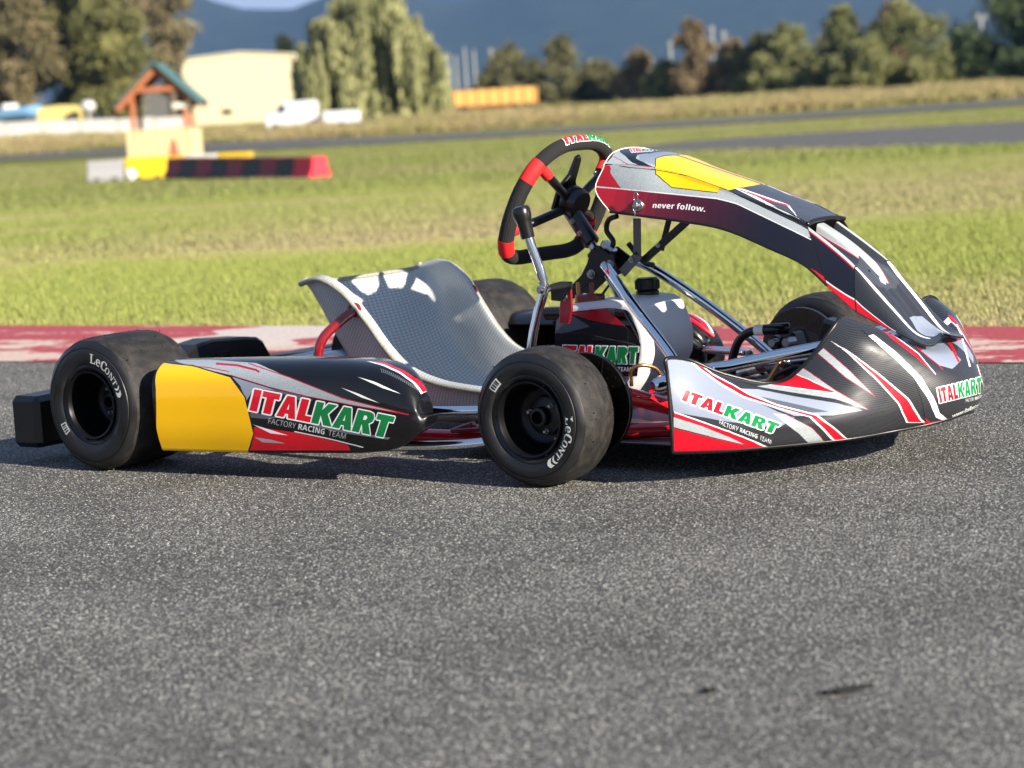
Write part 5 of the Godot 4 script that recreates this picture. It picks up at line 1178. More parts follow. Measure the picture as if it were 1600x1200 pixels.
	for s in [0, rows.size() - 1]:
		mb = MB.new()
		mb.tube(curve(rows[s], 5), .0026, 8)
		bit("lower_edge", mb, M.plastic, fp)
	# hand hole in the top
	mb = MB.new()
	var hole_tf := Transform3D(MB.along(Vector3.ZERO, v3(.1602, .9843, .0741)).basis, v3(.9782, .5884, .0422))
	mb.lathe([Vector2(0, .0004), Vector2(.0115, .0004), Vector2(.013, .0026), Vector2(.0150, .0010)], 28, hole_tf.scaled_local(v3(.9, 1.9, 1)))
	bit("hand_hole", mb, M.inner, fp)
	# fixing pin with its spring clip
	var pin := v3(1.0026, .4964, .1178)
	mb = MB.new()
	mb.lathe([Vector2(0, 0), Vector2(.0115, 0), Vector2(.0125, .002), Vector2(.011, .004), Vector2(.006, .005), Vector2(.006, .012), Vector2(.004, .014), Vector2(0, .014)], 20, Transform3D(Basis(), pin))
	bit("fixing_pin", mb, M.zinc, fp)
	mb = MB.new()
	mb.tube(curve([pin + v3(-.004, -.022, .010), pin + v3(-.001, -.006, .010), pin + v3(.004, .004, .012), pin + v3(-.002, .012, .012), pin + v3(-.001, .020, .012), pin + v3(.003, .027, .012), pin + v3(.007, .022, .012), pin + v3(.005, .012, .012), pin + v3(-.004, .002, .013), pin + v3(-.006, -.006, .012), pin + v3(-.002, -.014, .011)], 5), .0012, 8)
	bit("spring_clip", mb, M.steel, fp)
	# struts below the panel
	mb = MB.new()
	mb.box(v3(.018, .075, .004), Transform3D(Basis(Vector3(0, 0, 1), -.05), v3(.955, .430, .06)), .001)
	mb.box(v3(.060, .020, .004), Transform3D(Basis(Vector3(0, 0, 1), .72), v3(.936, .376, .06)), .001)
	bit("strut", mb, mat(Color8(96, 98, 98), .4, .6), fp)
	mb = MB.new()
	mb.box(v3(.152, .016, .006), Transform3D(Basis(Vector3(0, 0, 1), .62), v3(1.02, .425, .045)), .0015)
	mb.box(v3(.012, .08, .006), Transform3D(Basis(Vector3(0, 0, 1), -.35), v3(.985, .435, .0)), .0015)
	mb.tube(curve([v3(.88, .470, .02), v3(.855, .462, .015), v3(.845, .440, .01), v3(.860, .418, .01), v3(.850, .402, .01), v3(.815, .405, .01)]), .0055, 10)
	mb.tube(curve([v3(.87, .41, -.03), v3(.905, .372, -.03), v3(.93, .365, -.03)]), .0055, 10)
	bit("strut", mb, M.black, fp)
	bolt(fp, v3(.998, .412, .049), v3(0, 0, 1), .004)
	bolt(fp, v3(.940, .384, .063), v3(0, 0, 1), .0045)
	# --- steering wheel
	var sw := holder("steering_wheel", K)
	var c0 := v3(.728, .515, 0)
	var e2 := v3(.443, .897, 0)
	var nrm := v3(-.897, .443, 0)
	var shape := [[0.0, .120], [.05, .117], [.095, .100], [.130, .068], [.150, .025], [.156, -.02], [.154, -.062], [.144, -.100], [.122, -.128], [.085, -.137], [.04, -.137], [0.0, -.137]]
	var ring := []
	for q in shape:
		ring.append(c0 + v3(0, 0, q[0]) + e2 * q[1])
	for i in range(shape.size() - 2, 0, -1):
		ring.append(c0 + v3(0, 0, -shape[i][0]) + e2 * shape[i][1])
	var smooth := []
	var nn := ring.size()
	for i in nn:
		for t in 6:
			smooth.append(catmull(ring[(i - 1 + nn) % nn], ring[i], ring[(i + 1) % nn], ring[(i + 2) % nn], t / 6.0))
	mb = MB.new()
	mb.tube(smooth, .0155, 16, true)
	bit("rim", mb, M.suede, sw)
	# grips and red stitched bands
	var total := smooth.size()
	for q in [[22, 46, "grip"], [total - 46, total - 22, "grip"]]:
		mb = MB.new()
		mb.tube(smooth.slice(q[0], q[1]), .0165, 16)
		bit(q[2], mb, M.grip, sw)
	for q in [[16, 23], [40, 47], [total - 22, total - 15], [total - 46, total - 39]]:
		mb = MB.new()
		mb.tube(smooth.slice(q[0], q[1]), .0172, 18)
		bit("red_band", mb, M.red_cloth, sw)
	# spokes
	for q in [[.112, .070], [.135, -.068], [-.112, .070], [-.135, -.068]]:
		mb = MB.new()
		var a: Vector3 = c0 + v3(0, 0, q[0] * .20) + e2 * (q[1] * .2 - .005) - nrm * .03
		var b: Vector3 = c0 + v3(0, 0, q[0] * .72) + e2 * (q[1] * .66) - nrm * .02
		var d: Vector3 = c0 + v3(0, 0, q[0] * 1.04) + e2 * (q[1] * 1.06)
		mb.tube(curve([a, a.lerp(b, .5), b, b.lerp(d, .6), d]), .0095, 10)
		bit("spoke", mb, M.satin, sw)
		mb = MB.new()
		mb.tube([b.lerp(d, .30), b.lerp(d, .62), d], .0122, 10)
		bit("spoke_cover", mb, M.red_cloth, sw)
		bolt(sw, b.lerp(d, .1) + nrm * .008, nrm, .0045)
	mb = MB.new()
	mb.lathe([Vector2(0, -.018), Vector2(.030, -.018), Vector2(.034, -.012), Vector2(.034, .012), Vector2(.028, .020), Vector2(0, .020)], 24, Transform3D(MB.along(Vector3.ZERO, nrm).basis, c0 - nrm * .035))
	mb.plate(PackedVector2Array([Vector2(-.03, -.03), Vector2(.034, -.03), Vector2(.03, .02), Vector2(.016, .035), Vector2(.010, .085), Vector2(.002, .094), Vector2(-.008, .090), Vector2(-.012, .05), Vector2(-.034, .02)]), .010, Transform3D(Basis(v3(0, 0, -1), e2, nrm), c0 + v3(0, .0, -.005) - nrm * .004), .002)
	bit("hub", mb, M.satin, sw)
	mb = MB.new()
	mb.box(v3(.0035, .026, .003), Transform3D(Basis(v3(0, 0, -1), e2, nrm), c0 + e2 * .072 + nrm * .0012 - v3(0, 0, .002)), .001)
	bit("slot", mb, M.letters, sw)
	# lettering over the top of the rim
	word_on_wheel(sw, smooth, nrm)
	# --- steering column and its brackets
	var sc := holder("steering_column", K)
	mb = MB.new()
	mb.cyl(v3(.742, .492, 0), v3(.800, .412, 0), .018, 20, .003)
	bit("collar", mb, M.satin, sc)
	bolt(sc, v3(.765, .462, .018), v3(0, 0, 1), .0045)
	bolt(sc, v3(.782, .436, .018), v3(0, 0, 1), .0045)
	mb = MB.new()
	mb.cyl(v3(.790, .425, 0), v3(.99, .09, 0), .0095, 18)
	bit("shaft", mb, M.steel, sc)
	mb = MB.new()
	var yoke := PackedVector2Array([Vector2(.818, .402), Vector2(.842, .404), Vector2(.872, .384), Vector2(.878, .366), Vector2(.860, .352), Vector2(.832, .342), Vector2(.812, .336), Vector2(.748, .288), Vector2(.732, .290), Vector2(.732, .304), Vector2(.790, .350), Vector2(.806, .374)])
	for z in [-.03, .03]:
		mb.plate(yoke, .006, Transform3D(Basis(), v3(0, .0, z)), .0012)
	mb.box(v3(.04, .03, .06), Transform3D(Basis(Vector3(0, 0, 1), -.85), v3(.826, .385, 0)), .004)
	mb.plate(PackedVector2Array([Vector2(.83, .33), Vector2(.842, .338), Vector2(.775, .262), Vector2(.76, .258)]), .005, Transform3D(Basis(), v3(0, 0, -.012)), .001)
	bit("yoke", mb, M.black, sc)
	for q in [[.866, .372], [.818, .352]]:
		bolt(sc, v3(q[0], q[1], .034), v3(0, 0, 1), .0072)
	mb = MB.new()
	mb.box(v3(.035, .016, .02), Transform3D(Basis(Vector3(0, 0, 1), -.7), v3(.848, .405, .01)), .003)
	bit("sensor_plug", mb, M.steel, sc)
	for s in [-1.0, 1.0]:
		mb = MB.new()
		mb.tube(curve([v3(.868, .372, s * .055), v3(.90, .352, s * .075), v3(.985, .285, s * .115), v3(1.085, .20, s * .15), v3(1.15, .13, s * .18), v3(1.17, .09, s * .2)]), .0105, 14)
		bit("support_tube", mb, M.chrome, sc)
	# lever bracket and the red tab beside it
	mb = MB.new()
	mb.plate(PackedVector2Array([Vector2(.812, .262), Vector2(.836, .262), Vector2(.846, .29), Vector2(.846, .335), Vector2(.826, .342), Vector2(.816, .30)]), .006, Transform3D(Basis(), v3(0, 0, .145)), .001)
	bit("red_tab", mb, M.red_dark, sc)
	for q in [[.8305, .3305], [.8295, .3165]]:
		bolt(sc, v3(q[0], q[1], .1485), v3(0, 0, 1), .0062)
	mb = MB.new()
	mb.plate(PackedVector2Array([Vector2(.815, .312), Vector2(.84, .31), Vector2(.868, .338), Vector2(.868, .350), Vector2(.84, .350), Vector2(.815, .345)]), .006, Transform3D(Basis(), v3(0, 0, .172)), .001)
	mb.cyl(v3(.858, .343, .17), v3(.862, .343, .255), .007, 12, .001)
	bit("lever_bracket", mb, M.black, sc)
	# --- gear lever
	var gl := holder("gear_lever", K)
	mb = MB.new()
	mb.tube(curve([v3(.838, .455, .27), v3(.846, .425, .268), v3(.858, .38, .262), v3(.862, .345, .258), v3(.848, .30, .262), v3(.835, .25, .268), v3(.822, .17, .275), v3(.81, .09, .30)]), .0095, 14)
	bit("rod", mb, M.chrome, gl)
	mb = MB.new()
	mb.lathe([Vector2(0, -.002), Vector2(.013, -.002), Vector2(.014, .002), Vector2(.0145, .028), Vector2(.0165, .034), Vector2(.0185, .045), Vector2(.0190, .055), Vector2(.0165, .061), Vector2(.008, .064), Vector2(0, .064)], 24, MB.along(v3(.838, .447, .27), v3(.824, .512, .273)))
	bit("knob", mb, M.satin, gl)
	mb = MB.new()
	mb.cyl(v3(.862, .343, .245), v3(.862, .343, .276), .0085, 6, .002)
	bit("pivot", mb, M.steel, gl)
	# --- fuel tank
	var ft := holder("fuel_tank", K)
	mb = MB.new()
	var tp := PackedVector2Array([Vector2(.745, .115), Vector2(.925, .105), Vector2(.958, .14), Vector2(.986, .19), Vector2(.986, .236), Vector2(.966, .286), Vector2(.948, .301), Vector2(.90, .305), Vector2(.80, .296), Vector2(.780, .288), Vector2(.764, .262), Vector2(.748, .19)])
	rounded_slab(mb, tp, .092, .016)
	bit("body", mb, M.tank, ft)
	mb = MB.new()
	mb.cyl(v3(.905, .300, -.04), v3(.905, .312, -.04), .024, 24, .002)
	mb.cyl(v3(.905, .311, -.04), v3(.905, .338, -.04), .024, 28, .004)
	for k in 18:
		var an := TAU * k / 18.0
		mb.box(v3(.004, .019, .004), Transform3D(Basis(Vector3(0, 1, 0), -an), v3(.905 + .024 * cos(an), .324, -.04 + .024 * sin(an))), .001)
	bit("cap", mb, M.plastic, ft)
	for q in [[.802, .062, M.brass], [.835, .06, M.red_dark]]:
		mb = MB.new()
		mb.cyl(v3(q[0], .292, q[1]), v3(q[0], .312, q[1]), .008, 6, .001)
		mb.cyl(v3(q[0], .31, q[1]), v3(q[0], .338, q[1]), .0042, 12, .001)
		bit("outlet", mb, q[2], ft)
	mb = MB.new()
	mb.box(v3(.055, .02, .03), Transform3D(), .004)
	var blk := bit("outlet_block", mb, M.red_dark, ft)
	blk.position = v3(.832, .304, .06)
	tank_sticker(ft)
	# --- pedals, rods and small plumbing in front
	var pd := holder("brake_pedal", K)
	mb = MB.new()
	mb.tube(curve([v3(1.10, .09, -.02), v3(1.115, .15, -.02), v3(1.125, .18, -.01), v3(1.15, .218, 0.0), v3(1.185, .236, .005), v3(1.225, .238, 0.0), v3(1.245, .238, -.03)]), .0088, 12)
	mb.cyl(v3(1.205, .2375, .004), v3(1.248, .2385, -.03), .0112, 16, .002)
	bit("arm", mb, M.satin, pd)
	mb = MB.new()
	mb.cyl(v3(1.190, .2372, .0045), v3(1.210, .2376, .0030), .0108, 16)
	bit("sleeve", mb, M.letters, pd)
	mb = MB.new()
	mb.box(v3(.05, .06, .045), Transform3D(Basis(Vector3(0, 0, 1), .3), v3(1.235, .195, -.06)), .006)
	mb.cyl(v3(1.215, .21, -.04), v3(1.215, .21, -.02), .014, 16, .002)
	mb.cyl(v3(1.25, .205, -.04), v3(1.25, .205, -.015), .017, 16, .002)
	mb.box(v3(.03, .09, .02), Transform3D(Basis(), v3(1.235, .13, -.05)), .003)
	bit("master_cylinder", mb, M.black, pd)
	mb = MB.new()
	mb.cyl(v3(1.228, .212, -.012), v3(1.228, .212, .010), .008, 12, .001)
	mb.cyl(v3(1.262, .214, -.02), v3(1.262, .214, .012), .0095, 6, .001)
	mb.cyl(v3(1.285, .2, -.03), v3(1.285, .2, .0), .007, 12, .001)
	mb.cyl(v3(1.20, .168, .02), v3(1.225, .172, .02), .012, 14, .002)
	bit("fitting", mb, M.zinc, pd)
	for s in [-1.0, 1.0]:
		mb = MB.new()
		mb.tube([v3(1.02, .118, s * .035), v3(1.075, .128, s * .42)], .0062, 12)
		mb.cyl(v3(1.05, .124, s * .26), v3(1.056, .125, s * .29), .0095, 6, .001)
		bit("tie_rod", mb, M.satin, K)
	var rods := holder("brake_rods", K)
	mb = MB.new()
	mb.tube([v3(1.245, .178, .075), v3(1.36, .192, .06)], .0035, 10)
	mb.tube([v3(1.13, .185, .15), v3(1.24, .179, .08)], .0028, 10)
	mb.cyl(v3(1.29, .183, .07), v3(1.305, .185, .068), .0065, 6, .001)
	bit("rod", mb, M.steel, rods)
	mb = MB.new()
	mb.tube(curve([v3(1.150, .175, .385), v3(1.158, .205, .395), v3(1.175, .214, .385), v3(1.19, .205, .36), v3(1.195, .182, .345)]), .0036, 10)
	bit("hose", mb, M.brass, rods)
	mb = MB.new()
	mb.tube(curve([v3(1.24, .10, .15), v3(1.27, .135, .12), v3(1.29, .18, .09), v3(1.285, .20, .06)]), .0048, 10)
	bit("hose", mb, M.brass, rods)
	mb = MB.new()
	mb.lathe([Vector2(0, -.02), Vector2(.009, -.02), Vector2(.013, -.014), Vector2(.0155, -.004), Vector2(.0155, .004), Vector2(.013, .014), Vector2(.009, .018), Vector2(.008, .03), Vector2(0, .03)], 24, MB.along(v3(1.205, .178, .365), v3(1.235, .19, .30)))
	bit("ball_joint", mb, M.chrome, rods)
	mb = MB.new()
	mb.box(v3(.05, .035, .03), Transform3D(Basis(Vector3(0, 0, 1), .2), v3(1.255, .19, .33)), .005)
	mb.tube(curve([v3(1.20, .14, .30), v3(1.215, .10, .30), v3(1.24, .085, .28), v3(1.28, .10, .26)]), .006, 10)
	bit("clamp", mb, M.black, rods)
	# throttle cable loop
	mb = MB.new()
	mb.tube(curve([v3(1.14, .11, -.1), v3(1.2, .14, -.05), v3(1.3, .17, .02), v3(1.34, .14, .1), v3(1.25, .09, .2)]), .0045, 8)
	bit("cable", mb, M.cable, K)

func rounded_slab(mb: MB, poly: PackedVector2Array, half: float, r: float) -> void:
	# a blow-moulded body: the outline with rounded corners, its two faces rounded into the sides
	if Geometry2D.is_polygon_clockwise(poly):
		poly.reverse()
	var fine := PackedVector2Array()
	var n := poly.size()
	for i in n:
		var p := poly[i]
		var a := p + (poly[(i - 1 + n) % n] - p).limit_length(minf(.016, p.distance_to(poly[(i - 1 + n) % n]) * .45))
		var b := p + (poly[(i + 1) % n] - p).limit_length(minf(.016, p.distance_to(poly[(i + 1) % n]) * .45))
		for k in 5:
			var t := k / 4.0
			fine.append(a.lerp(p, t).lerp(p.lerp(b, t), t))
	var m := fine.size()
	var out := PackedVector2Array()
	for i in m:
		var d := (fine[(i + 1) % m] - fine[(i - 1 + m) % m]).normalized()
		out.append(Vector2(d.y, -d.x))
	var rings := []
	for k in 14:
		var s := -1.0 if k < 7 else 1.0
		var t := (k if k < 7 else 13 - k) / 6.0 * PI / 2.0
		var ring := []
		for i in m:
			var q := fine[i] - out[i] * r * (1.0 - sin(t))
			ring.append(mb.vert(v3(q.x, q.y, s * (half - r * (1.0 - cos(t)))), v3(out[i].x * sin(t), out[i].y * sin(t), s * cos(t))))
		if rings.size():
			for i in m:
				mb.quad(rings[-1][i], rings[-1][(i + 1) % m], ring[(i + 1) % m], ring[i])
		rings.append(ring)
	for e in [0, 13]:
		var flatp := PackedVector2Array()
		for i in m:
			var w: Vector3 = mb.v[rings[e][i]]
			flatp.append(Vector2(w.x, w.y))
		var cut := Geometry2D.triangulate_polygon(flatp)
		for i in range(0, cut.size(), 3):
			mb.tri(rings[e][cut[i]], rings[e][cut[i + 1]], rings[e][cut[i + 2]])

func lay_on_rim(mb: MB, g: PackedVector2Array, smooth: Array, nrm: Vector3, wide: float, up: float) -> void:
	var total := smooth.size()
	var cut := Geometry2D.triangulate_polygon(g)
	var f := mb.v.size()
	for p in g:
		var s: float = (p.x + p.y * .22) / wide
		var at := fposmod(lerpf(7.5, -12.5, s), float(total))
		var a: Vector3 = smooth[int(at) % total].lerp(smooth[(int(at) + 1) % total], at - int(at))
		var t: Vector3 = (smooth[(int(at) + 1) % total] - smooth[int(at) % total]).normalized()
		var out := (a - v3(.728, .515, 0)).normalized()
		out = (out - t * out.dot(t)).normalized()
		var an := lerpf(1.20, 2.45, 1.0 - p.y)
		var d := out * sin(an) + nrm * cos(an)
		mb.vert(a + d * up, d)
	for k in range(0, cut.size(), 3):
		mb.tri(f + cut[k], f + cut[k + 1], f + cut[k + 2])

func word_on_wheel(sw: Node3D, smooth: Array, nrm: Vector3) -> void:
	# the maker's word in red and green, laid along the top of the rim
	var bits := {"white": MB.new(), "red": MB.new(), "green": MB.new()}
	var wide := 0.0
	for c in "ITALKART":
		wide += LETTERS[c][0]
	for layer in 2:
		var x := 0.0
		var i := 0
		for c in "ITALKART":
			var g := PackedVector2Array()
			for q in range(0, LETTERS[c][1].size(), 2):
				g.append(Vector2(LETTERS[c][1][q] + x, LETTERS[c][1][q + 1]))
			var ink := "white"
			var up := .0161
			if layer == 0:
				g = Geometry2D.offset_polygon(g, .06)[0]
			else:
				ink = "red" if i < 4 else "green"
				up = .0169
			var mb: MB = bits[ink]
			for row in 9:
				var y0 := -.1 + row * .14
				for cutout in Geometry2D.intersect_polygons(g, PackedVector2Array([Vector2(-9, y0), Vector2(99, y0), Vector2(99, y0 + .14), Vector2(-9, y0 + .14)])):
					lay_on_rim(mb, cutout, smooth, nrm, wide, up)
			x += LETTERS[c][0]
			i += 1
	for ink in bits:
		bit("lettering", bits[ink], mat(INK[ink], .7), sw)

func tank_sticker(ft: Node3D) -> void:
	var h := holder("sticker", ft)
	var z := .0928
	h.position.x = -.012
	var layers := [
		["black", [.775, .262, .795, .277, .905, .288, .975, .232, .985, .215, .972, .150, .78, .145, .768, .2]],
		["steel2", [.777, .262, .792, .272, .812, .276, .862, .250, .79, .235, .772, .235]],
		["red3", [.812, .277, .905, .287, .950, .252, .87, .262]],
		["steel0", [.772, .235, .79, .238, .845, .236, .975, .214, .94, .222, .84, .226, .773, .222]],
	]
	var k := 0
	for l in layers:
		var g := PackedVector2Array()
		for i in range(0, l[1].size(), 2):
			g.append(Vector2(l[1][i], l[1][i + 1]))
		var mb := MB.new()
		mb.plate(g, .0006, Transform3D(Basis(), v3(0, 0, z + k * .0006)))
		bit("film", mb, mat(INK[l[0]], .25, 0, .5), h)
		k += 1
	for layer in 2:
		var bits := {"white": MB.new(), "red": MB.new(), "green": MB.new()}
		var x := 0.0
		var i := 0
		for c in "ITALKART":
			var g := PackedVector2Array()
			for q in range(0, LETTERS[c][1].size(), 2):
				var a: float = LETTERS[c][1][q] + x
				var b: float = LETTERS[c][1][q + 1]
				g.append(Vector2(.786 + a * .0338 + b * .006, .176 + b * .034))
			if layer == 0:
				g = Geometry2D.offset_polygon(g, .0022)[0]
			var mb: MB = bits["white" if layer == 0 else ("red" if i < 4 else "green")]
			mb.plate(g, .0006, Transform3D(Basis(), v3(0, 0, z + (k + layer) * .0006)))
			x += LETTERS[c][0]
			i += 1
		for ink in bits:
			if bits[ink].v.size():
				bit("lettering", bits[ink], mat(INK[ink], .3), h)
	var g2: Array = glyphs("FACTORY RACING TEAM", 400)
	var mb2 := MB.new()
	for t in g2[0]:
		var f := mb2.v.size()
		for p in t:
			mb2.vert(v3(.820 + p.x / g2[1] * .14, .160 + (p.y - base_line) * .012, z + k * .0006 + .0006), v3(0, 0, 1))
		mb2.tri(f, f + 1, f + 2)
	bit("lettering", mb2, mat(INK["pale"], .3), h)

# ------------------------------------------------------------------ the place
const EYE := Vector3(3.607, 0.707, 3.894)
const AHEAD := Vector2(-0.6155, -0.7881)   # x, z: the way the photographer faces over the ground
const ACROSS := Vector2(0.7924, -0.6100)

func far_off(p: Vector2) -> float:
	return (p - Vector2(EYE.x, EYE.z)).dot(AHEAD)

func sideways(p: Vector2) -> float:
	return (p - Vector2(EYE.x, EYE.z)).dot(ACROSS)

func spot(s: float, t: float) -> Vector2:
	return Vector2(EYE.x, EYE.z) + AHEAD * s + ACROSS * t

func land(p: Vector2) -> float:
	# a very shallow dip in the infield, then a rise to the trees
	var s := far_off(p)
	return -.3 * smoothstep(9.0, 36.0, s) + .9 * smoothstep(110.0, 185.0, s)

func on_land(x: float, z: float) -> Vector3:
	return v3(x, land(Vector2(x, z)), z)

var dn := FastNoiseLite.new()
var dn2 := FastNoiseLite.new()

func dryness(p: Vector2) -> float:
	# 0 lush, 1 straw: streaks of mown, dry grass across the infield
	var s := far_off(p)
	var t := sideways(p)
	var k := .30 + .55 * dn.get_noise_2d(t * .35, s) + .30 * dn2.get_noise_2d(t, s * 1.6)
	k += .34 * exp(-pow((s - 14.6) / 2.6, 2.0)) * smoothstep(-3.2, -.8, t)
	k += .22 * exp(-pow((s - 24.0) / 3.4, 2.0)) * smoothstep(1.0, 5.0, t)
	k -= .42 * exp(-pow((s - 10.2) / 1.9, 2.0))
	k -= .25 * exp(-pow((s - 31.0) / 2.5, 2.0))
	k += .85 * exp(-pow((s - 6.45 - .12 * t) / .35, 2.0)) * clampf(.45 + dn2.get_noise_2d(t * 6.0, s * 3.0) * 1.6, 0.0, 1.0)
	return clampf(k, 0.0, 1.0)

func turf(k: float, rng: RandomNumberGenerator) -> Color:
	var g := Color(.21, .265, .05).lerp(Color(.33, .36, .085), rng.randf())
	var d := Color(.40, .33, .16).lerp(Color(.50, .42, .24), rng.randf())
	return g.lerp(d, clampf(k + rng.randf_range(-.18, .18), 0.0, 1.0))

func sheet(rows: Array, m: Material, lift: float) -> ArrayMesh:
	# rows of Vector2 points laid on the land, uv in metres
	var mb := MB.new()
	var cols: int = rows[0].size()
	for r in rows:
		for p in r:
			mb.vert(v3(p.x, land(p) + lift, p.y), Vector3.UP, p)
	for r in rows.size() - 1:
		for c in cols - 1:
			mb.quad(r * cols + c, r * cols + c + 1, (r + 1) * cols + c + 1, (r + 1) * cols + c)
	return mb.mesh(m)

func with_uv2(am: ArrayMesh) -> ArrayMesh:
	var a := am.surface_get_arrays(0)
	a[Mesh.ARRAY_TEX_UV2] = a[Mesh.ARRAY_TEX_UV]
	var out := ArrayMesh.new()
	out.add_surface_from_arrays(Mesh.PRIMITIVE_TRIANGLES, a)
	out.surface_set_material(0, am.surface_get_material(0))
	return out

func asphalt_material(seed_: int, px: int, metres: float, tone: float) -> StandardMaterial3D:
	# stones in bitumen: one tone for each stone, darker binder between
	var c := FastNoiseLite.new()
	c.noise_type = FastNoiseLite.TYPE_CELLULAR
	c.seed = seed_
	c.frequency = metres / .0042 / px
	c.fractal_type = FastNoiseLite.FRACTAL_NONE
	c.cellular_return_type = FastNoiseLite.RETURN_CELL_VALUE
	var tones := c.get_seamless_image(px, px, false, false, .1, false)
	c.cellular_return_type = FastNoiseLite.RETURN_DISTANCE
	var gaps := c.get_seamless_image(px, px, false, false, .1, true)
	tones.convert(Image.FORMAT_L8)
	gaps.convert(Image.FORMAT_L8)
	var tb := tones.get_data()
	var gb := gaps.get_data()
	var cb := PackedByteArray()
	cb.resize(px * px * 3)
	var hb := PackedByteArray()
	hb.resize(px * px)
	for i in px * px:
		var k := tb[i] / 255.0
		var g := gb[i] / 255.0
		var stone := pow(k, 2.2)
		var v := (80.0 + 112.0 * stone) * (1.0 - .55 * smoothstep(.30, .75, g)) * tone
		cb[i * 3] = int(clampf(v * 1.01, 0, 255))
		cb[i * 3 + 1] = int(clampf(v * 1.0, 0, 255))
		cb[i * 3 + 2] = int(clampf(v * .96, 0, 255))
		hb[i] = int(clampf(255.0 * (1.0 - g) * (.45 + .55 * k), 0, 255))
	var m := mat(Color.WHITE, .82)
	m.albedo_texture = tex(Image.create_from_data(px, px, false, Image.FORMAT_RGB8, cb))
	m.heightmap_enabled = true
	m.heightmap_texture = tex(Image.create_from_data(px, px, false, Image.FORMAT_L8, hb))
	m.heightmap_scale = .35
	m.uv1_scale = v3(1.0 / metres, 1.0 / metres, 1)
	# broad wear so that the repeat does not show
	var wear := noise(.012, seed_ + 1, FastNoiseLite.TYPE_SIMPLEX_SMOOTH, 5).get_seamless_image(512, 512, false, false, .15)
	wear.convert(Image.FORMAT_L8)
	var wb := wear.get_data()
	var w3 := PackedByteArray()
	w3.resize(512 * 512 * 3)
	for i in 512 * 512:
		var q := 255.0 - 70.0 * (1.0 - wb[i] / 255.0)
		w3[i * 3] = int(q); w3[i * 3 + 1] = int(q * .995); w3[i * 3 + 2] = int(q * .985)
	m.detail_enabled = true
	m.detail_blend_mode = BaseMaterial3D.BLEND_MODE_MUL
	m.detail_albedo = tex(Image.create_from_data(512, 512, false, Image.FORMAT_RGB8, w3))
	m.detail_uv_layer = BaseMaterial3D.DETAIL_UV_2
	m.uv2_scale = v3(.31, .31, 1)
	return m

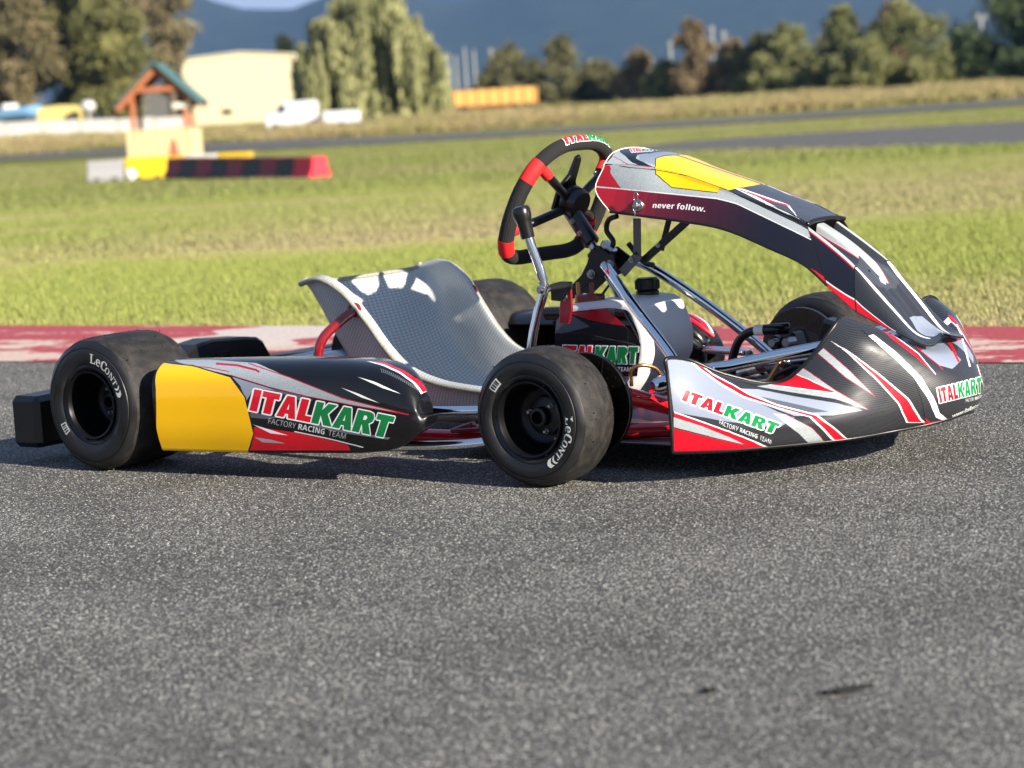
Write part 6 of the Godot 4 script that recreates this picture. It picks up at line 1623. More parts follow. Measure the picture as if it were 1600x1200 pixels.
func ground() -> void:
	dn.seed = 11; dn.frequency = .16; dn.fractal_octaves = 4
	dn2.seed = 12; dn2.frequency = .55; dn2.fractal_octaves = 3
	var rng := RandomNumberGenerator.new()
	rng.seed = 21
	# grass-covered ground, one sheet to the horizon
	var soil := mat(Color.WHITE, 1.0)
	soil.vertex_color_use_as_albedo = true
	soil.specular_mode = BaseMaterial3D.SPECULAR_DISABLED
	var gn := noise(.09, 31, FastNoiseLite.TYPE_SIMPLEX_SMOOTH, 5).get_seamless_image(512, 512)
	gn.convert(Image.FORMAT_L8)
	var gb := gn.get_data()
	for i in gb.size():
		gb[i] = 140 + gb[i] * 115 / 255
	soil.albedo_texture = tex(Image.create_from_data(512, 512, false, Image.FORMAT_L8, gb))
	soil.uv1_scale = v3(.35, .35, 1)
	var st := SurfaceTool.new()
	st.begin(Mesh.PRIMITIVE_TRIANGLES)
	var ss := [-400.0, -120.0, -40.0, -10.0, 0.0, 3.0, 5.0]
	var q := 6.0
	while q < 40.0:
		ss.append(q)
		q += .35 if q < 20.0 else .8
	while q < 7000.0:
		ss.append(q)
		q *= 1.06
	var cols := 72
	for s in ss:
		var half: float = maxf(14.0, absf(s) * .55)
		for c in cols + 1:
			var f := 2.0 * c / cols - 1.0
			var t: float = half * (f if absf(f) < .82 else signf(f) * (.82 + (absf(f) - .82) * 14.0))
			var p := spot(s, t)
			var col := turf(dryness(p), rng)
			st.set_color(col)
			st.set_normal(Vector3.UP)
			st.set_uv(p)
			st.add_vertex(v3(p.x, land(p) - .02, p.y))
	for r in ss.size() - 1:
		for c in cols:
			var a := r * (cols + 1) + c
			for i in [a, a + cols + 1, a + 1, a + 1, a + cols + 1, a + cols + 2]:
				st.add_index(i)
	var gm := st.commit()
	gm.surface_set_material(0, soil)
	structure("ground", gm, "mown grass infield with green and straw-coloured streaks")
	# the track the kart stands on
	var track := asphalt_material(41, 1024, .62, 1.0)
	var rows := []
	for i in 41:
		var f := i / 40.0
		var x := lerpf(-34.0, 34.0, f)
		var near_kerb := -.805 - .1722 * (x + 2.097)
		rows.append([Vector2(x, near_kerb - .05), Vector2(x, near_kerb + 1.5), Vector2(x, 3.0), Vector2(x, 12.0), Vector2(x, 40.0)])
	structure("track_asphalt", with_uv2(sheet(rows, track, 0.0)), "coarse grey asphalt of the race track")
	# stones that stand proud of the binder
	var pm := MB.new()
	var top := []
	for k in 6:
		var an := TAU * k / 6.0
		top.append(v3(cos(an) * (1.0 + .25 * sin(k * 2.1)), -.3, sin(an) * (.8 + .2 * cos(k * 3.7))))
	for k in 6:
		pm.flat([top[k], top[(k + 1) % 6], v3(.15, .62, -.1)], v3(0, -.5, 0))
	var sm := mat(Color.WHITE, .6)
	sm.vertex_color_use_as_albedo = true
	var mm := MultiMesh.new()
	mm.transform_format = MultiMesh.TRANSFORM_3D
	mm.use_colors = true
	mm.mesh = pm.mesh(sm)
	var spots := []
	while spots.size() < 150000:
		var s := 1.9 + 5.6 * pow(rng.randf(), .72)
		var t := rng.randf_range(-.34, .34) * s + rng.randf_range(-.25, .25)
		var p := spot(s, t)
		if p.y > -.79 - .1722 * (p.x + 2.097):
			spots.append(p)
	mm.instance_count = spots.size()
	for i in spots.size():
		var r := rng.randf_range(.0012, .0032)
		var b := Basis(Vector3.UP, rng.randf() * TAU).scaled(v3(r * rng.randf_range(.8, 1.5), r * rng.randf_range(.35, .75), r * rng.randf_range(.8, 1.3)))
		mm.set_instance_transform(i, Transform3D(b, v3(spots[i].x, .0002, spots[i].y)))
		var g := .045 + .34 * pow(rng.randf(), 2.2)
		mm.set_instance_color(i, Color(g * 1.02, g, g * .93))
	var stones := MultiMeshInstance3D.new()
	stones.name = "asphalt_stones"
	stones.multimesh = mm
	add_child(stones)
	tag(stones, "small pale and dark stones standing out of the asphalt surface", "stones")
	stones.set_meta("kind", "stuff")
	# kerb
	var km := mat(Color.WHITE, .8)
	var kw := 2048
	var kh := 128
	var ki := Image.create(kw, kh, false, Image.FORMAT_RGB8)
	var kn := noise(.018, 51, FastNoiseLite.TYPE_SIMPLEX_SMOOTH, 5)
	var kf := noise(.22, 52)
	for y in kh:
		for x in kw:
			var along := x / float(kw) * 16.0 - 9.0
			var red := Color8(160, 66, 72)
			var white := Color8(192, 180, 172)
			var seg := fposmod(along + 1.85 + .05 * sin(y * .2), 4.4)
			var c := white if seg < .5 else red
			var worn := kn.get_noise_2d(x * .8, y * 2.2) + .35 * kf.get_noise_2d(x, y) + (.16 if y < 70 else -.12)
			if worn > .18:
				c = c.lerp(Color8(196, 182, 166), clampf((worn - .18) * 6.0, 0.0, .9))
			var grain := 1.0 + .16 * kf.get_noise_2d(x * 2.0 + 77.0, y * 2.0)
			ki.set_pixel(x, y, Color(c.r * grain, c.g * grain, c.b * grain))
	km.albedo_texture = tex(ki)
	var kb := MB.new()
	var prof := [[0.0, .003], [.03, .006], [.3, .010], [.62, .015], [.93, .020], [.97, .018], [1.0, -.04]]
	for i in 65:
		var x := lerpf(-9.0, 7.0, i / 64.0)
		var a := Vector2(x, -.805 - .1722 * (x + 2.097))
		var b := Vector2(x, -1.61 - .1037 * (x + 3.126))
		for e in prof:
			var p := a.lerp(b, e[0])
			kb.vert(v3(p.x, e[1], p.y), v3(0, 1, .12), Vector2(i / 64.0, e[0]))
	for i in 64:
		for e in prof.size() - 1:
			kb.quad(i * 7 + e, i * 7 + e + 1, i * 7 + e + 8, i * 7 + e + 7)
	structure("kerb", kb.mesh(km), "worn red and white painted concrete kerb")
	# distant track and service road
	var road := asphalt_material(61, 512, .62, .92)
	road.heightmap_enabled = false
	rows = []
	var n1 := [Vector2(-74.2, -56.1), Vector2(-67, -56.5), Vector2(-47.8, -53.7), Vector2(-43.4, -57.0), Vector2(-36.5, -62.0), Vector2(-32.6, -73.2), Vector2(-27, -82)]
	var f1 := [Vector2(-108, -88), Vector2(-92, -82), Vector2(-62, -72), Vector2(-53.4, -70.3), Vector2(-46.5, -77.3), Vector2(-43.5, -92), Vector2(-38, -103)]
	for i in 7:
		rows.append([f1[i], f1[i].lerp(n1[i], .5), n1[i]])
	structure("service_road", with_uv2(sheet(rows, road, .012)), "distant grey road crossing behind the infield")
	rows = []
	n1 = [Vector2(-22.2, -32.9), Vector2(-19.8, -31.2), Vector2(-17.5, -30.8), Vector2(-14.3, -29.4), Vector2(-11.3, -27.9), Vector2(-7.8, -26.1), Vector2(0, -22)]
	f1 = [Vector2(-22.6, -33.4), Vector2(-24.3, -37.9), Vector2(-23.5, -40.6), Vector2(-21.4, -42.6), Vector2(-18.9, -44.0), Vector2(-15.4, -46.3), Vector2(-5, -49)]
	for i in 7:
		rows.append([f1[i], f1[i].lerp(n1[i], .33), f1[i].lerp(n1[i], .66), n1[i]])
	structure("track_bend", with_uv2(sheet(rows, road, .012)), "grey bend of the track across the infield")
	# grass blades
	var blade := MB.new()
	for k in 9:
		var an := TAU * k / 9.0 + rng.randf()
		var o := v3(cos(an), 0, sin(an)) * rng.randf() * .5
		var lean := v3(cos(an), 0, sin(an)) * rng.randf_range(.15, .8)
		var h := rng.randf_range(.6, 1.0)
		var w := v3(-sin(an), 0, cos(an)) * .07
		var mid := o + lean * .4 + v3(0, h * .6, 0)
		blade.flat([o - w, o + w, mid + w * .7, mid - w * .7], o + lean - v3(0, 2, 0))
		blade.flat([mid - w * .7, mid + w * .7, o + lean + v3(0, h, 0)], o + lean - v3(0, 2, 0))
	var leaf := mat(Color.WHITE, .75)
	leaf.vertex_color_use_as_albedo = true
	leaf.backlight_enabled = true
	leaf.backlight = Color(.45, .45, .45)
	var tuft := blade.mesh(leaf)
	var places := []
	for band in [[6.0, 13.0, 62000, .055, .034], [13.0, 30.0, 52000, .06, .075], [30.0, 74.0, 36000, .085, .22]]:
		var made := 0
		while made < band[2]:
			var s := sqrt(lerpf(band[0] * band[0], band[1] * band[1], rng.randf()))
			var t := rng.randf_range(-.27, .27) * s + rng.randf_range(-.5, .5)
			var p := spot(s, t)
			if p.y > -1.60 - .1037 * (p.x + 3.126) + .09 * dn2.get_noise_2d(p.x * 5.0, p.y * 2.0):
				continue
			if s > 30.0 and s < 54.0 and in_bend(p, n1, f1):
				continue
			places.append([p, band[3], band[4]])
			made += 1
	mm = MultiMesh.new()
	mm.transform_format = MultiMesh.TRANSFORM_3D
	mm.use_colors = true
	mm.mesh = tuft
	mm.instance_count = places.size()
	for i in places.size():
		var p: Vector2 = places[i][0]
		var k := dryness(p)
		var h: float = places[i][1] * rng.randf_range(.5, 1.15) * (1.0 - .45 * k)
		var w: float = places[i][2] * rng.randf_range(.7, 1.3)
		mm.set_instance_transform(i, Transform3D(Basis(Vector3.UP, rng.randf() * TAU).scaled(v3(w, h, w)), v3(p.x, land(p) - .022, p.y)))
		mm.set_instance_color(i, turf(k, rng))
	var gi := MultiMeshInstance3D.new()
	gi.name = "grass"
	gi.multimesh = mm
	add_child(gi)
	tag(gi, "short green and straw-coloured grass of the infield behind the kerb", "grass")
	gi.set_meta("kind", "stuff")
	# tall dry weeds along the far edge
	places = []
	for i in 26000:
		var s := rng.randf_range(112.0, 150.0)
		var t := rng.randf_range(-.27, .27) * s
		places.append(spot(s, t))
	mm = MultiMesh.new()
	mm.transform_format = MultiMesh.TRANSFORM_3D
	mm.use_colors = true
	mm.mesh = tuft
	mm.instance_count = places.size()
	for i in places.size():
		var p: Vector2 = places[i]
		var clump := clampf(.75 + dn.get_noise_2d(p.x * .6, p.y * .6), .25, 1.4)
		var h := clump * rng.randf_range(.3, .72)
		mm.set_instance_transform(i, Transform3D(Basis(Vector3.UP, rng.randf() * TAU).scaled(v3(.5, h, .5)), v3(p.x, land(p) - .05, p.y)))
		mm.set_instance_color(i, Color(.36, .28, .13).lerp(Color(.24, .25, .07), clampf(.4 + 1.2 * dn.get_noise_2d(p.x + 40.0, p.y), 0.0, 1.0)).lerp(Color(.46, .36, .2), rng.randf() * .5))
	gi = MultiMeshInstance3D.new()
	gi.name = "tall_weeds"
	gi.multimesh = mm
	add_child(gi)
	tag(gi, "tall straw-coloured weeds along the far edge of the field", "weeds")
	gi.set_meta("kind", "stuff")

func in_bend(p: Vector2, a: Array, b: Array) -> bool:
	var poly := PackedVector2Array(a)
	var back := b.duplicate()
	back.reverse()
	poly.append_array(PackedVector2Array(back))
	return Geometry2D.is_point_in_polygon(p, poly)

# ------------------------------------------------------------------ trees
var leaf_mesh := {}
var leaf_mat: StandardMaterial3D
var bark: StandardMaterial3D

func leaves(kind: String) -> ArrayMesh:
	if leaf_mesh.has(kind):
		return leaf_mesh[kind]
	if leaf_mat == null:
		leaf_mat = mat(Color.WHITE, .7)
		leaf_mat.vertex_color_use_as_albedo = true
		leaf_mat.backlight_enabled = true
		leaf_mat.backlight = Color(.4, .4, .4)
		bark = mat(Color8(96, 84, 70), .95)
	var rng := RandomNumberGenerator.new()
	rng.seed = 77
	var st := MB.new()
	for k in 9:
		var o := v3(rng.randf_range(-1, 1), rng.randf_range(-1, 1), rng.randf_range(-1, 1)) * .5
		var d := v3(rng.randf_range(-1, 1), rng.randf_range(-1, 1), rng.randf_range(-1, 1)).normalized()
		if kind == "hanging":
			o = v3(rng.randf_range(-1, 1) * .3, rng.randf_range(-1.0, 1.0), rng.randf_range(-1, 1) * .3)
			d = v3(rng.randf_range(-.3, .3), -1, rng.randf_range(-.3, .3)).normalized()
		var w := d.cross(v3(rng.randf_range(-1, 1), rng.randf_range(-1, 1), rng.randf_range(-1, 1))).normalized() * .17
		var l := .62 if kind != "hanging" else .8
		st.flat([o, o + d * l * .5 - w, o + d * l, o + d * l * .5 + w], v3(0, -1, 0))
	var m := st.mesh(leaf_mat)
	leaf_mesh[kind] = m
	return m

func tree(called: String, label: String, at: Vector3, high: float, lobes: Array, a: Color, b: Color, count: int, size: float, kind := "bushy", group := "", bare := 0.12) -> void:
	# lobes: [centre x, centre y, centre z, radius x, radius y, radius z] as shares of the height
	var o := thing(called, label, "tree", at, 0.0, group)
	var rng := RandomNumberGenerator.new()
	rng.seed = int(absf(at.x) * 100.0) + int(high * 10.0)
	leaves(kind)
	var mb := MB.new()
	var trunk := curve([v3(0, -.3, 0), v3(.01 * high, high * .25, 0), v3(-.01 * high, high * .55, .01 * high), v3(0, high * .85, 0)], 4)
	var rr := []
	for i in trunk.size():
		rr.append(lerpf(high * .028, high * .004, float(i) / trunk.size()))
	mb.tube(trunk, rr, 8)
	for l in lobes:
		var c := v3(l[0], l[1], l[2]) * high
		var root := v3(0, maxf(high * .15, c.y - absf(l[0]) * high - high * .1), 0)
		mb.tube(curve([root, root.lerp(c, .5) + v3(0, -.02 * high, 0), c], 4), [high * .012, high * .011, high * .010, high * .009, high * .008, high * .007, high * .006, high * .005, high * .004], 6)
	bit("trunk", mb, bark, o)
	var mm := MultiMesh.new()
	mm.transform_format = MultiMesh.TRANSFORM_3D
	mm.use_colors = true
	mm.mesh = leaf_mesh[kind]
	mm.instance_count = count
	var clumps := []
	for l in lobes:
		for k in (7 if kind == "hanging" else 9):
			var d := v3(rng.randfn(), rng.randfn(), rng.randfn()).normalized() * pow(rng.randf(), .35)
			clumps.append([v3(l[0] + d.x * l[3], l[1] + d.y * l[4], l[2] + d.z * l[5]) * high, minf(l[3], l[4]) * high * rng.randf_range(.28, .5), rng.randf(), l])
	for i in count:
		var cl: Array = clumps[rng.randi() % clumps.size()]
		var d := v3(rng.randfn(), rng.randfn(), rng.randfn()).normalized() * pow(rng.randf(), .4)
		var p: Vector3
		var tone: float = clampf(cl[2] * .7 + rng.randf() * .4, 0.0, 1.0)
		if kind == "hanging":
			var drop := rng.randf()
			p = cl[0] + v3(d.x, d.y * .5, d.z) * cl[1] * 1.25 + v3(0, -drop * drop * high * (.10 + .26 * cl[2]), 0)
			p.y = maxf(p.y, high * .05)
		else:
			p = cl[0] + d * cl[1]
			if rng.randf() < bare:
				p += d * cl[1] * .6
		p.y = maxf(p.y, .1)
		var s := size * rng.randf_range(.6, 1.3)
		var basis := Basis(Vector3.UP, rng.randf() * TAU).scaled(v3(s, s * (1.7 if kind == "hanging" else 1.0), s))
		if kind != "hanging":
			basis = Basis(v3(rng.randfn(), rng.randfn(), rng.randfn()).normalized(), rng.randf() * TAU).scaled(v3(s, s, s))
		mm.set_instance_transform(i, Transform3D(basis, p))
		mm.set_instance_color(i, a.lerp(b, tone))
	var cr := MultiMeshInstance3D.new()
	cr.name = "crown"
	cr.multimesh = mm
	o.add_child(cr)

func trees() -> void:
	var tall := [[0, .20, 0, .16, .16, .16], [.05, .42, .02, .19, .22, .17], [-.05, .62, 0, .17, .24, .16], [.03, .84, -.02, .12, .18, .12], [-.12, .35, .05, .12, .16, .12], [.13, .55, 0, .1, .18, .1]]
	var g1 := "tall poplars behind the white wall"
	tree("poplar_tree", "tall olive-brown poplar above the blue boat hull", on_land(-129.5, -103.0), 15.0, tall, Color(.08, .085, .035), Color(.22, .20, .09), 5200, .50, "bushy", g1)
	tree("poplar_tree", "tall brownish poplar above the yellow tarpaulin", on_land(-125.6, -106.0), 15.5, tall, Color(.09, .085, .035), Color(.26, .21, .10), 5200, .50, "bushy", g1)
	tree("poplar_tree", "tall green-brown poplar between yellow tarpaulin and timber shelter", on_land(-125.3, -110.5), 15.0, tall, Color(.08, .09, .035), Color(.24, .22, .08), 5200, .50, "bushy", g1)
	tree("poplar_tree", "tall greener poplar left of the timber shelter's roof", on_land(-120.6, -110.0), 13.5, tall, Color(.08, .09, .03), Color(.24, .23, .07), 5200, .48, "bushy", g1)
	var thin := [[.0, .35, 0, .10, .16, .1], [.06, .55, .02, .13, .2, .12], [-.05, .72, 0, .11, .2, .11], [.09, .8, 0, .08, .14, .08]]
	tree("sparse_tree", "thin tan half-bare tree above the shelter roof", on_land(-130.4, -121.5), 14.0, thin, Color(.16, .13, .07), Color(.30, .25, .14), 2100, .46, "bushy", "", .4)
	tree("sparse_tree", "thin tan half-bare tree beside the cream building", on_land(-127.9, -123.5), 13.0, thin, Color(.15, .12, .06), Color(.28, .24, .12), 1700, .46, "bushy", "", .4)
	var droop := []
	var wr := RandomNumberGenerator.new()
	wr.seed = 404
	for q in 95:
		var f := wr.randf_range(-1.0, 1.0)
		var y := lerpf(.20, .92 * sqrt(1.0 - .8 * f * f), pow(wr.randf(), .75))
		var side := f * (.36 + .10 * (1.0 - y))
		var depth := wr.randf_range(-.28, .34)
		droop.append([side * .79 + depth * .61 + .03, y, -side * .61 + depth * .79, .11, .07, .11])
	tree("weeping_willow", "large yellow-green weeping willow right of the cream building", on_land(-95.9, -110.4), 9.5, droop, Color(.11, .12, .04), Color(.36, .36, .15), 24000, .36, "hanging")
	tree("conifer", "dark green tree between cream building and willow", on_land(-144.8, -155.0), 8.8, [[0, .3, 0, .18, .2, .18], [.02, .55, 0, .16, .2, .16], [0, .8, 0, .10, .18, .1]], Color(.02, .03, .015), Color(.05, .065, .03), 1700, .4)
	var bush := [[0, .42, 0, .36, .40, .34], [.34, .30, -.1, .26, .30, .26], [-.34, .32, .1, .26, .32, .26], [.06, .74, 0, .22, .24, .22], [.2, .14, .2, .3, .14, .3], [-.2, .14, .2, .3, .14, .3]]
	var spire := [[0, .14, 0, .34, .16, .3], [0, .25, 0, .26, .22, .22], [.06, .48, 0, .2, .22, .2], [-.04, .70, 0, .15, .22, .15], [0, .88, 0, .08, .14, .08]]
	var g2 := "shrubs and small trees along the far edge of the field"
	var list := [
		["broad dark olive shrub right of the yellow wagon", -114.2, -148.6, 5.2, bush, 0], ["broad dark olive shrub nearest the pale post", -110.4, -150.0, 5.7, bush, 0], ["low dark shrub beside the pale post", -107.6, -152.4, 3.9, bush, 0],
		["reddish-brown low shrub in the hedge gap", -101.9, -150.1, 3.8, bush, 1], ["low green shrub beside the reddish-brown shrub", -99.2, -149.2, 2.8, bush, 2], ["slim brownish spire-shaped tree left of the twin masts", -95.6, -148.5, 6.1, spire, 1],
		["rounded brown bush under the twin masts", -93.1, -150.3, 4.3, bush, 1], ["olive bush right of the twin masts", -90.2, -149.8, 4.8, bush, 0], ["tall olive bush with a flat top in the hedge", -87.4, -148.7, 5.1, bush, 2],
		["dark low bush in the hedge behind", -88.0, -156.5, 4.6, bush, 0], ["tall tapering green tree with brown tip", -83.9, -151.3, 6.4, spire, 2], ["slim tan spire-shaped tree between two green trees", -82.9, -157.0, 6.3, spire, 1],
		["widest green tree of the hedge with yellowing top", -77.7, -150.0, 6.6, bush, 2], ["green bush in front of the widest hedge tree", -79.9, -146.6, 4.0, bush, 2], ["low green bush left of the floodlight masts", -75.4, -155.4, 3.3, bush, 2],
		["low olive bush below the floodlight masts", -71.6, -156.5, 3.1, bush, 0], ["small yellow-green bush right of the floodlight masts", -66.7, -149.8, 2.9, bush, 2],
		["dark green tree right of the floodlight masts", -62.3, -136.2, 7.4, bush, 3], ["tall dark green tree at the hedge end", -58.6, -137.4, 8.5, bush, 3],
	]
	var tones := [[Color(.07, .075, .03), Color(.19, .18, .08)], [Color(.13, .095, .05), Color(.28, .21, .11)], [Color(.09, .11, .035), Color(.27, .27, .10)], [Color(.03, .05, .02), Color(.10, .14, .05)]]
	for l in list:
		tree("hedge_tree", l[0], on_land(l[1], l[2]), l[3], l[4], tones[l[5]][0], tones[l[5]][1], int(1900 + l[3] * 300), .38, "bushy", g2, .3)

# ------------------------------------------------------------------ things far behind
func shelter() -> void:
	var at := v3(-48.5, -.32, -46.15)
	var o := thing("timber_shelter", "small open timber shelter with gabled teal roof and cream boarded counter", "shelter", at, .655)
	o.scale = v3(.93, 1.0, .93)
	var wood := mat(Color8(164, 98, 62), .75)
	var cream := mat(Color8(204, 188, 144), .75)
	var teal := mat(Color8(66, 100, 100), .6)
	var mb: MB
	# local x: along the counter, z: towards the camera
	for k in 9:
		mb = MB.new()
		mb.box(v3(.205, .90, .045), Transform3D(Basis(), v3(-1.0 + k * .25, .45, .85)), .006)
		bit("board", mb, cream, o)
	mb = MB.new()
	mb.box(v3(2.26, .05, .16), Transform3D(Basis(), v3(0, .925, .82)), .008)
	mb.box(v3(.03, .9, 1.7), Transform3D(Basis(), v3(-1.1, .45, 0)), .004)
	mb.box(v3(.03, .9, 1.7), Transform3D(Basis(), v3(1.12, .45, 0)), .004)
	bit("counter", mb, cream, o)
	for q in [[-.86, .72], [.86, .72], [-.86, -.72], [.86, -.72]]:
		mb = MB.new()
		mb.box(v3(.15, 2.0, .15), Transform3D(Basis(), v3(q[0], 1.0, q[1])), .01)
		bit("post", mb, wood, o)
	for z in [.95, -.95]:
		for s in [-1.0, 1.0]:
			mb = MB.new()
			var a := v3(0, 2.86, z)
			var b := v3(s * 1.30, 1.70, z)
			mb.box(v3(.17, a.distance_to(b) + .1, .10), Transform3D(Basis(Vector3(0, 0, 1), s * atan2(1.30, 1.16)), (a + b) / 2.0 - v3(0, .10, 0)), .01)
			bit("rafter", mb, wood, o)
		mb = MB.new()
		mb.box(v3(1.35, .15, .10), Transform3D(Basis(), v3(0, 2.14, z)), .01)
		bit("tie_beam", mb, wood, o)
	for s in [-1.0, 1.0]:
		mb = MB.new()
		var a := v3(0, 2.93, 0)
		var b := v3(s * 1.42, 1.66, 0)
		mb.box(v3(.05, a.distance_to(b), 2.35), Transform3D(Basis(Vector3(0, 0, 1), s * atan2(1.42, 1.27)), (a + b) / 2.0), .008)
		bit("roof_slope", mb, teal, o)
	mb = MB.new()
	mb.box(v3(.5, .16, .03), Transform3D(Basis(), v3(.72, 1.62, .82)), .004)
	bit("notice", mb, mat(Color8(214, 210, 196), .6), o)

func block(at: Vector3, size: Vector3, turn: float, c: Color, label: String, name_: String, group: String) -> void:
	# a moulded plastic barrier: tapered sides, feet and a slot
	var o := thing(name_, label, "barrier", at, turn, group)
	var m := mat(c, .5)
	var mb := MB.new()
	var h := size / 2.0
	mb.plate(PackedVector2Array([Vector2(-h.z, 0), Vector2(h.z, 0), Vector2(h.z, size.y * .25), Vector2(h.z * .72, size.y * .5), Vector2(h.z * .62, size.y), Vector2(-h.z * .62, size.y), Vector2(-h.z * .72, size.y * .5), Vector2(-h.z, size.y * .25)]), size.x, Transform3D(Basis(v3(0, 0, 1), v3(0, 1, 0), v3(-1, 0, 0)), Vector3.ZERO), .012)
	bit("body", mb, m, o)
	for s in [-1.0, 1.0]:
		mb = MB.new()
		mb.box(v3(size.x * .16, .05, size.z * 1.02), Transform3D(Basis(), v3(s * size.x * .25, .03, 0)), .006)
		bit("foot_slot", mb, mat(Color8(24, 24, 24), .7), o)

func far_things() -> void:
	shelter()
	var g := "barrier blocks on the infield"
	# front row: from the grey block to the bright red end block
	var a := v3(-30.55, -.29, -26.85)
	var b := v3(-29.35, -.29, -27.77)
	block(a.lerp(b, .22), v3(.70, .40, .42), .66, Color8(150, 150, 152), "grey plastic barrier block at the end of the row", "barrier_block", g)
	block(a.lerp(b, .76), v3(.78, .42, .42), .66, Color8(222, 186, 22), "yellow plastic barrier block beside the grey one", "barrier_block", g)
	var c := v3(-27.9, -.29, -26.55)
	var d := v3(-22.75, -.36, -24.95)
	var turn := -atan2(d.z - c.z, d.x - c.x)
	var names := ["dark red barrier block next to the yellow one", "black barrier block between the two darkest red ones", "second dark red barrier block of the row", "black barrier block in the middle of the row", "third dark red barrier block of the row", "black barrier block after the third red one", "last dark red barrier block before the final black one", "black barrier block next to the bright red end", "red barrier block ending the row, sunlit brightness in its colour"]
	for k in 9:
		var w := .60
		var col := Color8(136, 26, 42) if k % 2 == 0 else Color8(30, 32, 28)
		if k == 8:
			col = Color8(214, 22, 50)  # sunlit end face painted in as a brighter red than the row
			w = .62
		block(c.lerp(d, (k + .5) / 9.0), v3(w, .40, .44), turn, col, names[k], "barrier_block", g)
	var e := v3(-31.2, -.30, -28.3)
	var f := v3(-28.8, -.30, -29.6)
	for k in 4:
		block(e.lerp(f, (k + .5) / 4.0), v3(.66, .40, .42), .5, [Color8(214, 184, 36), Color8(214, 184, 36), Color8(206, 204, 198), Color8(206, 170, 36)][k], ["yellow barrier block in the rear row beside the cone", "second yellow barrier block of the rear row", "white barrier block of the rear row", "yellow barrier block ending the rear row"][k], "barrier_block", g)
	# cone
	var o := thing("traffic_cone", "orange traffic cone standing before the shelter's cream counter", "traffic cone", v3(-30.6, -.30, -29.2))
	var mb := MB.new()
	mb.lathe([Vector2(.0, 0), Vector2(.17, 0), Vector2(.155, .05), Vector2(.045, .68), Vector2(.035, .70), Vector2(0, .70)], 24, Transform3D(Basis(Vector3(1, 0, 0), -PI / 2), v3(0, .03, 0)))
	bit("body", mb, mat(Color8(222, 62, 20), .5), o)
	mb = MB.new()
	mb.box(v3(.34, .035, .34), Transform3D(Basis(), v3(0, .018, 0)), .008)
	bit("base", mb, mat(Color8(210, 70, 30), .6), o)
	# a white marker ball before the yellow block
	o = thing("marker_ball", "white round marker in front of the yellow barrier block", "marker", v3(-29.45, -.29, -26.9))
	mb = MB.new()
	mb.lathe([Vector2(0, -.11), Vector2(.05, -.10), Vector2(.09, -.065), Vector2(.11, 0), Vector2(.09, .065), Vector2(.05, .10), Vector2(0, .11)], 24, Transform3D(Basis(), v3(0, .11, 0)))
	bit("ball", mb, mat(Color8(232, 232, 230), .5), o)
	mb = MB.new()
	mb.cyl(v3(0, 0, 0), v3(0, .02, 0), .09, 20, .004)
	bit("foot", mb, mat(Color8(190, 190, 188), .6), o)
	# cream building
	var cream := mat(Color8(200, 192, 158), .85)
	o = thing("warehouse", "cream gabled warehouse with low pitched roof between trees", "building", v3(-133.2, .3, -137.2), .655)
	mb = MB.new()
	mb.plate(PackedVector2Array([Vector2(-4.67, -.3), Vector2(4.67, -.3), Vector2(4.67, 5.6), Vector2(.2, 6.0), Vector2(-4.67, 5.68)]), 7.0, Transform3D(), .03)
	bit("wall", mb, cream, o)
	for s in [[-4.72, 5.68, .2, 6.0], [.2, 6.0, 4.72, 5.6]]:
		mb = MB.new()
		var p := v3(s[0], s[1] + .08, 0)
		var q := v3(s[2], s[3] + .08, 0)
		mb.box(v3(p.distance_to(q), .12, 7.3), Transform3D(Basis(Vector3(0, 0, 1), atan2(q.y - p.y, q.x - p.x)), (p + q) / 2.0), .02)
		bit("roof_slope", mb, mat(Color8(206, 200, 176), .6), o)
	mb = MB.new()
	mb.box(v3(.85, .45, .06), Transform3D(Basis(), v3(-1.2, 1.25, 3.53)), .02)
	bit("window", mb, mat(Color8(40, 44, 48), .2), o)
	o = thing("side_shed", "low grey-brown shed roof against the cream warehouse", "building", v3(-140.0, .3, -131.2), .655)
	mb = MB.new()
	mb.box(v3(4.6, 3.9, 5.0), Transform3D(Basis(), v3(1.2, 1.9, 0)), .03)
	bit("wall", mb, mat(Color8(92, 92, 90), .8), o)
	mb = MB.new()
	mb.box(v3(4.8, .14, 5.4), Transform3D(Basis(Vector3(0, 0, 1), .17), v3(1.2, 4.35, 0)), .02)
	bit("roof", mb, mat(Color8(150, 136, 116), .7), o)
	# white low wall, in bays
	for k in 7:
		var p := v3(-118.4, .75, -92.5).lerp(v3(-105.0, .30, -103.0), (k + .5) / 7.0)
		o = thing("concrete_barrier", ["white concrete barrier bay before the blue boat hull", "white concrete barrier bay under the blue boat hull's stern", "white concrete barrier bay before the yellow tarpaulin", "white concrete barrier bay right of the yellow tarpaulin", "white concrete barrier bay left of the shelter's counter", "white concrete barrier bay seen through the shelter", "white concrete barrier bay right of the shelter's posts"][k], "barrier", p, .664, "white barrier bays along the yard")
		mb = MB.new()
		mb.plate(PackedVector2Array([Vector2(-.30, -.3), Vector2(.30, -.3), Vector2(.28, .15), Vector2(.14, .35), Vector2(.10, .92), Vector2(-.10, .92), Vector2(-.14, .35), Vector2(-.28, .15)]), 2.36, Transform3D(Basis(v3(0, 0, 1), v3(0, 1, 0), v3(-1, 0, 0)), Vector3.ZERO), .02)
		bit("body", mb, mat(Color8(182, 180, 174), .9), o)
		mb = MB.new()
		mb.box(v3(.04, .5, .24), Transform3D(Basis(), v3(1.19, .5, 0)), .01)
		bit("joint", mb, mat(Color8(120, 118, 112), .8), o)
	vehicles()
	# timber-coloured wagon
	o = thing("flat_wagon", "long ochre-sided wagon beyond the field right of the willow", "wagon", on_land(-99.0, -126.8), .664)
	o.scale = Vector3.ONE * .825
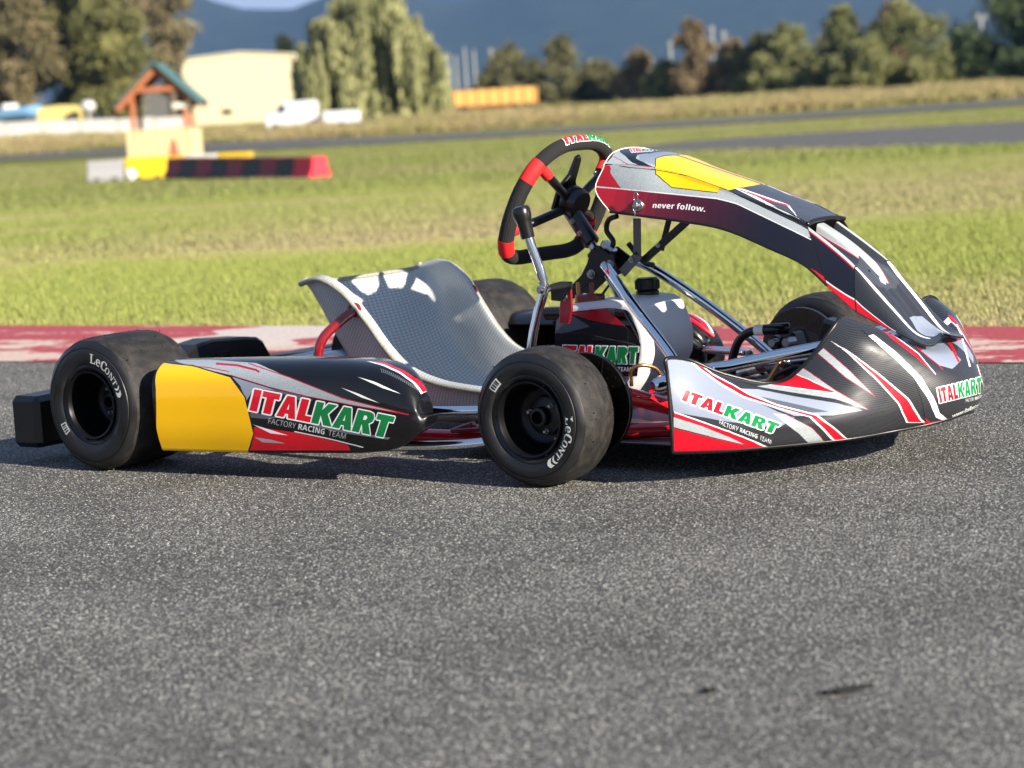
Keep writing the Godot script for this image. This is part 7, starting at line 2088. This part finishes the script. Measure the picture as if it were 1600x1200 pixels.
	mb = MB.new()
	mb.box(v3(8.3, 1.35, 2.4), Transform3D(Basis(), v3(0, 1.15, 0)), .05)
	bit("body", mb, mat(Color8(206, 160, 84), .7), o)
	for k in 9:
		mb = MB.new()
		mb.box(v3(.12, 1.3, .08), Transform3D(Basis(), v3(-4.0 + k, 1.15, 1.24)), .01)
		bit("stake", mb, mat(Color8(190, 130, 66), .7), o)
	mb = MB.new()
	mb.box(v3(8.4, .3, 2.2), Transform3D(Basis(), v3(0, .4, 0)), .03)
	bit("chassis", mb, mat(Color8(120, 60, 44), .8), o)
	for x in [-3.2, -2.2, 2.2, 3.2]:
		mb = MB.new()
		mb.cyl(v3(x, .2, 1.0), v3(x, .2, 1.2), .35, 18, .03)
		bit("wheel", mb, M.rubber, o)
	masts()
	# scraps on the asphalt
	for q in [["rubber_scrap", "dark torn rubber scrap lying on the bare asphalt", 2.272, 1.577, .058, .016, 1.05], ["rubber_scrap", "tiny dark rubber crumb lying on the bare asphalt", 2.124, 1.649, .014, .009, .6]]:
		o = thing(q[0], q[1], "debris", v3(q[2], 0, q[3]), q[6])
		mb = MB.new()
		var n := 9
		var gpts := PackedVector2Array()
		for k in n * 2:
			var t := TAU * k / (n * 2)
			var rr := 1.0 + .25 * sin(k * 5.3) + .2 * cos(k * 2.9)
			gpts.append(Vector2(cos(t) * q[4] * .5 * rr, sin(t) * q[5] * .5 * rr))
		mb.plate(gpts, .004, Transform3D(Basis(Vector3(1, 0, 0), PI / 2), v3(0, .003, 0)), .0008)
		bit("strip", mb, mat(Color8(20, 20, 20), .9), o)

func vehicles() -> void:
	var white := mat(Color8(206, 209, 212), .4, 0, .3)
	var glass := mat(Color8(26, 30, 34), .08)
	var o := thing("delivery_van", "white van parked in front of the cream warehouse", "van", on_land(-89.5, -95.9), .664)
	o.scale = Vector3.ONE * .86
	var mb := MB.new()
	mb.plate(PackedVector2Array([Vector2(-1.75, .28), Vector2(1.8, .28), Vector2(1.8, 1.95), Vector2(1.6, 2.05), Vector2(-.6, 2.0), Vector2(-1.15, 1.35), Vector2(-1.7, 1.1), Vector2(-1.78, .8)]), 1.75, Transform3D(), .06)
	bit("body", mb, white, o)
	mb = MB.new()
	mb.plate(PackedVector2Array([Vector2(-1.05, 1.30), Vector2(-.35, 1.30), Vector2(-.35, 1.85), Vector2(-.62, 1.85)]), 1.78, Transform3D(), .005)
	bit("window", mb, glass, o)
	for x in [-1.1, 1.15]:
		for z in [-.8, .8]:
			mb = MB.new()
			mb.cyl(v3(x, .31, z - .1), v3(x, .31, z + .1), .31, 20, .03)
			bit("wheel", mb, M.rubber, o)
	o = thing("box_trailer", "low white box trailer parked beside the white van", "trailer", on_land(-86.5, -96.9), .664)
	o.scale = Vector3.ONE * .86
	mb = MB.new()
	mb.box(v3(2.5, .85, 1.7), Transform3D(Basis(), v3(0, .8, 0)), .08)
	bit("body", mb, white, o)
	for z in [-.8, .8]:
		mb = MB.new()
		mb.cyl(v3(0, .27, z - .09), v3(0, .27, z + .09), .27, 18, .03)
		bit("wheel", mb, M.rubber, o)
	mb = MB.new()
	mb.box(v3(1.2, .07, .07), Transform3D(Basis(), v3(1.8, .45, 0)), .01)
	bit("drawbar", mb, M.steel, o)
	o = thing("boat_hull", "pale blue boat hull on a stand behind the white barrier", "boat", v3(-118.2, .75, -99.4), .664)
	mb = MB.new()
	var rows := []
	for j in 5:
		var y := [.75, .95, 1.25, 1.5, 1.62][j] as float
		var w := [.05, .55, .85, .95, .97][j] as float
		var row := []
		for i in 7:
			var f := i / 6.0
			var taper := 1.0 - pow(absf(f * 2.0 - 1.0), 4.0) * (.95 if f > .5 else .25)
			row.append(v3(lerpf(-1.7, 1.9, f), y + (.25 * f * f), w * taper))
		rows.append(row)
	part("hull", panel(rows, 20, 10, .03, v3(0, 1.2, -2), mat(Color8(112, 156, 196), .35, 0, .4), M.inner), o)
	part("hull", panel(rows, 20, 10, .03, v3(0, 1.2, -2), mat(Color8(112, 156, 196), .35, 0, .4), M.inner, Transform3D(Basis.from_scale(v3(1, 1, -1)), Vector3.ZERO)), o)
	mb = MB.new()
	mb.box(v3(3.2, .06, 1.5), Transform3D(Basis(Vector3(0, 0, 1), .05), v3(-.1, 1.66, 0)), .02)
	mb.box(v3(.9, .35, 1.1), Transform3D(Basis(), v3(-.2, 1.85, 0)), .08)
	bit("deck", mb, mat(Color8(220, 220, 214), .5), o)
	for x in [-1.1, 1.0]:
		mb = MB.new()
		mb.box(v3(.12, .9, 1.4), Transform3D(Basis(), v3(x, .42, 0)), .02)
		bit("stand", mb, mat(Color8(110, 100, 90), .8), o)
	o = thing("covered_trailer", "trailer under a pale yellow tarpaulin behind the white barrier", "trailer", v3(-113.6, .7, -99.4), .664)
	mb = MB.new()
	mb.plate(PackedVector2Array([Vector2(-1.4, .5), Vector2(1.4, .5), Vector2(1.38, 1.55), Vector2(1.1, 1.68), Vector2(.3, 1.74), Vector2(-.5, 1.70), Vector2(-1.2, 1.62), Vector2(-1.38, 1.5)]), 1.6, Transform3D(), .05)
	bit("tarpaulin", mb, mat(Color8(206, 186, 112), .7), o)
	for z in [-.75, .75]:
		mb = MB.new()
		mb.cyl(v3(0, .3, z - .1), v3(0, .3, z + .1), .3, 18, .03)
		bit("wheel", mb, M.rubber, o)
	mb = MB.new()
	mb.box(v3(2.7, .2, 1.4), Transform3D(Basis(), v3(0, .45, 0)), .03)
	bit("bed", mb, M.black, o)
	for q in [[-122.0, -96.5, 2.6, .42, "round white tank on a post left of the blue boat hull"], [-110.6, -99.2, 1.55, .50, "round white tank right of the yellow tarpaulin"]]:
		o = thing("white_tank", q[4], "tank", v3(q[0], .7, q[1]))
		mb = MB.new()
		var r: float = q[3]
		var prof := []
		for k in 11:
			var t := -PI / 2 + PI * k / 10.0
			prof.append(Vector2(cos(t) * r, sin(t) * r * .8))
		mb.lathe(prof, 24, Transform3D(Basis(Vector3(1, 0, 0), -PI / 2), v3(0, q[2], 0)))
		bit("tank", mb, mat(Color8(196, 196, 194), .6), o)
		mb = MB.new()
		mb.cyl(v3(0, -.2, 0), v3(0, q[2] - r * .7, 0), .12, 14)
		bit("post", mb, mat(Color8(150, 150, 150), .6), o)

func mast(at: Vector3, h: float, r: float, heads: int, label: String, group: String, c := Color8(140, 142, 138)) -> void:
	var o := thing("light_mast", label, "mast", at, .664, group)
	var mb := MB.new()
	mb.lathe([Vector2(0, -.3), Vector2(r, -.3), Vector2(r * .6, h), Vector2(0, h)], 12, Transform3D(Basis(Vector3(1, 0, 0), -PI / 2), Vector3.ZERO))
	bit("pole", mb, mat(c, .5, .3), o)
	if heads:
		mb = MB.new()
		mb.box(v3(.55 * heads, .07, .07), Transform3D(Basis(), v3(0, h - .1, 0)), .01)
		bit("crossarm", mb, mat(c, .5, .3), o)
		for k in heads:
			mb = MB.new()
			mb.box(v3(.42, .34, .2), Transform3D(Basis(Vector3(1, 0, 0), .4), v3((k - (heads - 1) / 2.0) * .55, h + .12, .1)), .04)
			bit("lamp_head", mb, mat(Color8(140, 142, 140), .5), o)

func masts() -> void:
	var g := "poles beyond the field"
	var i := 0
	for q in [[-133.6, -163.6, 5.0], [-132.9, -164.2, 5.2], [-132.4, -164.6, 4.9], [-131.7, -165.1, 5.6], [-131.0, -165.6, 5.3]]:
		mast(v3(q[0], .75, q[1]), q[2], .16, 0, ["bare grey pole nearest the willow in the pole cluster", "second bare grey pole of the cluster from the willow", "middle bare grey pole of the pole cluster", "tallest bare grey pole of the pole cluster", "bare grey pole of the cluster nearest the single lamp mast"][i], g)
		i += 1
	mast(v3(-126.7, .75, -162.7), 4.9, .20, 1, "grey mast with one lamp above the ochre wagon", g)
	mast(v3(-124.7, .75, -164.2), 4.5, .18, 2, "grey mast with two lamps right of the single lamp mast", g)
	mast(v3(-112.4, .6, -158.0), 3.6, .36, 0, "thick pale post standing between the dark shrubs", g, Color8(170, 170, 152))
	mast(v3(-108.6, .75, -164.8), 4.4, .2, 1, "short grey mast with one lamp behind the reddish shrub", g)
	mast(v3(-105.4, .75, -166.6), 5.5, .20, 1, "taller of the twin lamp masts behind the hedge", g)
	mast(v3(-104.6, .75, -167.2), 5.0, .20, 1, "shorter of the twin lamp masts behind the hedge", g)
	mast(v3(-88.4, .75, -179.9), 4.4, .2, 1, "floodlight mast with a single round head at the hedge end", g)
	mast(v3(-82.5, .75, -171.7), 4.9, .22, 2, "tall floodlight mast with two heads at the hedge end", g)

func mountains() -> void:
	var m := mat(Color.WHITE, .95)
	var im := Image.create(512, 256, false, Image.FORMAT_RGB8)
	var n := noise(.02, 91, FastNoiseLite.TYPE_SIMPLEX_SMOOTH, 5)
	for y in 256:
		for x in 512:
			var k := .5 + .5 * n.get_noise_2d(x, y * 1.5)
			var c := Color8(20, 32, 30).lerp(Color8(38, 48, 42), k)
			im.set_pixel(x, y, c)
	m.albedo_texture = tex(im)
	m.uv1_scale = v3(6, 2, 1)
	var rn := noise(.0012, 92, FastNoiseLite.TYPE_SIMPLEX_SMOOTH, 5)
	for layer in 2:
		var mb := MB.new()
		var base: float = [2600.0, 4200.0][layer]
		var cols := 120
		var rows := 16
		for j in rows + 1:
			for i in cols + 1:
				var t := lerpf(-2200.0, 2200.0, i / float(cols)) * (1.0 + layer * .6)
				var f := j / float(rows)
				var s := base + f * 900.0
				# the skyline dips where a patch of sky shows, and stands higher elsewhere
				var px := 3600.0 * t / base
				var ridge: float
				if layer == 0:
					ridge = 186.0 - 40.0 * exp(-pow((px + 410.0) / 130.0, 4.0)) - 44.0 * exp(-pow((px + 70.0) / 130.0, 2.0)) + 16.0 * rn.get_noise_1d(t)
				else:
					ridge = 330.0 - 175.0 * exp(-pow((px + 420.0) / 150.0, 2.0)) + 36.0 * rn.get_noise_1d(t + 500.0)
				var h := ridge * sin(clampf(f / .62, 0.0, 1.0) * PI / 2.0) * (1.0 - .35 * maxf(0.0, f - .62)) + 14.0 * rn.get_noise_2d(t * 4.0, s * 4.0) * f
				var p := spot(s, t)
				mb.vert(v3(p.x, h - 4.0, p.y), Vector3.UP, Vector2(i / float(cols), f))
		for j in rows:
			for i in cols:
				mb.quad(j * (cols + 1) + i, j * (cols + 1) + i + 1, (j + 1) * (cols + 1) + i + 1, (j + 1) * (cols + 1) + i)
		# true normals
		var st := SurfaceTool.new()
		st.create_from(mb.mesh(m), 0)
		st.generate_normals()
		var am := st.commit()
		am.surface_set_material(0, m)
		structure("mountain", am, ["dark wooded mountainside beyond the field", "higher blue ridge behind the wooded mountainside"][layer])

func _ready() -> void:
	# camera
	var cam := Camera3D.new()
	cam.name = "camera"
	add_child(cam)
	var lens := CameraAttributesPhysical.new()
	lens.frustum_focal_length = 105.0
	lens.frustum_focus_distance = 4.45
	lens.frustum_near = 0.1
	lens.frustum_far = 9000.0
	lens.exposure_aperture = 6.4
	cam.attributes = lens
	cam.fov = 18.925
	cam.near = 0.1
	cam.far = 9000.0
	cam.transform = Transform3D(Basis(Vector3(0.79110, -0.05755, -0.60898), Vector3(-0.02787, 0.99114, -0.12987), Vector3(0.61106, 0.11971, 0.78248)), EYE)
	cam.current = true
	# sky, air and exposure
	var we := WorldEnvironment.new()
	we.name = "world"
	var env := Environment.new()
	env.background_mode = Environment.BG_SKY
	var sky := Sky.new()
	var ps := ProceduralSkyMaterial.new()
	ps.sky_top_color = Color(0.46, 0.56, 0.72)
	ps.sky_horizon_color = Color(0.80, 0.82, 0.85)
	ps.sky_curve = 0.14
	ps.ground_bottom_color = Color(0.16, 0.16, 0.14)
	ps.ground_horizon_color = Color(0.5, 0.55, 0.6)
	ps.sky_energy_multiplier = 0.68
	ps.sun_angle_max = 12.0
	sky.sky_material = ps
	env.sky = sky
	env.tonemap_mode = Environment.TONE_MAPPER_LINEAR
	env.tonemap_exposure = 2.7
	env.fog_enabled = true
	env.fog_density = 0.00008
	env.fog_light_color = Color(0.36, 0.55, 0.78)
	env.sdfgi_enabled = true
	env.ssao_enabled = true
	env.ssil_enabled = true
	we.environment = env
	add_child(we)
	# low sun, ahead of the kart
	var sun := DirectionalLight3D.new()
	sun.name = "sun"
	sun.light_energy = 1.45
	sun.light_color = Color(1.0, 0.955, 0.89)
	sun.light_angular_distance = 0.5
	sun.shadow_enabled = true
	add_child(sun)
	var el := deg_to_rad(22.0)
	var az := deg_to_rad(5.0)
	var from := Vector3(cos(el) * cos(az), sin(el), cos(el) * sin(az))
	sun.look_at_from_position(from * 50.0, Vector3.ZERO)
	# large structure
	build_all()

func build_all() -> void:
	kart_materials()
	ground()
	mountains()
	trees()
	far_things()
	build_kart()
